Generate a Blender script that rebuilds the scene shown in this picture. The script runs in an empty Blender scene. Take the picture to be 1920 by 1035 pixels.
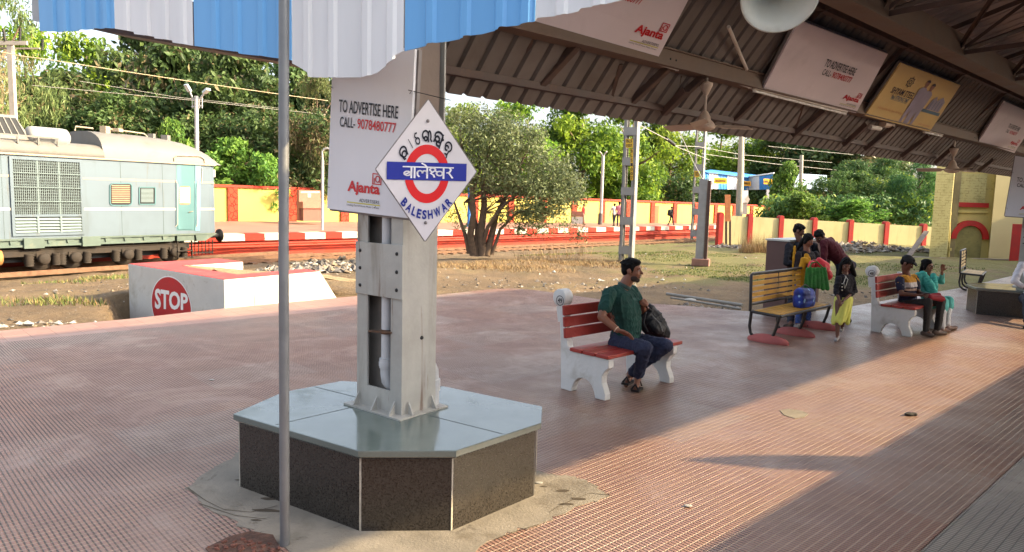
import bpy, bmesh, math, random
import numpy as np
from mathutils import Vector, Matrix
R_ = math.radians
SC = bpy.context.scene
COL = SC.collection
random.seed(7)
RNG = np.random.default_rng(11)

# ---------------- camera, world, sun, exposure ----------------
FPX, PX0, PY0, CAMH = 1360.0, 960.0, 517.5, 2.0
PITCH = math.atan((517.5 - 370.0) / FPX)
ROLL = R_(1.49)
CAMR = Matrix.Rotation(math.pi / 2 - PITCH, 3, 'X') @ Matrix.Rotation(ROLL, 3, 'Z')
cam_data = bpy.data.cameras.new("camera")
cam_data.sensor_width = 36.0
cam_data.lens = FPX / 1920.0 * 36.0
cam_data.clip_start = 0.05
cam_data.clip_end = 3000.0
cam = bpy.data.objects.new("camera", cam_data)
COL.objects.link(cam)
cam.matrix_world = Matrix.Translation((0, 0, CAMH)) @ CAMR.to_4x4()
SC.camera = cam

SUN_EL = R_(28.5)
SUN_AZ = R_(-6.0)          # measured from +X, counter-clockwise
SDIR = Vector((math.cos(SUN_EL) * math.cos(SUN_AZ), math.cos(SUN_EL) * math.sin(SUN_AZ), math.sin(SUN_EL)))
W = bpy.data.worlds.new("World"); SC.world = W; W.use_nodes = True
wn = W.node_tree.nodes; wl = W.node_tree.links
sky = wn.new("ShaderNodeTexSky"); sky.sky_type = 'NISHITA'; sky.sun_disc = False
sky.sun_elevation = SUN_EL
sky.sun_rotation = math.atan2(SDIR.x, SDIR.y)
sky.air_density = 1.0; sky.dust_density = 5.0; sky.ozone_density = 1.0
bg = wn["Background"]; bg.inputs[1].default_value = 0.15
haze = wn.new('ShaderNodeHueSaturation'); haze.inputs['Saturation'].default_value = 0.55   # milky, hazy sky
wl.new(sky.outputs[0], haze.inputs['Color']); wl.new(haze.outputs[0], bg.inputs[0])
sun_data = bpy.data.lights.new("sun", 'SUN'); sun_data.energy = 3.35; sun_data.angle = R_(0.55)
sun_data.color = (1.0, 0.78, 0.455)
sun = bpy.data.objects.new("sun", sun_data); COL.objects.link(sun)
sun.rotation_euler = SDIR.to_track_quat('Z', 'Y').to_euler()
sun.location = SDIR * 60
SC.view_settings.view_transform = 'Standard'; SC.view_settings.look = 'None'
SC.view_settings.exposure = 1.9; SC.view_settings.gamma = 1.0
try:
    SC.cycles.max_bounces = 8; SC.cycles.use_denoising = True
except Exception:
    pass

# ---------------- pixel -> world helpers (calibrated camera) ----------------
def ray(px, py):
    return CAMR @ Vector(((px - PX0) / FPX, (PY0 - py) / FPX, -1.0))
CAMP = Vector((0, 0, CAMH))
def G(px, py, z=0.0):                     # point on the horizontal plane at height z
    d = ray(px, py); return CAMP + d * ((z - CAMH) / d.z)
def D(px, py, y):                         # point at depth y
    d = ray(px, py); return CAMP + d * (y / d.y)
def PL(px, py, p, n):                     # point on a plane
    d = ray(px, py); n = Vector(n); return CAMP + d * ((Vector(p) - CAMP).dot(n) / d.dot(n))
AX = Vector((0.7254, 0.6884, 0.0))        # along the platform
TV = Vector((-0.6884, 0.7254, 0.0))       # across it, away to the left
AXA = math.atan2(AX.y, AX.x)
ZU = Vector((0, 0, 1))
C0 = Vector((-0.78, 4.85, 0.0))           # foot of the near column
def CA(t, o, z):                          # canopy frame: t along, o outwards, z up
    return C0 + AX * t + TV * o + ZU * z

# ---------------- object helpers ----------------
def tag(o, label=None, cat=None, group=None, kind=None):
    if label: o['label'] = label
    if cat: o['category'] = cat; o['kind'] = 'thing'
    if group: o['group'] = group
    if kind: o['kind'] = kind
    return o
def empty(name, loc, rz=0.0, label=None, cat=None, group=None):
    o = bpy.data.objects.new(name, None); COL.objects.link(o)
    o.empty_display_size = 0.2
    o.location = loc; o.rotation_euler = (0, 0, rz)
    return tag(o, label, cat, group)
def root_offset(o):
    v = Vector((0, 0, 0))
    while o is not None:
        v += o.location; o = o.parent
    return v
def copy_tree(o, parent=None):
    c = o.copy(); COL.objects.link(c); c.parent = parent
    for ch in list(o.children): copy_tree(ch, c)
    return c

class MB:
    def __init__(s): s.v = []; s.f = []; s.m = []; s.s = []
    def add(s, vs, fs, mi=0, sm=False):
        b = len(s.v); s.v += [tuple(v) for v in vs]
        for f in fs:
            s.f.append([i + b for i in f]); s.m.append(mi); s.s.append(sm)
        return s
    def obox(s, p, a, b, c, mi=0):        # corner and three edge vectors
        p, a, b, c = Vector(p), Vector(a), Vector(b), Vector(c)
        vs = [p, p + a, p + a + b, p + b, p + c, p + a + c, p + a + b + c, p + b + c]
        fs = [(0, 3, 2, 1), (4, 5, 6, 7), (0, 1, 5, 4), (1, 2, 6, 5), (2, 3, 7, 6), (3, 0, 4, 7)]
        if a.cross(b).dot(c) < 0: fs = [f[::-1] for f in fs]
        return s.add(vs, fs, mi)
    def box(s, c, size, rz=0.0, mi=0):
        c = Vector(c); m = Matrix.Rotation(rz, 3, 'Z')
        a, b, d = m @ Vector((size[0], 0, 0)), m @ Vector((0, size[1], 0)), Vector((0, 0, size[2]))
        return s.obox(c - a / 2 - b / 2 - d / 2, a, b, d, mi)
    def bar(s, p, q, w, h, up=None, mi=0):
        p, q = Vector(p), Vector(q); d = (q - p)
        up = Vector(up) if up is not None else (Vector((0, 0, 1)) if abs(d.normalized().z) < 0.95 else Vector((1, 0, 0)))
        x = d.cross(up).normalized(); y = x.cross(d).normalized()
        return s.obox(p - x * w / 2 - y * h / 2, x * w, y * h, d, mi)
    def angle(s, p, q, w, up=None, t=0.008, mi=0):   # steel angle section
        s.bar(p, q, w, t, up, mi)
        d = (Vector(q) - Vector(p)); u = Vector(up) if up is not None else Vector((0, 0, 1))
        x = d.cross(u).normalized() * (w / 2); y = x.cross(d).normalized() * (w / 2)
        return s.bar(Vector(p) + x + y, Vector(q) + x + y, t, w, up, mi)
    def prism(s, poly, ext, mi=0):
        poly = [Vector(p) for p in poly]; ext = Vector(ext); n = len(poly)
        nrm = Vector((0, 0, 0))
        for i in range(n): nrm += poly[i].cross(poly[(i + 1) % n])
        if nrm.dot(ext) > 0: poly = poly[::-1]
        vs = poly + [p + ext for p in poly]
        fs = [list(range(n)), list(range(2 * n - 1, n - 1, -1))]
        fs += [(i, i + n, (i + 1) % n + n, (i + 1) % n) for i in range(n)]
        return s.add(vs, fs, mi)
    def tube(s, pts, r, n=10, mi=0, sm=True, caps=True):
        pts = [Vector(p) for p in pts]; k = len(pts)
        rs = r if isinstance(r, (list, tuple)) else [r] * k
        vs = []; fs = []
        prevx = None
        for i, p in enumerate(pts):
            d = (pts[min(i + 1, k - 1)] - pts[max(i - 1, 0)]).normalized()
            ref = prevx if prevx is not None else (Vector((0, 0, 1)) if abs(d.z) < 0.9 else Vector((1, 0, 0)))
            if prevx is None: x = d.cross(ref).normalized()
            else: x = (ref - d * ref.dot(d)).normalized()
            prevx = x; y = d.cross(x)
            for j in range(n):
                a = 2 * math.pi * j / n
                vs.append(p + (x * math.cos(a) + y * math.sin(a)) * rs[i])
        for i in range(k - 1):
            for j in range(n):
                fs.append((i * n + j, i * n + (j + 1) % n, (i + 1) * n + (j + 1) % n, (i + 1) * n + j))
        s.add(vs, fs, mi, sm)
        if caps: s.add(vs[:n][::-1], [range(n)], mi); s.add(vs[-n:], [range(n)], mi)
        return s
    def lathe(s, prof, o, ax=(0, 0, 1), n=24, mi=0, sm=True):   # prof: (radius, distance along ax)
        o = Vector(o); ax = Vector(ax).normalized()
        x = ax.cross(Vector((0, 0, 1)) if abs(ax.z) < 0.9 else Vector((1, 0, 0))).normalized(); y = ax.cross(x)
        vs = []; fs = []
        for (r, h) in prof:
            for j in range(n):
                a = 2 * math.pi * j / n
                vs.append(o + ax * h + (x * math.cos(a) + y * math.sin(a)) * r)
        for i in range(len(prof) - 1):
            for j in range(n):
                fs.append((i * n + j, i * n + (j + 1) % n, (i + 1) * n + (j + 1) % n, (i + 1) * n + j))
        return s.add(vs, fs, mi, sm)
    def disc(s, c, nrm, r, n=24, r0=0.0, mi=0):
        c = Vector(c); nrm = Vector(nrm).normalized()
        x = nrm.cross(Vector((0, 0, 1)) if abs(nrm.z) < 0.9 else Vector((1, 0, 0))).normalized(); y = nrm.cross(x)
        vs = [c + (x * math.cos(2 * math.pi * j / n) + y * math.sin(2 * math.pi * j / n)) * r for j in range(n)]
        if r0 <= 0: return s.add(vs, [range(n)], mi)
        vs += [c + (x * math.cos(2 * math.pi * j / n) + y * math.sin(2 * math.pi * j / n)) * r0 for j in range(n)]
        return s.add(vs, [(j, (j + 1) % n, n + (j + 1) % n, n + j) for j in range(n)], mi)
    def ell(s, c, rad, R=None, n=12, mi=0):
        c = Vector(c); vs = []; fs = []; k = n // 2
        for i in range(1, k):
            th = math.pi * i / k
            for j in range(n):
                ph = 2 * math.pi * j / n
                p = Vector((rad[0] * math.sin(th) * math.cos(ph), rad[1] * math.sin(th) * math.sin(ph), rad[2] * math.cos(th)))
                vs.append(c + (R @ p if R is not None else p))
        top = Vector((0, 0, rad[2])); 
        vs.append(c + (R @ top if R is not None else top)); vs.append(c - (R @ top if R is not None else top))
        T = len(vs) - 2
        for i in range(k - 2):
            for j in range(n):
                fs.append((i * n + j, (i + 1) * n + j, (i + 1) * n + (j + 1) % n, i * n + (j + 1) % n))
        for j in range(n):
            fs.append((T, j, (j + 1) % n)); fs.append((T + 1, (k - 2) * n + (j + 1) % n, (k - 2) * n + j))
        return s.add(vs, fs, mi, True)
    def cap(s, p, q, r0, r1, n=10):       # tapered capsule (closed)
        p, q = Vector(p), Vector(q); d = q - p; L = d.length
        if L < 1e-5: return s.ell(p, (r0, r0, r0), None, n)
        d /= L
        prof = [(1e-4, -r0), (r0 * 0.5, -r0 * 0.87), (r0 * 0.87, -r0 * 0.5), (r0, 0), (r1, L), (r1 * 0.87, L + r1 * 0.5), (r1 * 0.5, L + r1 * 0.87), (1e-4, L + r1)]
        b = len(s.v); s.lathe(prof, p, d, n)
        m = len(prof) * n
        s.f.append([b + j for j in range(n)][::-1]); s.m.append(0); s.s.append(True)
        s.f.append([b + m - n + j for j in range(n)]); s.m.append(0); s.s.append(True)
        return s
    def build(s, name, mats, parent=None, world=True, bevel=0.0, voxel=0.0, smooth=0, label=None, wrinkle=0.0):
        mats = mats if isinstance(mats, (list, tuple)) else [mats]
        off = root_offset(parent) if (world and parent is not None) else Vector((0, 0, 0))
        org = Vector((0, 0, 0))
        if parent is None and s.v:          # a thing of one mesh gets its origin at its own base
            a = np.array(s.v); org = Vector((float((a[:, 0].min() + a[:, 0].max()) / 2), float((a[:, 1].min() + a[:, 1].max()) / 2), float(a[:, 2].min())))
            off = org
        me = bpy.data.meshes.new(name)
        a = np.array(s.v) - np.array(off)
        me.from_pydata(a.tolist(), [], s.f)
        me.polygons.foreach_set('material_index', s.m)
        me.polygons.foreach_set('use_smooth', s.s)
        for m in mats: me.materials.append(m)
        me.update()
        o = bpy.data.objects.new(name, me); COL.objects.link(o)
        if parent is not None: o.parent = parent
        else: o.location = org
        if label: o['label'] = label
        if voxel:
            md = o.modifiers.new('r', 'REMESH'); md.mode = 'VOXEL'; md.voxel_size = voxel; md.use_smooth_shade = True
            if smooth:
                m2 = o.modifiers.new('s', 'SMOOTH'); m2.factor = 0.5; m2.iterations = smooth
            bake(o, mats)
            if wrinkle: crease(o, wrinkle)
        if bevel:
            md = o.modifiers.new('b', 'BEVEL'); md.width = bevel; md.segments = 2; md.limit_method = 'ANGLE'; md.angle_limit = R_(40)
        return o
def bake(o, mats):
    dg = bpy.context.evaluated_depsgraph_get()
    me = bpy.data.meshes.new_from_object(o.evaluated_get(dg))
    old = o.data; o.modifiers.clear(); o.data = me; bpy.data.meshes.remove(old)
    me.materials.clear()
    for m in mats: me.materials.append(m)
    me.polygons.foreach_set('use_smooth', [True] * len(me.polygons))

def crease(o, amp):                        # soft folds of cloth, pushed along the normals
    me = o.data; n = len(me.vertices); co = np.empty(n * 3); no = np.empty(n * 3)
    me.vertices.foreach_get('co', co); me.vertices.foreach_get('normal', no); co = co.reshape(-1, 3); no = no.reshape(-1, 3)
    rg = np.random.default_rng(n); h = np.zeros(n)
    for f, a in ((22, .5), (38, .32), (70, .18)):
        k = rg.normal(size=3) * f * .6; k[2] *= .75; q = rg.normal(size=3) * f * .35
        h += a * (1 - np.abs(np.sin(co @ k + 1.8 * np.sin(co @ q + rg.random() * 6)))) ** 2
    co += no * ((h - h.mean()) * amp)[:, None]
    me.vertices.foreach_set('co', co.ravel()); me.update()

# ---------------- materials ----------------
def srgb(r, g, b):
    f = lambda c: (c / 255.0) / 12.92 if c / 255.0 <= 0.04045 else ((c / 255.0 + 0.055) / 1.055) ** 2.4
    return (f(r), f(g), f(b))
class NT:
    def __init__(s, name):
        s.mat = bpy.data.materials.new(name); s.mat.use_nodes = True
        s.n = s.mat.node_tree.nodes; s.l = s.mat.node_tree.links
        s.bsdf = s.n["Principled BSDF"]
    def new(s, t, **kw):
        x = s.n.new(t)
        for k, v in kw.items(): setattr(x, k, v)
        return x
    def set(s, sock, v):
        if hasattr(v, 'is_linked'): s.l.new(v, sock)
        else:
            if isinstance(v, (tuple, list)) and len(v) == 3 and len(sock.default_value) == 4: v = (*v, 1.0)
            sock.default_value = v
    def math(s, op, a, b=0.0, c=None, clamp=False):
        x = s.new("ShaderNodeMath", operation=op, use_clamp=clamp)
        s.set(x.inputs[0], a); s.set(x.inputs[1], b)
        if c is not None: s.set(x.inputs[2], c)
        return x.outputs[0]
    def coord(s, kind='Object'):
        return s.new("ShaderNodeTexCoord").outputs[kind]
    def noise(s, scale, detail=4, rough=0.55, vec=None, dist=0.0):
        x = s.new("ShaderNodeTexNoise"); s.set(x.inputs['Scale'], scale); x.inputs['Detail'].default_value = detail
        x.inputs['Roughness'].default_value = rough; x.inputs['Distortion'].default_value = dist
        s.l.new(vec if vec is not None else s.coord(), x.inputs['Vector'])
        return x.outputs[0]
    def ramp(s, fac, lo, hi, a=0.0, b=1.0):
        x = s.new("ShaderNodeMapRange"); x.interpolation_type = 'SMOOTHSTEP'
        s.set(x.inputs[0], fac); x.inputs[1].default_value = lo; x.inputs[2].default_value = hi
        x.inputs[3].default_value = a; x.inputs[4].default_value = b
        return x.outputs[0]
    def mix(s, fac, a, b):
        x = s.new("ShaderNodeMix", data_type='RGBA')
        s.set(x.inputs[0], fac); s.set(x.inputs[6], a); s.set(x.inputs[7], b)
        return x.outputs[2]
    def bump(s, h, dist, strength=1.0, normal=None):
        x = s.new("ShaderNodeBump"); x.inputs['Strength'].default_value = strength; x.inputs['Distance'].default_value = dist
        s.l.new(h, x.inputs['Height'])
        if normal is not None: s.l.new(normal, x.inputs['Normal'])
        return x.outputs[0]
    def sep(s, v):
        x = s.new("ShaderNodeSeparateXYZ"); s.l.new(v, x.inputs[0]); return x.outputs
    def scaled(s, v, sc, rot=(0, 0, 0)):
        x = s.new("ShaderNodeMapping"); x.inputs['Scale'].default_value = sc; x.inputs['Rotation'].default_value = rot
        s.l.new(v, x.inputs[0]); return x.outputs[0]
    def out(s, col=None, rough=None, metal=None, spec=None, normal=None):
        i = s.bsdf.inputs
        if col is not None: s.set(i['Base Color'], col)
        if rough is not None: s.set(i['Roughness'], rough)
        if metal is not None: s.set(i['Metallic'], metal)
        if spec is not None: s.set(i['Specular IOR Level'], spec)
        if normal is not None: s.l.new(normal, i['Normal'])
        return s.mat
def shade(c, k): return tuple(max(0.0, min(1.0, x * k)) for x in c)
_MC = {}
def mat(name, col, rough=0.6, var=0.18, scale=5.0, bump=0.0, bscale=60.0, metal=0.0, spec=0.4, stain=None, samt=0.5, sscale=2.0, streak=False, stain2=None):
    if name in _MC: return _MC[name]
    t = NT(name)
    n1 = t.noise(scale, 6, 0.6)
    c = t.mix(t.ramp(n1, 0.3, 0.7), shade(col, 1 - var), shade(col, 1 + var))
    if stain is not None:
        v = t.coord()
        if streak: v = t.scaled(v, (1, 1, 0.12))
        n2 = t.noise(sscale, 7, 0.65, v, 0.3)
        c = t.mix(t.math('MULTIPLY', t.ramp(n2, 0.5, 0.72), samt), c, stain)
        if stain2 is not None:
            n4 = t.noise(sscale * 2.7, 7, 0.7, v, 0.6)
            c = t.mix(t.math('MULTIPLY', t.ramp(n4, 0.58, 0.72), samt), c, stain2)
    n3 = t.noise(bscale, 4, 0.6)
    r = t.ramp(n1, 0.2, 0.8, max(0.05, rough - 0.1), min(1.0, rough + 0.1))
    nm = t.bump(n3, bump, 1.0) if bump > 0 else None
    _MC[name] = t.out(c, r, metal, spec, nm)
    return _MC[name]

# ---------------- lettering ----------------
def glyphs(body, bold=0.0, spacing=1.0):
    cu = bpy.data.curves.new('t', 'FONT'); cu.body = body; cu.size = 1.0; cu.offset = bold; cu.resolution_u = 3
    cu.space_character = spacing
    o = bpy.data.objects.new('t', cu); COL.objects.link(o)
    dg = bpy.context.evaluated_depsgraph_get()
    me = bpy.data.meshes.new_from_object(o.evaluated_get(dg))
    vs = [Vector(v.co) for v in me.vertices]; fs = [list(p.vertices) for p in me.polygons]
    bpy.data.objects.remove(o); bpy.data.curves.remove(cu); bpy.data.meshes.remove(me)
    return vs, fs
def text_into(mb, body, o, xd, yd, w, h, bold=0.0, mi=0, slant=0.0, lift=(0, 0, 0), fn=None):
    """Letters stretched into the box at o spanned by unit directions xd, yd of size w x h."""
    vs, fs = glyphs(body, bold)
    if not vs: return
    x0 = min(v.x for v in vs); x1 = max(v.x for v in vs); y0 = min(v.y for v in vs); y1 = max(v.y for v in vs)
    o, xd, yd, lift = Vector(o), Vector(xd), Vector(yd), Vector(lift)
    P = []
    for v in vs:
        a = (v.x - x0) / max(1e-6, x1 - x0) * w; b = (v.y - y0) / max(1e-6, y1 - y0) * h
        if fn: P.append(fn(a, b) + lift)
        else: P.append(o + xd * (a + slant * b) + yd * b + lift)
    mb.add(P, fs, mi)
def stroke2d(paths, wd):                   # thick strokes in 2D -> list of quads and round joints
    vs, fs = [], []
    for path in paths:
        for i in range(len(path) - 1):
            a, b = Vector(path[i]), Vector(path[i + 1]); d = (b - a)
            if d.length < 1e-6: continue
            d.normalize(); nrm = Vector((-d.y, d.x)) * wd / 2; e = d * wd * 0.25
            k = len(vs); vs += [a - e + nrm, a - e - nrm, b + e - nrm, b + e + nrm]; fs.append([k, k + 1, k + 2, k + 3])
    return vs, fs
def arc2d(cx, cy, rx, ry, a0, a1, n=10):
    return [(cx + rx * math.cos(R_(a0 + (a1 - a0) * i / n)), cy + ry * math.sin(R_(a0 + (a1 - a0) * i / n))) for i in range(n + 1)]
# ================= ground and platform =================
T0 = Vector((-16.2, 22.9, 0)); TD = Vector((0.533, 0.846, 0)); TN = Vector((0.846, -0.533, 0))   # train side plane
FE = [Vector((-20.6, 22.7, 0)), Vector((-15.1, 31.1, 0)), Vector((-12.66, 33.1, 0)), Vector((18.2, 64.8, 0)), Vector((62, 109.8, 0))]
FW = [Vector((-34, 29.5, .1)), Vector((-24.0, 38.7, .1)), Vector((-17.4, 44.7, .1)), Vector((21.2, 80.0, -.28)), Vector((66, 121, -.5))]
_lat = RNG.random((64, 64))
def vnoise(x, y):
    xi = np.floor(x).astype(int); yi = np.floor(y).astype(int); fx = x - xi; fy = y - yi
    fx = fx * fx * (3 - 2 * fx); fy = fy * fy * (3 - 2 * fy)
    g = lambda a, b: _lat[a % 64, b % 64]
    return (g(xi, yi) * (1 - fx) + g(xi + 1, yi) * fx) * (1 - fy) + (g(xi, yi + 1) * (1 - fx) + g(xi + 1, yi + 1) * fx) * fy
def gz(x, y):
    x = np.asarray(x, float); y = np.asarray(y, float)
    dt = (x - T0.x) * TN.x + (y - T0.y) * TN.y
    a = np.clip((dt - 0.8) / 6.0, 0, 1); za = -0.85 + 0.53 * a * a * (3 - 2 * a)
    nx, ny = 0.716, -0.698
    dp = (x + 12.66) * nx + (y - 33.1) * ny
    b = np.clip((dp - 2.0) / 14.0, 0, 1); zb = -1.08 + 0.80 * b * b * (3 - 2 * b)
    z = np.minimum(za, zb)
    o = (x - C0.x) * TV.x + (y - C0.y) * TV.y
    near = np.clip((o - 8.2) / 2.0, 0, 1)
    amp = np.where(o > 7.5, 1.0, np.where(y > 17, 1.0, 0.3))
    n = (vnoise(x * 0.35, y * 0.35) - .5) * 0.10 + (vnoise(x * 1.3 + 9, y * 1.3) - .5) * 0.08 + (vnoise(x * 4 + 3, y * 4) - .5) * 0.05
    # sunken strip between the stop block and the platform
    ua = x / np.maximum(y, 1.0); pit = np.clip((ua + .556) / .008, 0, 1) * np.clip((-.36 - ua) / .014, 0, 1) * (o < 12.7) * (o > 7.4)
    fade = np.clip((120 - np.hypot(x, y)) / 60, 0, 1)
    return np.minimum(z + n * amp * fade, -0.13 + 0.0 * near) - .62 * pit
def gzs(x, y): return float(gz(np.array([x]), np.array([y]))[0])

def axis_list(lo, hi, step, far):
    a = list(np.arange(lo, hi + 1e-6, step)); k = step; v = hi
    while v < far: k *= 1.5; v += k; a.append(v)
    k = step; v = lo; b = []
    while v > -far: k *= 1.5; v -= k; b.append(v)
    return np.array(b[::-1] + a)
def ground_mat():
    t = NT('dirt_ground'); v = t.coord(); p = t.sep(v)
    n1 = t.noise(0.6, 8, 0.65, v); n2 = t.noise(3.5, 8, 0.7, v); n3 = t.noise(22, 6, 0.7, v)
    c = t.mix(t.ramp(n1, .35, .65), srgb(104, 88, 70), srgb(126, 106, 82))
    c = t.mix(t.math('MULTIPLY', t.ramp(n2, .45, .7), .8), c, srgb(92, 82, 70))
    c = t.mix(t.math('MULTIPLY', t.ramp(n3, .5, .75), .6), c, srgb(146, 132, 110))
    # grassy zone: beyond the platform on the right, and by the track
    n4 = t.noise(0.42, 6, 0.7, v, 0.4)
    gx = t.math('MULTIPLY', t.ramp(p[0], 1.5, 6.0), t.ramp(p[1], 18.0, 22.0))
    gm = t.math('MULTIPLY', t.ramp(t.math('ADD', n4, t.math('MULTIPLY', gx, .16)), .52, .66), t.math('ADD', t.math('MULTIPLY', gx, .42), .12))
    gcol = t.mix(t.ramp(n3, .3, .7), srgb(82, 92, 48), srgb(112, 120, 64))
    c = t.mix(gm, c, gcol)
    # white grit
    vo = t.new("ShaderNodeTexVoronoi"); vo.inputs['Scale'].default_value = 7.0; t.l.new(v, vo.inputs['Vector'])
    g1 = t.math('MULTIPLY', t.math('LESS_THAN', vo.outputs['Distance'], .11), t.math('GREATER_THAN', n2, .5))
    c = t.mix(t.math('MULTIPLY', g1, .7), c, srgb(172, 166, 156))
    h = t.math('ADD', t.math('MULTIPLY', n3, .5), n2)
    return t.out(c, .95, 0, .15, t.bump(h, .10, .9))
def build_ground():
    xs = axis_list(-30, 34, .2, 1600); ys = axis_list(8, 66, .2, 1600)
    X, Y = np.meshgrid(xs, ys); Z = gz(X, Y)
    nx, ny = len(xs), len(ys)
    vs = np.stack([X.ravel(), Y.ravel(), Z.ravel()], 1)
    i = np.arange(nx * ny).reshape(ny, nx)
    f = np.stack([i[:-1, :-1].ravel(), i[:-1, 1:].ravel(), i[1:, 1:].ravel(), i[1:, :-1].ravel()], 1)
    me = bpy.data.meshes.new('ground'); me.from_pydata(vs.tolist(), [], f.tolist())
    me.polygons.foreach_set('use_smooth', [True] * len(f)); me.materials.append(ground_mat()); me.update()
    o = bpy.data.objects.new('ground', me); COL.objects.link(o); o['kind'] = 'structure'; return o
build_ground()

def tile_mat(name, kind):
    t = NT(name)
    ge = t.new("ShaderNodeNewGeometry"); P = ge.outputs['Position']
    def dot(vec, off):
        x = t.new("ShaderNodeVectorMath", operation='DOT_PRODUCT'); t.l.new(P, x.inputs[0]); x.inputs[1].default_value = vec
        return t.math('ADD', x.outputs['Value'], off)
    a = dot(tuple(AX), -C0.dot(AX)); o = dot(tuple(TV), -C0.dot(TV))
    def groove(c, pitch, wd):            # 1 on the tile, 0 in the groove
        f = t.math('FRACT', t.math('DIVIDE', c, pitch))
        d = t.math('ABSOLUTE', t.math('SUBTRACT', f, .5))           # .5 at the groove
        return t.ramp(t.math('MULTIPLY', t.math('SUBTRACT', .5, d), pitch), 0.0008, wd)
    big = t.noise(0.35, 6, 0.6, P); mid = t.noise(1.6, 7, 0.65, P); fin = t.noise(30, 5, .65, P)
    wear = t.ramp(t.noise(0.9, 8, 0.75, P, 0.7), .47, .64)           # worn, cement-filled patches
    pa, po, wg = (.0290, .0530, .0070) if kind == 'red' else (.0300, .0560, .0068)
    ga = groove(a, pa, wg); go = groove(o, po, wg)
    gs = t.math('MINIMUM', groove(a, pa * 10, .0055), groove(o, po * 5, .0055))   # joints between tiles
    depth = t.math('SUBTRACT', 1.0, t.math('MULTIPLY', wear, .75))
    if kind == 'red':
        strip = t.math('MULTIPLY', t.math('GREATER_THAN', o, 6.95), t.math('LESS_THAN', a, 5.0))
        depth = t.math('MULTIPLY', depth, t.math('SUBTRACT', 1.0, strip))
    g = t.math('MINIMUM', t.math('SUBTRACT', 1.0, t.math('MULTIPLY', t.math('SUBTRACT', 1.0, t.math('MINIMUM', ga, go)), depth)), gs)
    # per-tile tint
    ca = t.math('FLOOR', t.math('DIVIDE', a, pa * 10)); co = t.math('FLOOR', t.math('DIVIDE', o, po * 5))
    cb = t.new("ShaderNodeCombineXYZ"); t.l.new(ca, cb.inputs[0]); t.l.new(co, cb.inputs[1])
    wnz = t.new("ShaderNodeTexWhiteNoise"); wnz.noise_dimensions = '2D'; t.l.new(cb.outputs[0], wnz.inputs['Vector'])
    if kind == 'red':
        c = t.mix(t.ramp(big, .35, .68), srgb(143, 104, 86), srgb(148, 118, 103))
        c = t.mix(t.math('MULTIPLY', t.ramp(mid, .45, .7), .40), c, srgb(138, 120, 110))
        c = t.mix(t.math('MULTIPLY', wear, .45), c, srgb(140, 126, 114))
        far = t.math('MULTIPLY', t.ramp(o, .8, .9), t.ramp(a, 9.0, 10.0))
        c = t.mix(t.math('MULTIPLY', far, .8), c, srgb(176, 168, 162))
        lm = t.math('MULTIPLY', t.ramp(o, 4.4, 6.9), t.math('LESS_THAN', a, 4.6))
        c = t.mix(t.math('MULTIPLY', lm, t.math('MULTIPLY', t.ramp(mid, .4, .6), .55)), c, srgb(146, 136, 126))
        c = t.mix(t.math('MULTIPLY', strip, .5), c, srgb(156, 116, 104))
    else:
        c = t.mix(t.ramp(mid, .35, .65), srgb(146, 138, 128), srgb(166, 158, 148))
    c = t.mix(t.math('MULTIPLY', wnz.outputs['Value'], .34), c, srgb(120, 84, 78) if kind == 'red' else srgb(120, 112, 106))
    cb2 = t.new("ShaderNodeCombineXYZ"); t.l.new(t.math('FLOOR', t.math('DIVIDE', a, pa * 40)), cb2.inputs[0]); t.l.new(t.math('FLOOR', t.math('DIVIDE', o, po * 15)), cb2.inputs[1])
    wn2 = t.new("ShaderNodeTexWhiteNoise"); wn2.noise_dimensions = '2D'; t.l.new(cb2.outputs[0], wn2.inputs['Vector'])
    c = t.mix(t.math('MULTIPLY', t.math('GREATER_THAN', wn2.outputs['Value'], .72), .28), c, srgb(150, 138, 128) if kind == 'red' else srgb(130, 122, 116))
    c = t.mix(t.math('MULTIPLY', t.ramp(fin, .52, .8), .35), c, shade(srgb(120, 100, 92), 1.0))
    vs_ = t.new('ShaderNodeTexVoronoi'); vs_.inputs['Scale'].default_value = 1.9; t.l.new(P, vs_.inputs['Vector'])
    sc_ = t.new('ShaderNodeSeparateColor'); t.l.new(vs_.outputs['Color'], sc_.inputs[0])
    spot = t.math('MULTIPLY', t.ramp(t.math('ADD', vs_.outputs['Distance'], t.math('MULTIPLY', t.math('SUBTRACT', fin, .5), .10)), .02, .05, 1, 0), t.math('GREATER_THAN', sc_.outputs[0], .62))
    c = t.mix(t.math('MULTIPLY', spot, .6), c, srgb(70, 52, 46))
    dirt = t.noise(2.2, 8, .75, P, .8)
    c = t.mix(t.math('MULTIPLY', t.ramp(dirt, .62, .78), .5), c, srgb(84, 72, 68))
    dk = t.math('MULTIPLY', t.math('SUBTRACT', 1.0, t.math('MINIMUM', ga, gs)), depth)
    do = t.math('MULTIPLY', t.math('MULTIPLY', t.math('SUBTRACT', 1.0, go), depth), t.ramp(o, .2, 2.2, .12, .8) if kind == 'red' else .75)  # long grooves also painted less dark on the sunlit side
    c = t.mix(t.math('MAXIMUM', dk, do), c, srgb(58, 44, 38) if kind == 'red' else srgb(70, 64, 60))
    if kind == 'red':                     # sunlit groove walls painted as pale long lines on the lit side
        lit_groove = t.math('MULTIPLY', t.math('MULTIPLY', t.math('SUBTRACT', 1.0, go), depth), t.ramp(o, .6, 1.8, .62, 0.0))
        c = t.mix(lit_groove, c, srgb(186, 160, 136))
    h = t.math('ADD', g, t.math('MULTIPLY', fin, .10))
    nm = t.bump(h, .0055, 1.0)
    r = t.math('ADD', t.ramp(mid, .3, .75, .28, .55), t.math('MULTIPLY', t.ramp(o, 1.5, 3.5), .14))
    return t.out(c, r, 0, .42, nm)
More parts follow.
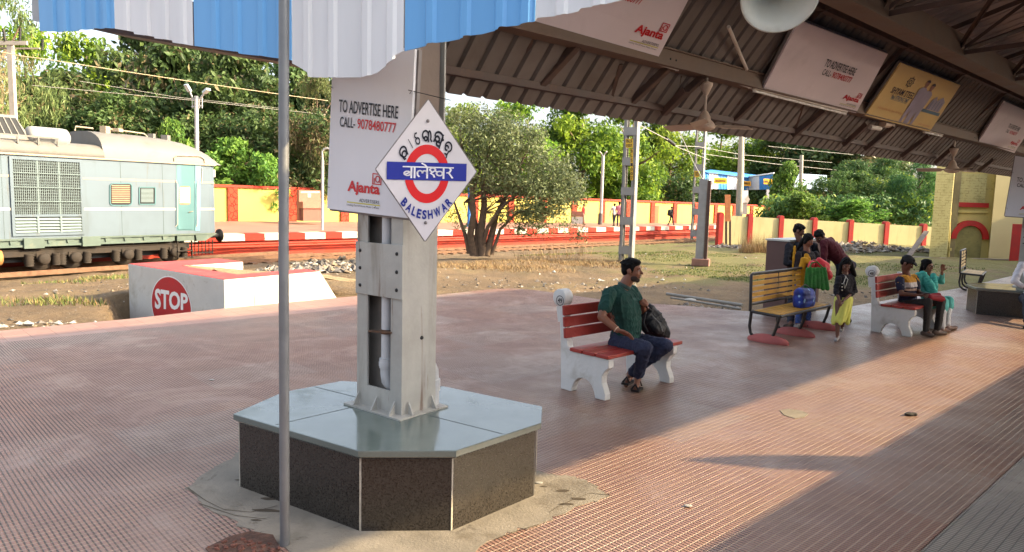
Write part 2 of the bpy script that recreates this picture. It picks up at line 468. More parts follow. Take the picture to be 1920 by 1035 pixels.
RED = tile_mat('red_chequered_tiles', 'red'); GREYT = tile_mat('grey_chequered_tiles', 'grey')
CONC = mat('grey_cement', srgb(128, 120, 108), .85, .16, 3, .006, 60, stain=srgb(92, 82, 68), samt=.7, sscale=2.5, stain2=srgb(66, 58, 50))

def slab(name, pts, z0, z1, m, kind='structure'):
    b = MB(); b.prism([(p[0], p[1], z0) for p in pts], (0, 0, z1 - z0))
    o = b.build(name, m); o['kind'] = kind; return o
def CO(t, o): p = CA(t, o, 0); return (p.x, p.y)
edge = [(-25.0, -8.7), (-7.0, 9.79), (-5.85, 10.94), (-4.88, 12.16), (-3.04, 14.07), (-1.9, 14.42), (-1.48, 14.55), (-.75, 15.35), (-.35, 15.75), (0.05, 15.9), (.5, 15.72), (1.0, 15.3), (1.76, 14.5), (2.5, 14.15), (3.32, 13.92), (4.3, 13.45), (5.2, 13.2), (6.77, 14.38), (7.85, 15.33), (11.41, 18.36)]
red_poly = edge + [CO(70, 2.0), CO(70, -2.78), CO(-26, -2.78)]
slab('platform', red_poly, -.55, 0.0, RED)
slab('grey_paving', [CO(-26, -2.784), CO(70, -2.784), CO(70, -6.2), CO(-26, -6.2)], -.55, -.004, GREYT)

# cement apron round the plinth, with its cracked edge
ap = [(350, 915), (400, 880), (445, 850), (560, 800), (760, 770), (960, 860), (1016, 888), (1075, 893), (1110, 908), (1145, 930), (1090, 948), (1048, 968), (1010, 985), (960, 997), (900, 1025), (860, 1060), (700, 1075), (560, 1045), (500, 1010), (440, 980), (385, 950)]
apw = []
for (p, q) in zip(ap, ap[1:] + ap[:1]):               # ragged outline
    for k in range(6):
        f = k / 6; w = G(p[0] + (q[0] - p[0]) * f, p[1] + (q[1] - p[1]) * f); apw.append(w + Vector((random.uniform(-.022, .022), random.uniform(-.022, .022), 0)))
slab('cement_apron', [(p.x, p.y) for p in apw], -.02, 0.004, CONC)
crk = [[(1145, 930), (1105, 926), (1075, 938), (1048, 950), (1030, 962)], [(1145, 930), (1110, 910)], [(352, 916), (385, 940), (420, 957), (470, 962), (520, 950)], [(372, 945), (440, 968), (500, 975)], [(1010, 985), (960, 1000), (930, 1012)]]
b = MB()
for path in crk:
    P = [G(*q) for q in path]
    for p, q in zip(P, P[1:]):
        d = (q - p).normalized(); nn = Vector((-d.y, d.x, 0)) * random.uniform(.002, .005); b.add([p + nn + ZU * .0065, p - nn + ZU * .0065, q - nn * .6 + ZU * .0065, q + nn * .6 + ZU * .0065], [(0, 1, 2, 3)])
for (x, y, rx, ry) in ((880, 0, 0, 0), (1055, 920, .05, .02), (1085, 935, .06, .018), (1062, 945, .05, .015), (1020, 912, .02, .01), (500, 957, .10, .02), (505, 935, .05, .02), (545, 940, .05, .022), (455, 900, .05, .012), (480, 975, .03, .012)):
    if rx: p = G(x, y, .006); b.add([p + Vector((rx * (1 + .25 * math.sin(2 * a + x)) * math.cos(a), ry * (1 + .2 * math.cos(3 * a + y)) * math.sin(a), .0005)) for a in np.linspace(0, 6.0, 14)], [range(14)])
o = b.build('apron_cracks', mat('crack_dirt', srgb(74, 64, 52), .95, .2, 20)); o['kind'] = 'structure'
# broken-out hole beside the pole
hp = [G(*q) for q in [(385, 1030), (430, 1008), (470, 998), (512, 1005), (525, 1030), (500, 1060), (430, 1070)]]
SOIL = mat('broken_soil', srgb(92, 66, 54), .95, .35, 14, .02, 30, stain=srgb(60, 48, 42), samt=.7, sscale=9)
slab('broken_patch', [(p.x, p.y) for p in hp], -.01, 0.009, SOIL)

# ================= far platform with red and white kerb =================
def kerb_mat():
    t = NT('painted_kerb'); p = t.sep(t.coord())
    n = t.noise(2.0, 6, .7)
    f = t.math('FRACT', t.math('DIVIDE', t.math('ADD', p[0], t.math('MULTIPLY', t.math('SUBTRACT', n, .5), .12)), 2.1))
    c = t.mix(t.math('GREATER_THAN', f, .54), srgb(176, 170, 156), srgb(158, 46, 34))
    c = t.mix(t.math('MULTIPLY', t.ramp(t.noise(5, 7, .7), .58, .75), .5), c, srgb(150, 120, 100))
    return t.out(c, .75, 0, .2)
REDP = mat('red_painted_wall', srgb(164, 52, 32), .75, .16, 2, .003, 40, stain=srgb(140, 56, 40), samt=.55, sscale=1.3)
FARTILE = mat('far_platform_tiles', srgb(140, 104, 88), .8, .12, .6, stain=srgb(150, 96, 84), samt=.5, sscale=.5)
b = MB()
b.add([*FE, *FW], [(i, i + 1, i + 6, i + 5) for i in range(4)])
b.f = [f[::-1] for f in b.f] if (FE[1] - FE[0]).cross(FW[0] - FE[0]).z < 0 else b.f
o = b.build('far_platform', FARTILE); o['kind'] = 'structure'
b = MB()
for i in range(4):
    b.obox(FE[i] + Vector((0, 0, -1.4)), FE[i + 1] - FE[i], Vector((-.716, .698, 0)) * .5, (0, 0, 1.10))
o = b.build('far_platform_face', REDP); o['kind'] = 'structure'
KM = kerb_mat()
e = FE[3] - FE[2]; ang = math.atan2(e.y, e.x)
b = MB(); m3 = Matrix.Rotation(-ang, 3, 'Z')
L = (FE[4] - FE[2]).length
b.obox((-6, -.16, -.30), (L, 0, 0), (0, .62, 0), (0, 0, .312)); b.obox((-6, .462, .012), (L, 0, 0), (0, .16, 0), (0, 0, .004))
R4 = Matrix.Translation(FE[2]) @ Matrix.Rotation(ang, 4, 'Z')
o = b.build('far_platform_kerb', KM)
lo = Vector(o.location); o.location = R4 @ lo; o.rotation_euler = (0, 0, ang); o['kind'] = 'structure'
b = MB(); en = e.normalized(); nn = Vector((.716, -.698, 0))
for zz, of in ((-.44, .30), (-.56, .34)):
    b.tube([FE[2] - en * 3 + nn * of + ZU * zz, FE[2] + en * 20 + nn * of + ZU * (zz + .01), FE[2] + en * 70 + nn * of + ZU * zz], .05, 8)
for k in range(24):
    b.bar(FE[2] + en * (3 * k - 2) + nn * .0 + ZU * -.5, FE[2] + en * (3 * k - 2) + nn * .36 + ZU * -.5, .06, .06)
tag(b.build('service_pipes', REDP), 'pair of red painted pipes running along the far platform face', 'pipe')
# running rails in front of the far platform
STEEL = mat('rusty_rail', srgb(112, 84, 64), .5, .2, 6, metal=.5)
BALL = mat('track_ballast', srgb(118, 106, 92), .95, .3, 9, .05, 14)
b = MB()
for of in (1.3, 2.95):
    b.bar(FE[2] + en * -4 + nn * of + ZU * -.98, FE[2] + en * 70 + nn * of + ZU * -.98, .07, .16)
for k in range(110):
    b.bar(FE[2] + en * (-4 + k * .65) + nn * .9 + ZU * -1.07, FE[2] + en * (-4 + k * .65) + nn * 3.4 + ZU * -1.07, .22, .12)
o = b.build('railway_track', STEEL); o['kind'] = 'structure'
b = MB()
for of in (-.15, -1.8):
    b.bar(T0 + TD * -20 + TN * of + ZU * -.9, T0 + TD * 13 + TN * of + ZU * -.9, .07, .16)
o = b.build('siding_track', STEEL); o['kind'] = 'structure'

# ---- wall behind the far platform ----
YEL = mat('yellow_painted_wall', srgb(186, 170, 84), .8, .06, 1.2, .002, 30, stain=srgb(160, 138, 76), samt=.5, sscale=.8, streak=True, stain2=srgb(140, 128, 84))
ORG = mat('orange_red_pilaster', srgb(206, 70, 38), .75, .2, 8, .02, 7)
def carved_mat():
    t = NT('textured_pilaster'); v = t.coord()
    vo = t.new("ShaderNodeTexVoronoi"); vo.feature = 'DISTANCE_TO_EDGE'; vo.inputs['Scale'].default_value = 3.2; t.l.new(v, vo.inputs['Vector'])
    e_ = t.ramp(vo.outputs['Distance'], .01, .06)
    c = t.mix(e_, srgb(104, 30, 22), srgb(166, 58, 34))
    return t.out(c, .75, 0, .25, t.bump(e_, .03, 1))
CARV = carved_mat()
wd = (FW[3] - FW[2]); wl_ = wd.length; wd = wd.normalized(); wnn = Vector((wd.y, -wd.x, 0))
fw = empty('boundary_wall', FW[2], 0, 'long yellow boundary wall with orange red pilasters behind the far platform', 'wall')
def wz(a): return FW[2].z + (FW[3].z - FW[2].z) * a / wl_
b = MB(); 
a0, a1 = -16, 96
p0 = FW[2] + wd * a0; p1 = FW[2] + wd * a1
b.obox(Vector((p0.x, p0.y, wz(a0) - .3)), (p1 - p0) + ZU * (wz(a1) - wz(a0)) - ZU * (p1.z - p0.z), -wnn * .25, (0, 0, 2.36))
b.build('wall_panel', YEL, fw)
b = MB(); b.obox(Vector((p0.x, p0.y, wz(a0) + 2.06)) + wnn * .14, Vector((p1.x - p0.x, p1.y - p0.y, wz(a1) - wz(a0))), -wnn * .45, (0, 0, .16))
b.build('coping', REDP, fw)
for k in range(-4, 26):
    a = -.43 + k * 3.85 + .25
    q = FW[2] + wd * a; q = Vector((q.x, q.y, wz(a) - .3))
    b = MB(); b.obox(q + wnn * .12, wd * .62, -wnn * .14, (0, 0, 2.34)); b.build('pilaster', CARV, fw)
# brown door leaf in the far wall
b = MB(); q = FW[2] + wd * 42.6; b.obox(Vector((q.x, q.y, wz(42.6))) + wnn * .04, wd * .95, -wnn * .06, (0, 0, 1.75)); b.build('door', mat('rust_door', srgb(176, 84, 46), .7, .2), fw)

# ---- nearer cream wall with red posts ----
CREAM = mat('cream_wall', srgb(190, 178, 132), .85, .06, 1.0, .002, 30, stain=srgb(162, 144, 96), samt=.55, sscale=.7, streak=True, stain2=srgb(130, 120, 92))
REDPOST = mat('red_post_paint', srgb(160, 34, 30), .65, .14, 3, stain=srgb(130, 40, 34), samt=.4)
A = D(1350, 446, 43.9); B = D(1740, 466, 45.9)
cw = empty('boundary_wall', Vector((A.x, A.y, -.35)), 0, 'low cream boundary wall with round topped red posts beyond the waste ground', 'wall')
d_ = Vector((B.x - A.x, B.y - A.y, 0)); Lw = d_.length; d_.normalize(); n_ = Vector((d_.y, -d_.x, 0))
def cwz(a): return A.z + (B.z - A.z) * a / Lw
b = MB(); P0 = Vector((A.x, A.y, A.z - .6)); b.obox(P0, d_ * (Lw + .3) + ZU * (B.z - A.z), -n_ * .2, (0, 0, 1.97))
b.build('wall_panel', CREAM, cw)
for px in (1350, 1405, 1463, 1526, 1594, 1661, 1732):
    u = (px - 960) / FPX
    q = PL(px, 440, A, n_); a = (q - Vector((A.x, A.y, q.z))).dot(d_)
    z = cwz(a); q = A + d_ * a
    b = MB(); w_ = .30; pts = []
    for k in range(9):
        th = math.pi * k / 8; pts.append(Vector((q.x, q.y, z + 1.42 + .13 * math.sin(th))) + d_ * (w_ / 2) * math.cos(th))
    pts = [Vector((q.x, q.y, z - .6)) - d_ * w_ / 2, Vector((q.x, q.y, z - .6)) + d_ * w_ / 2] + pts
    b.prism([p + n_ * .10 for p in pts], -n_ * .42); b.build('post', REDPOST, cw, bevel=.01)
# ================= plinths and columns =================
GRAN = mat('dark_granite', (0.027, 0.022, 0.018), .30, .75, 95, spec=.5, stain=(0.065, 0.057, 0.05), samt=.8, sscale=70)
def gran_top():
    t = NT('polished_granite_slab'); v = t.coord(); n = t.noise(1.3, 6, .6, v); f = t.noise(80, 4, .7, v)
    c = t.mix(t.ramp(n, .3, .7), srgb(86, 96, 91), srgb(102, 112, 106)); c = t.mix(t.math('MULTIPLY', t.ramp(f, .5, .75), .4), c, srgb(84, 94, 90))
    d = t.noise(7, 7, .7, v)
    return t.out(c, t.ramp(d, .35, .75, .05, .22), 0, .85)
GTOP = gran_top()
GROUT = mat('pale_grout', srgb(168, 160, 146), .9, .15, 20)
TOPPX = [(672, 845), (855, 845), (1015, 793), (1017, 762), (832, 724), (640, 714), (530, 735), (437, 776)]
TOPW = [G(x, y, .51) for x, y in TOPPX]
PC = sum(TOPW, Vector((0, 0, 0))) / 8
def plinth(off, label):
    r = empty('granite_plinth', Vector((PC.x, PC.y, 0)) + off, 0, label, 'plinth', 'granite column plinths')
    body = [Vector((p.x, p.y, 0)) + (Vector((PC.x, PC.y, 0)) - Vector((p.x, p.y, 0))).normalized() * .035 + off for p in TOPW]
    top = [p + off for p in TOPW]
    for i in range(8):                     # each facing panel
        a, b_ = body[i], body[(i + 1) % 8]; d = (b_ - a).normalized()
        c = (sum(body, Vector()) / 8); inn = (c - (a + b_) / 2); inn = (inn - d * inn.dot(d)).normalized()
        m = MB(); m.obox(a + d * .006, (b_ - a) - d * .012, inn * .03, (0, 0, .452)); m.build('facing_panel', GRAN, r, bevel=.002)
        m = MB(); m.obox(a - d * .006 + inn * .002 , d * .012, inn * .03, (0, 0, .45)); m.build('grout_joint', GROUT, r)
    m = MB(); m.prism([Vector((p.x, p.y, .455)) for p in body], (0, 0, .012)); m.build('mortar_bed', GROUT, r)
    m = MB(); m.prism([Vector((p.x, p.y, .468)) for p in top], (0, 0, .042)); m.build('top_slab', GTOP, r, bevel=.004)
    c = sum(top, Vector((0, 0, 0))) / 8
    for p, q in ((top[1].lerp(top[2], .55), top[6].lerp(top[5], .5)), (top[7].lerp(top[0], .35), top[4])):
        m = MB(); d = (q - p).normalized(); m.obox(Vector((p.x, p.y, .5105)) + d * .02, (q - p) - d * .04, Vector((-d.y, d.x, 0)) * .004, (0, 0, .0012)); m.build('slab_joint', mat('dark_joint', srgb(88, 94, 92), .8, .1), r)
    return r
plinth(Vector((0, 0, 0)), 'big dark granite eight sided plinth at the foot of the column with the station sign')
CSH = Vector((10.75, 9.1, 0))
plinth(CSH, 'granite plinth farther along the platform, beside the pair on the bench')
GALV = mat('weathered_steel_paint', srgb(164, 161, 153), .5, .12, 3, .002, 30, spec=.45, stain=srgb(116, 106, 90), samt=.75, sscale=3.2, streak=True, stain2=srgb(96, 62, 40))
BRUP = mat('shaded_brown_upper', srgb(112, 96, 86), .6, .12, 3, .002, 30, stain=srgb(90, 74, 62), samt=.6, sscale=3, streak=True, stain2=srgb(120, 92, 56))
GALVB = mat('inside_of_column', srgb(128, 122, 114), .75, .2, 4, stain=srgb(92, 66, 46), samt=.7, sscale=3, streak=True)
BOLT = mat('dark_bolt', srgb(30, 28, 28), .6, .1)
PVC = mat('grey_pvc_pipe', srgb(186, 186, 186), .4, .08, 4, stain=srgb(120, 112, 104), samt=.5, sscale=4)
K0 = C0 + AX * -.03 + TV * -.12
CROT = AXA + R_(8)
def column(off, label, top=3.42):
    r = empty('steel_column', Vector((K0.x, K0.y, .51)) + off, CROT, label, 'column', 'canopy columns')
    w, d, T = .32, .46, .012              # x: width of the face with the sign, y: open face
    H = top - .51
    zs = 2.12 - .51                        # pale below; browner above, with the canopy's shade put into the colour
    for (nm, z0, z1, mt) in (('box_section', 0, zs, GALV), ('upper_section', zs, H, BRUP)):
        hh = z1 - z0; m = MB()
        m.obox((0, 0, z0), (w, 0, 0), (0, T, 0), (0, 0, hh)); m.obox((0, d - T, z0), (w, 0, 0), (0, T, 0), (0, 0, hh)); m.obox((w - T, T, z0), (T, 0, 0), (0, d - 2 * T, 0), (0, 0, hh))
        for y0 in (T, d - T - .10): m.obox((0, y0, z0), (T, 0, 0), (0, .10, 0), (0, 0, hh))       # flanges of the open face
        if z0 == 0: m.obox((0, T + .10, 0), (T, 0, 0), (0, d - 2 * T - .2, 0), (0, 0, .16))
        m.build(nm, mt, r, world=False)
    for (x0, mt) in ((-.022, GALV), (w + .012, GALV)):
        m = MB(); m.obox((x0, -.03, zs + .1), (.014, 0, 0), (0, .05, 0), (0, 0, H - zs - .1)); m.build('edge_strip', mt, r, world=False)
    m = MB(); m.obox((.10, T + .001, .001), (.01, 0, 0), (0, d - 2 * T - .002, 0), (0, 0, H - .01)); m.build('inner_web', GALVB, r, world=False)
    m = MB(); m.obox((-.016, -.012, .80), (.014, 0, 0), (0, d + .012, 0), (0, 0, .36)); cp = m.build('cover_plate', GALV, r, world=False, bevel=.002)
    for yy in (.04, d - .05):
        for zz in (.86, .98, 1.10):
            m = MB(); m.lathe([(1e-4, .006), (.011, .006), (.013, 0)], (-.016, yy, zz), (-1, 0, 0), 10); m.build('bolt_head', BOLT, cp, world=False)
    m = MB(); m.obox((-.07, -.06, .001), (w + .14, 0, 0), (0, d + .12, 0), (0, 0, .012)); bp = m.build('base_plate', GALV, r, world=False)
    for (x, y, ax) in ((-.012, .05, 0), (-.012, .23, 0), (-.012, .42, 0), (.05, -.012, 1), (.27, -.012, 1)):
        m = MB(); c = Vector((x, y, .013))
        e1 = Vector((-.055, 0, 0)) if ax == 0 else Vector((0, -.05, 0)); e2 = Vector((0, .01, 0)) if ax == 0 else Vector((.01, 0, 0))
        m.prism([c, c + e1, c + Vector((0, 0, .09))], e2); m.build('gusset', GALV, bp, world=False)
    m = MB(); m.lathe([(1e-4, .008), (.012, .008), (.014, 0)], (.18, 0, .52), (0, -1, 0), 10); m.build('bolt_head', BOLT, r, world=False)
    return r
col1 = column(Vector((0, 0, 0)), 'pale steel box column on the big plinth, behind the diamond station sign')
col2 = column(CSH + Vector((.2, .0, 0)), 'grey steel column on the far plinth, at the right edge beside the white shirted person')
# rain pipe inside the open face of the near column
r = empty('drain_pipe', col1.location, CROT, 'white plastic drain pipe with an elbow inside the open steel column', 'pipe')
m = MB(); m.tube([(.045, .20, 2.7), (.045, .20, .34)], .038, 14); m.build('pipe', PVC, r, world=False)
m = MB(); m.tube([(.045, .20, .35), (.045, .20, .26), (.05, .195, .21), (.07, .18, .17), (.095, .16, .16)], .043, 14); m.tube([(.045, .20, .30), (.045, .20, .37)], .050, 14); m.tube([(.045, .20, .315), (.045, .20, .345)], .054, 14); m.build('elbow', PVC, r, world=False)
m = MB(); m.bar((.006, .10, .565), (.006, .33, .545), .03, .012); m.tube([(.045, .20, .54), (.045, .20, .57)], .043, 14); m.build('clamp', mat('rusty_clamp', srgb(92, 66, 48), .8, .3, 20), r, world=False)
q = Vector((.33, .02, 0))
r = empty('drain_elbow', col1.location, CROT, 'grey pipe stub standing behind the near steel column on the plinth', 'pipe')
m = MB(); m.tube([(.36, .06, .012), (.36, .06, .12)], .045, 12); m.tube([(.36, .06, .11), (.36, .06, .19)], .052, 12); m.tube([(.36, .06, .19), (.355, .06, .25), (.33, .06, .29)], .042, 12); m.build('pipe', PVC, r, world=False)

# ================= advertisement boards =================
WHITEB = mat('white_flex_board', srgb(214, 212, 216), .45, .03, 1.5, stain=srgb(186, 182, 180), samt=.35, sscale=1.2, streak=True)
PINKB = mat('dusty_white_board', srgb(224, 206, 206), .5, .05, 1.2, stain=srgb(180, 160, 158), samt=.4, sscale=1.0)
INKB = mat('black_print', srgb(34, 32, 40), .5, .05); INKR = mat('red_print', srgb(196, 30, 38), .5, .05)
INKY = mat('olive_print', srgb(196, 186, 60), .5, .05); INKG = mat('grey_print', srgb(96, 98, 104), .5, .05)
FRAME = mat('board_frame_steel', srgb(120, 112, 110), .5, .15, 6)
class Quad:
    def __init__(s, BL, BR, TR, TL, lift=.004):
        s.c = [Vector(p) for p in (BL, BR, TR, TL)]
        s.n = (s.c[1] - s.c[0]).cross(s.c[3] - s.c[0]).normalized()
        if s.n.dot(CAMP - s.c[0]) < 0: s.n = -s.n
        s.lift = lift
    def P(s, u, v): a, b, c, d = s.c; return (a * (1 - u) + b * u) * (1 - v) + (d * (1 - u) + c * u) * v
    def text(s, mb, body, u0, v0, w, h, bold=0., mi=0):
        text_into(mb, body, (0, 0, 0), (1, 0, 0), (0, 1, 0), 1, 1, bold, mi, fn=lambda a, b: s.P(u0 + a * w, v0 + b * h) + s.n * s.lift)
    def rect(s, mb, u0, v0, u1, v1, mi=0, k=1.0):
        mb.add([s.P(u0, v0) + s.n * s.lift * k, s.P(u1, v0) + s.n * s.lift * k, s.P(u1, v1) + s.n * s.lift * k, s.P(u0, v1) + s.n * s.lift * k], [(0, 1, 2, 3)], mi)
    def poly(s, mb, pts, mi=0, k=1.0): mb.add([s.P(*p) + s.n * s.lift * k for p in pts], [range(len(pts))], mi)
    def strokes(s, mb, paths, wd, asp, u0, v0, w, h, mi=0):
        vs, fs = stroke2d(paths, wd); mb.add([s.P(u0 + v.x * w, v0 + v.y * h) + s.n * s.lift for v in vs], fs, mi)
LOGO = [[(0, 0), (1, 0), (1, 1), (0, 1), (0, 0)], [(.2, .1), (.2, .55)], arc2d(.58, .5, .24, .3, 0, 360, 14), [(.82, .2), (.82, .75)]]
def advert(name, Q, label, matb, group, txt=(.10, .80, .72, .09, .68, .60), logo=True, parent=None):
    c = Q.c; ctr = (c[0] + c[1]) / 2
    r = empty(name, ctr, 0, label, 'board', group)
    m = MB(); m.prism(c, -Q.n * .02); m.build('panel', matb, r)
    m = MB()
    for i in range(4): m.bar(c[i] - Q.n * .035, c[(i + 1) % 4] - Q.n * .035, .03, .025, up=Q.n)
    m.build('frame', FRAME, r)
    m = MB(); u0, v1, w, h, v2, w2 = txt
    Q.text(m, 'TO ADVERTISE HERE', u0, v1, w, h, .012)
    Q.text(m, 'CALL-', u0 + .02, v2, w * .27, h * .8, .012)
    Q.text(m, '9078480777', u0 + .02 + w * .31, v2, w * .64, h * .8, .012, 1)
    m.build('lettering', [INKB, INKR], r)
    return r, Q
def ajanta(r, Q, u0, v0, s, sv):
    m = MB()
    Q.text(m, 'Ajanta', u0, v0 + .42 * sv, .88 * s, .42 * sv, .035, 0)
    Q.text(m, 'ADVERTISERS', u0 + .34 * s, v0 + .24 * sv, .54 * s, .10 * sv, .0, 1)
    Q.rect(m, u0, v0 + .185 * sv, u0 + .9 * s, v0 + .215 * sv, 2)
    Q.text(m, 'Leading Out-Of-Home Media Owners', u0, v0 + .08 * sv, .88 * s, .07 * sv, .0, 1)
    Q.strokes(m, LOGO, .10, 1, u0 + .68 * s, v0 + .82 * sv, .22 * s, .30 * sv, 0)
    m.build('logo', [INKR, INKB, INKY], r)
# board hanging on the near column, in the plane of its open face
cx = Vector((math.cos(CROT), math.sin(CROT), 0)); cy = Vector((-cx.y, cx.x, 0))
bp0 = Vector((K0.x, K0.y, 0)) - cx * .035
BQ = [PL(px, py, bp0, cx) for px, py in ((613, 391), (763, 409), (778, 92), (625, 74))]
Q1 = Quad(*BQ)
# left half tilts with the board: text measured on the board itself
r1, _ = advert('advert_board', Q1, 'white advertisement board hung slightly crooked on the near column, behind the diamond sign', WHITEB, 'advertisement boards', (.115, .585, .735, .075, .500, 0))
ajanta(r1, Q1, .27, .015, .46, .205)
for (u, v) in ((.03, .72), (.97, .74), (.03, .13), (.62, .04)):
    m = MB(); m.tube([Q1.P(u, v) + Q1.n * .004, Q1.P(u + (.05 if u > .5 else -.05), v + .012) + Q1.n * .03], .002, 5); m.build('tie_wire', BOLT, r1)
# copy on the far column
r5 = copy_tree(r1); r5.location = Vector(r1.location) + CSH + Vector((.2, 0, 0))
r5['label'] = 'advertisement board on the far column at the right edge of the view'
# boards tilted above the platform, hung between beam and girder
def tilted(px4, o0=-.06, o1=-.55):
    return Quad(*[PL(px, py, C0 + TV * (o0 if i < 2 else o1), TV) for i, (px, py) in enumerate(px4)])
QA = tilted([(962, 28), (1235, 106), (1321, -58), (1048, -150)])
rA, _ = advert('advert_board', QA, 'large dusty advertisement board cut by the top edge, nearest the blue and white fascia', PINKB, 'advertisement boards', (.36, .58, .32, .085, .47, 0))
ajanta(rA, QA, .735, .03, .25, .30)
QB = tilted([(1431, 167), (1605, 212), (1665, 101), (1499, 38)])
rB, _ = advert('advert_board', QB, 'dusty white advertisement board under the roof just right of the loudspeaker horn', PINKB, 'advertisement boards', (.405, .545, .345, .115, .425, 0))
ajanta(rB, QB, .76, .04, .22, .25)
QD = tilted([(1835, 265), (1902, 287), (1947, 218), (1884, 190)])
rD, _ = advert('advert_board', QD, 'small white advertisement board farthest along the roof, above the far column', PINKB, 'advertisement boards', (.42, .52, .32, .10, .40, 0))
ajanta(rD, QD, .72, .06, .24, .25)
# yellow steel advertisement
YB = mat('yellow_flex_board', srgb(216, 182, 118), .5, .05, 1.5, stain=srgb(196, 150, 86), samt=.4, sscale=1.2)
LIL = mat('lilac_print', srgb(158, 146, 160), .5, .1, 6); SKINP = mat('brown_print', srgb(146, 100, 84), .5, .05); DKP = mat('dark_print', srgb(62, 50, 60), .5, .05); TEALP = mat('teal_print', srgb(92, 116, 130), .5, .05); FAINT = mat('faint_red_print', srgb(206, 140, 96), .5, .05)
QC = tilted([(1622, 217), (1743, 247), (1801, 160), (1690, 118)])
rC = empty('advert_board', (QC.c[0] + QC.c[1]) / 2, 0, 'yellow steel company advertisement board with two standing figures, under the roof', 'board', 'advertisement boards')
m = MB(); m.prism(QC.c, -QC.n * .02); m.build('panel', YB, rC)
m = MB()
for i in range(4): m.bar(QC.c[i] - QC.n * .035, QC.c[(i + 1) % 4] - QC.n * .035, .03, .025, up=QC.n)
m.build('frame', FRAME, rC)
m = MB()
QC.text(m, 'SHYAM STEEL', .10, .50, .33, .115, .01, 0); QC.text(m, 'flexi STRONG TMT', .15, .41, .25, .075, .02, 1); QC.rect(m, .15, .395, .40, .40, 1)
QC.text(m, 'Hamesha ke liye Strong', .08, .17, .34, .06, .0, 2)
QC.strokes(m, [arc2d(.5, .5, .45, .45, 0, 360, 12), arc2d(.5, .5, .2, .2, 0, 360, 8)] + [[(.5 + .45 * math.cos(k), .5 + .45 * math.sin(k)), (.5 + .6 * math.cos(k), .5 + .6 * math.sin(k))] for k in np.arange(0, 6.2, .785)], .08, 1, .22, .68, .085, .17, 0)
QC.text(m, '1800 0000000', .74, .085, .20, .035, 0, 2); QC.text(m, 'steel for ever', .74, .03, .20, .04, 0, 0)
# skyline block of the print at right
m.build('lettering', [DKP, TEALP, FAINT, LIL], rC); m = MB()
QC.poly(m, [(.66, .34), (.97, .34), (.97, .40), (.66, .40)], 1); m.build('printed_band', [DKP, TEALP, FAINT, LIL], rC); m = MB()
QC.poly(m, [(.70, .41), (.93, .41), (.93, .62), (.86, .70), (.80, .60), (.76, .68), (.72, .60)], 3)
for u in (.74, .79, .84, .89): QC.rect(m, u, .42, u + .008, .60, 1, 1.4)
m.build('printed_skyline', [DKP, TEALP, FAINT, LIL], rC)
for (u, s, top) in ((.50, .045, .83), (.60, .045, .80)):
    m = MB()
    QC.poly(m, [(u + s * .62 * math.cos(a), top + .055 * math.sin(a)) for a in np.linspace(0, 6.0, 12)], 1, 1.5)
    QC.poly(m, [(u + s * .66 * math.cos(a), top + .030 + .045 * math.sin(a)) for a in np.linspace(0, 3.14, 8)], 2, 1.8)
    QC.poly(m, [(u - .018, top - .08), (u + .018, top - .08), (u + .02, top - .04), (u - .02, top - .04)], 1, 1.2)
    QC.poly(m, [(u - .065, top - .13), (u - .03, top - .075), (u + .03, top - .075), (u + .065, top - .13), (u + .06, top - .38), (u - .055, top - .38)], 0, 1.6)
    QC.poly(m, [(u - .055, top - .38), (u + .06, top - .38), (u + .05, .05), (u + .015, .05), (u + .003, top - .50), (u - .02, .05), (u - .055, .05)], 0, 1.3)
    m.build('printed_figure', [LIL, SKINP, DKP], rC)

# ================= diamond station sign =================
SIGNM = mat('enamel_sign_white', srgb(206, 200, 202), .35, .04, 2, stain=srgb(176, 168, 168), samt=.3, sscale=1.5)
BLUEP = mat('sign_blue', srgb(40, 48, 140), .35, .04); REDS = mat('sign_red', srgb(206, 34, 34), .35, .04); WHP = mat('sign_white_letters', srgb(225, 222, 226), .4, .03); NAVY = mat('sign_navy', srgb(30, 44, 130), .35, .03); BLK = mat('sign_black', srgb(28, 28, 40), .4, .03)
SN = (-cy * .78 - cx * .62).normalized()
sp0 = D(800, 320, 4.56)
ST, SR, SBm, SL = [PL(px, py, sp0, SN) for px, py in ((803, 187), (893, 322), (797, 452), (705, 317))]
Sc = (ST + SR + SBm + SL) / 4
EX = (SR - SL) / 2; EY = (ST - SBm) / 2
def SP(u, v, k=.003): return Sc + EX * u + EY * v + SN * k       # sign coordinates, corners at +-1
sg = empty('station_sign', Sc + SN * .0, 0, 'diamond shaped station name sign with red ring and blue bar on the near column', 'sign')
m = MB(); m.prism([SL, SBm, SR, ST], -SN * .012); m.build('sign_panel', SIGNM, sg)
m = MB()
for i, (p, q) in enumerate(((SL, SBm), (SBm, SR), (SR, ST), (ST, SL))): m.bar(p - SN * .014, q - SN * .014, .012, .02, up=SN)
m.build('sign_edge', FRAME, sg)
RX, RY, TH = .445, .415, .15
oc = Sc
m = MB(); n_ = 64
vs = []
for j in range(n_):
    a = 2 * math.pi * j / n_; vs += [SP(.005 + RX * math.cos(a), -.045 + RY * math.sin(a), .002), SP(.005 + (RX - TH * 1.05) * math.cos(a), -.045 + (RY - TH * .88) * math.sin(a), .002)]
m.add(vs, [(2 * j, 2 * ((j + 1) % n_), 2 * ((j + 1) % n_) + 1, 2 * j + 1) for j in range(n_)], 0)
m.build('red_ring', REDS, sg)
m = MB(); m.add([SP(-.79, -.135, .0045), SP(.80, -.135, .0045), SP(.80, .115, .0045), SP(-.79, .115, .0045)], [(0, 1, 2, 3)]); m.build('blue_bar', BLUEP, sg)
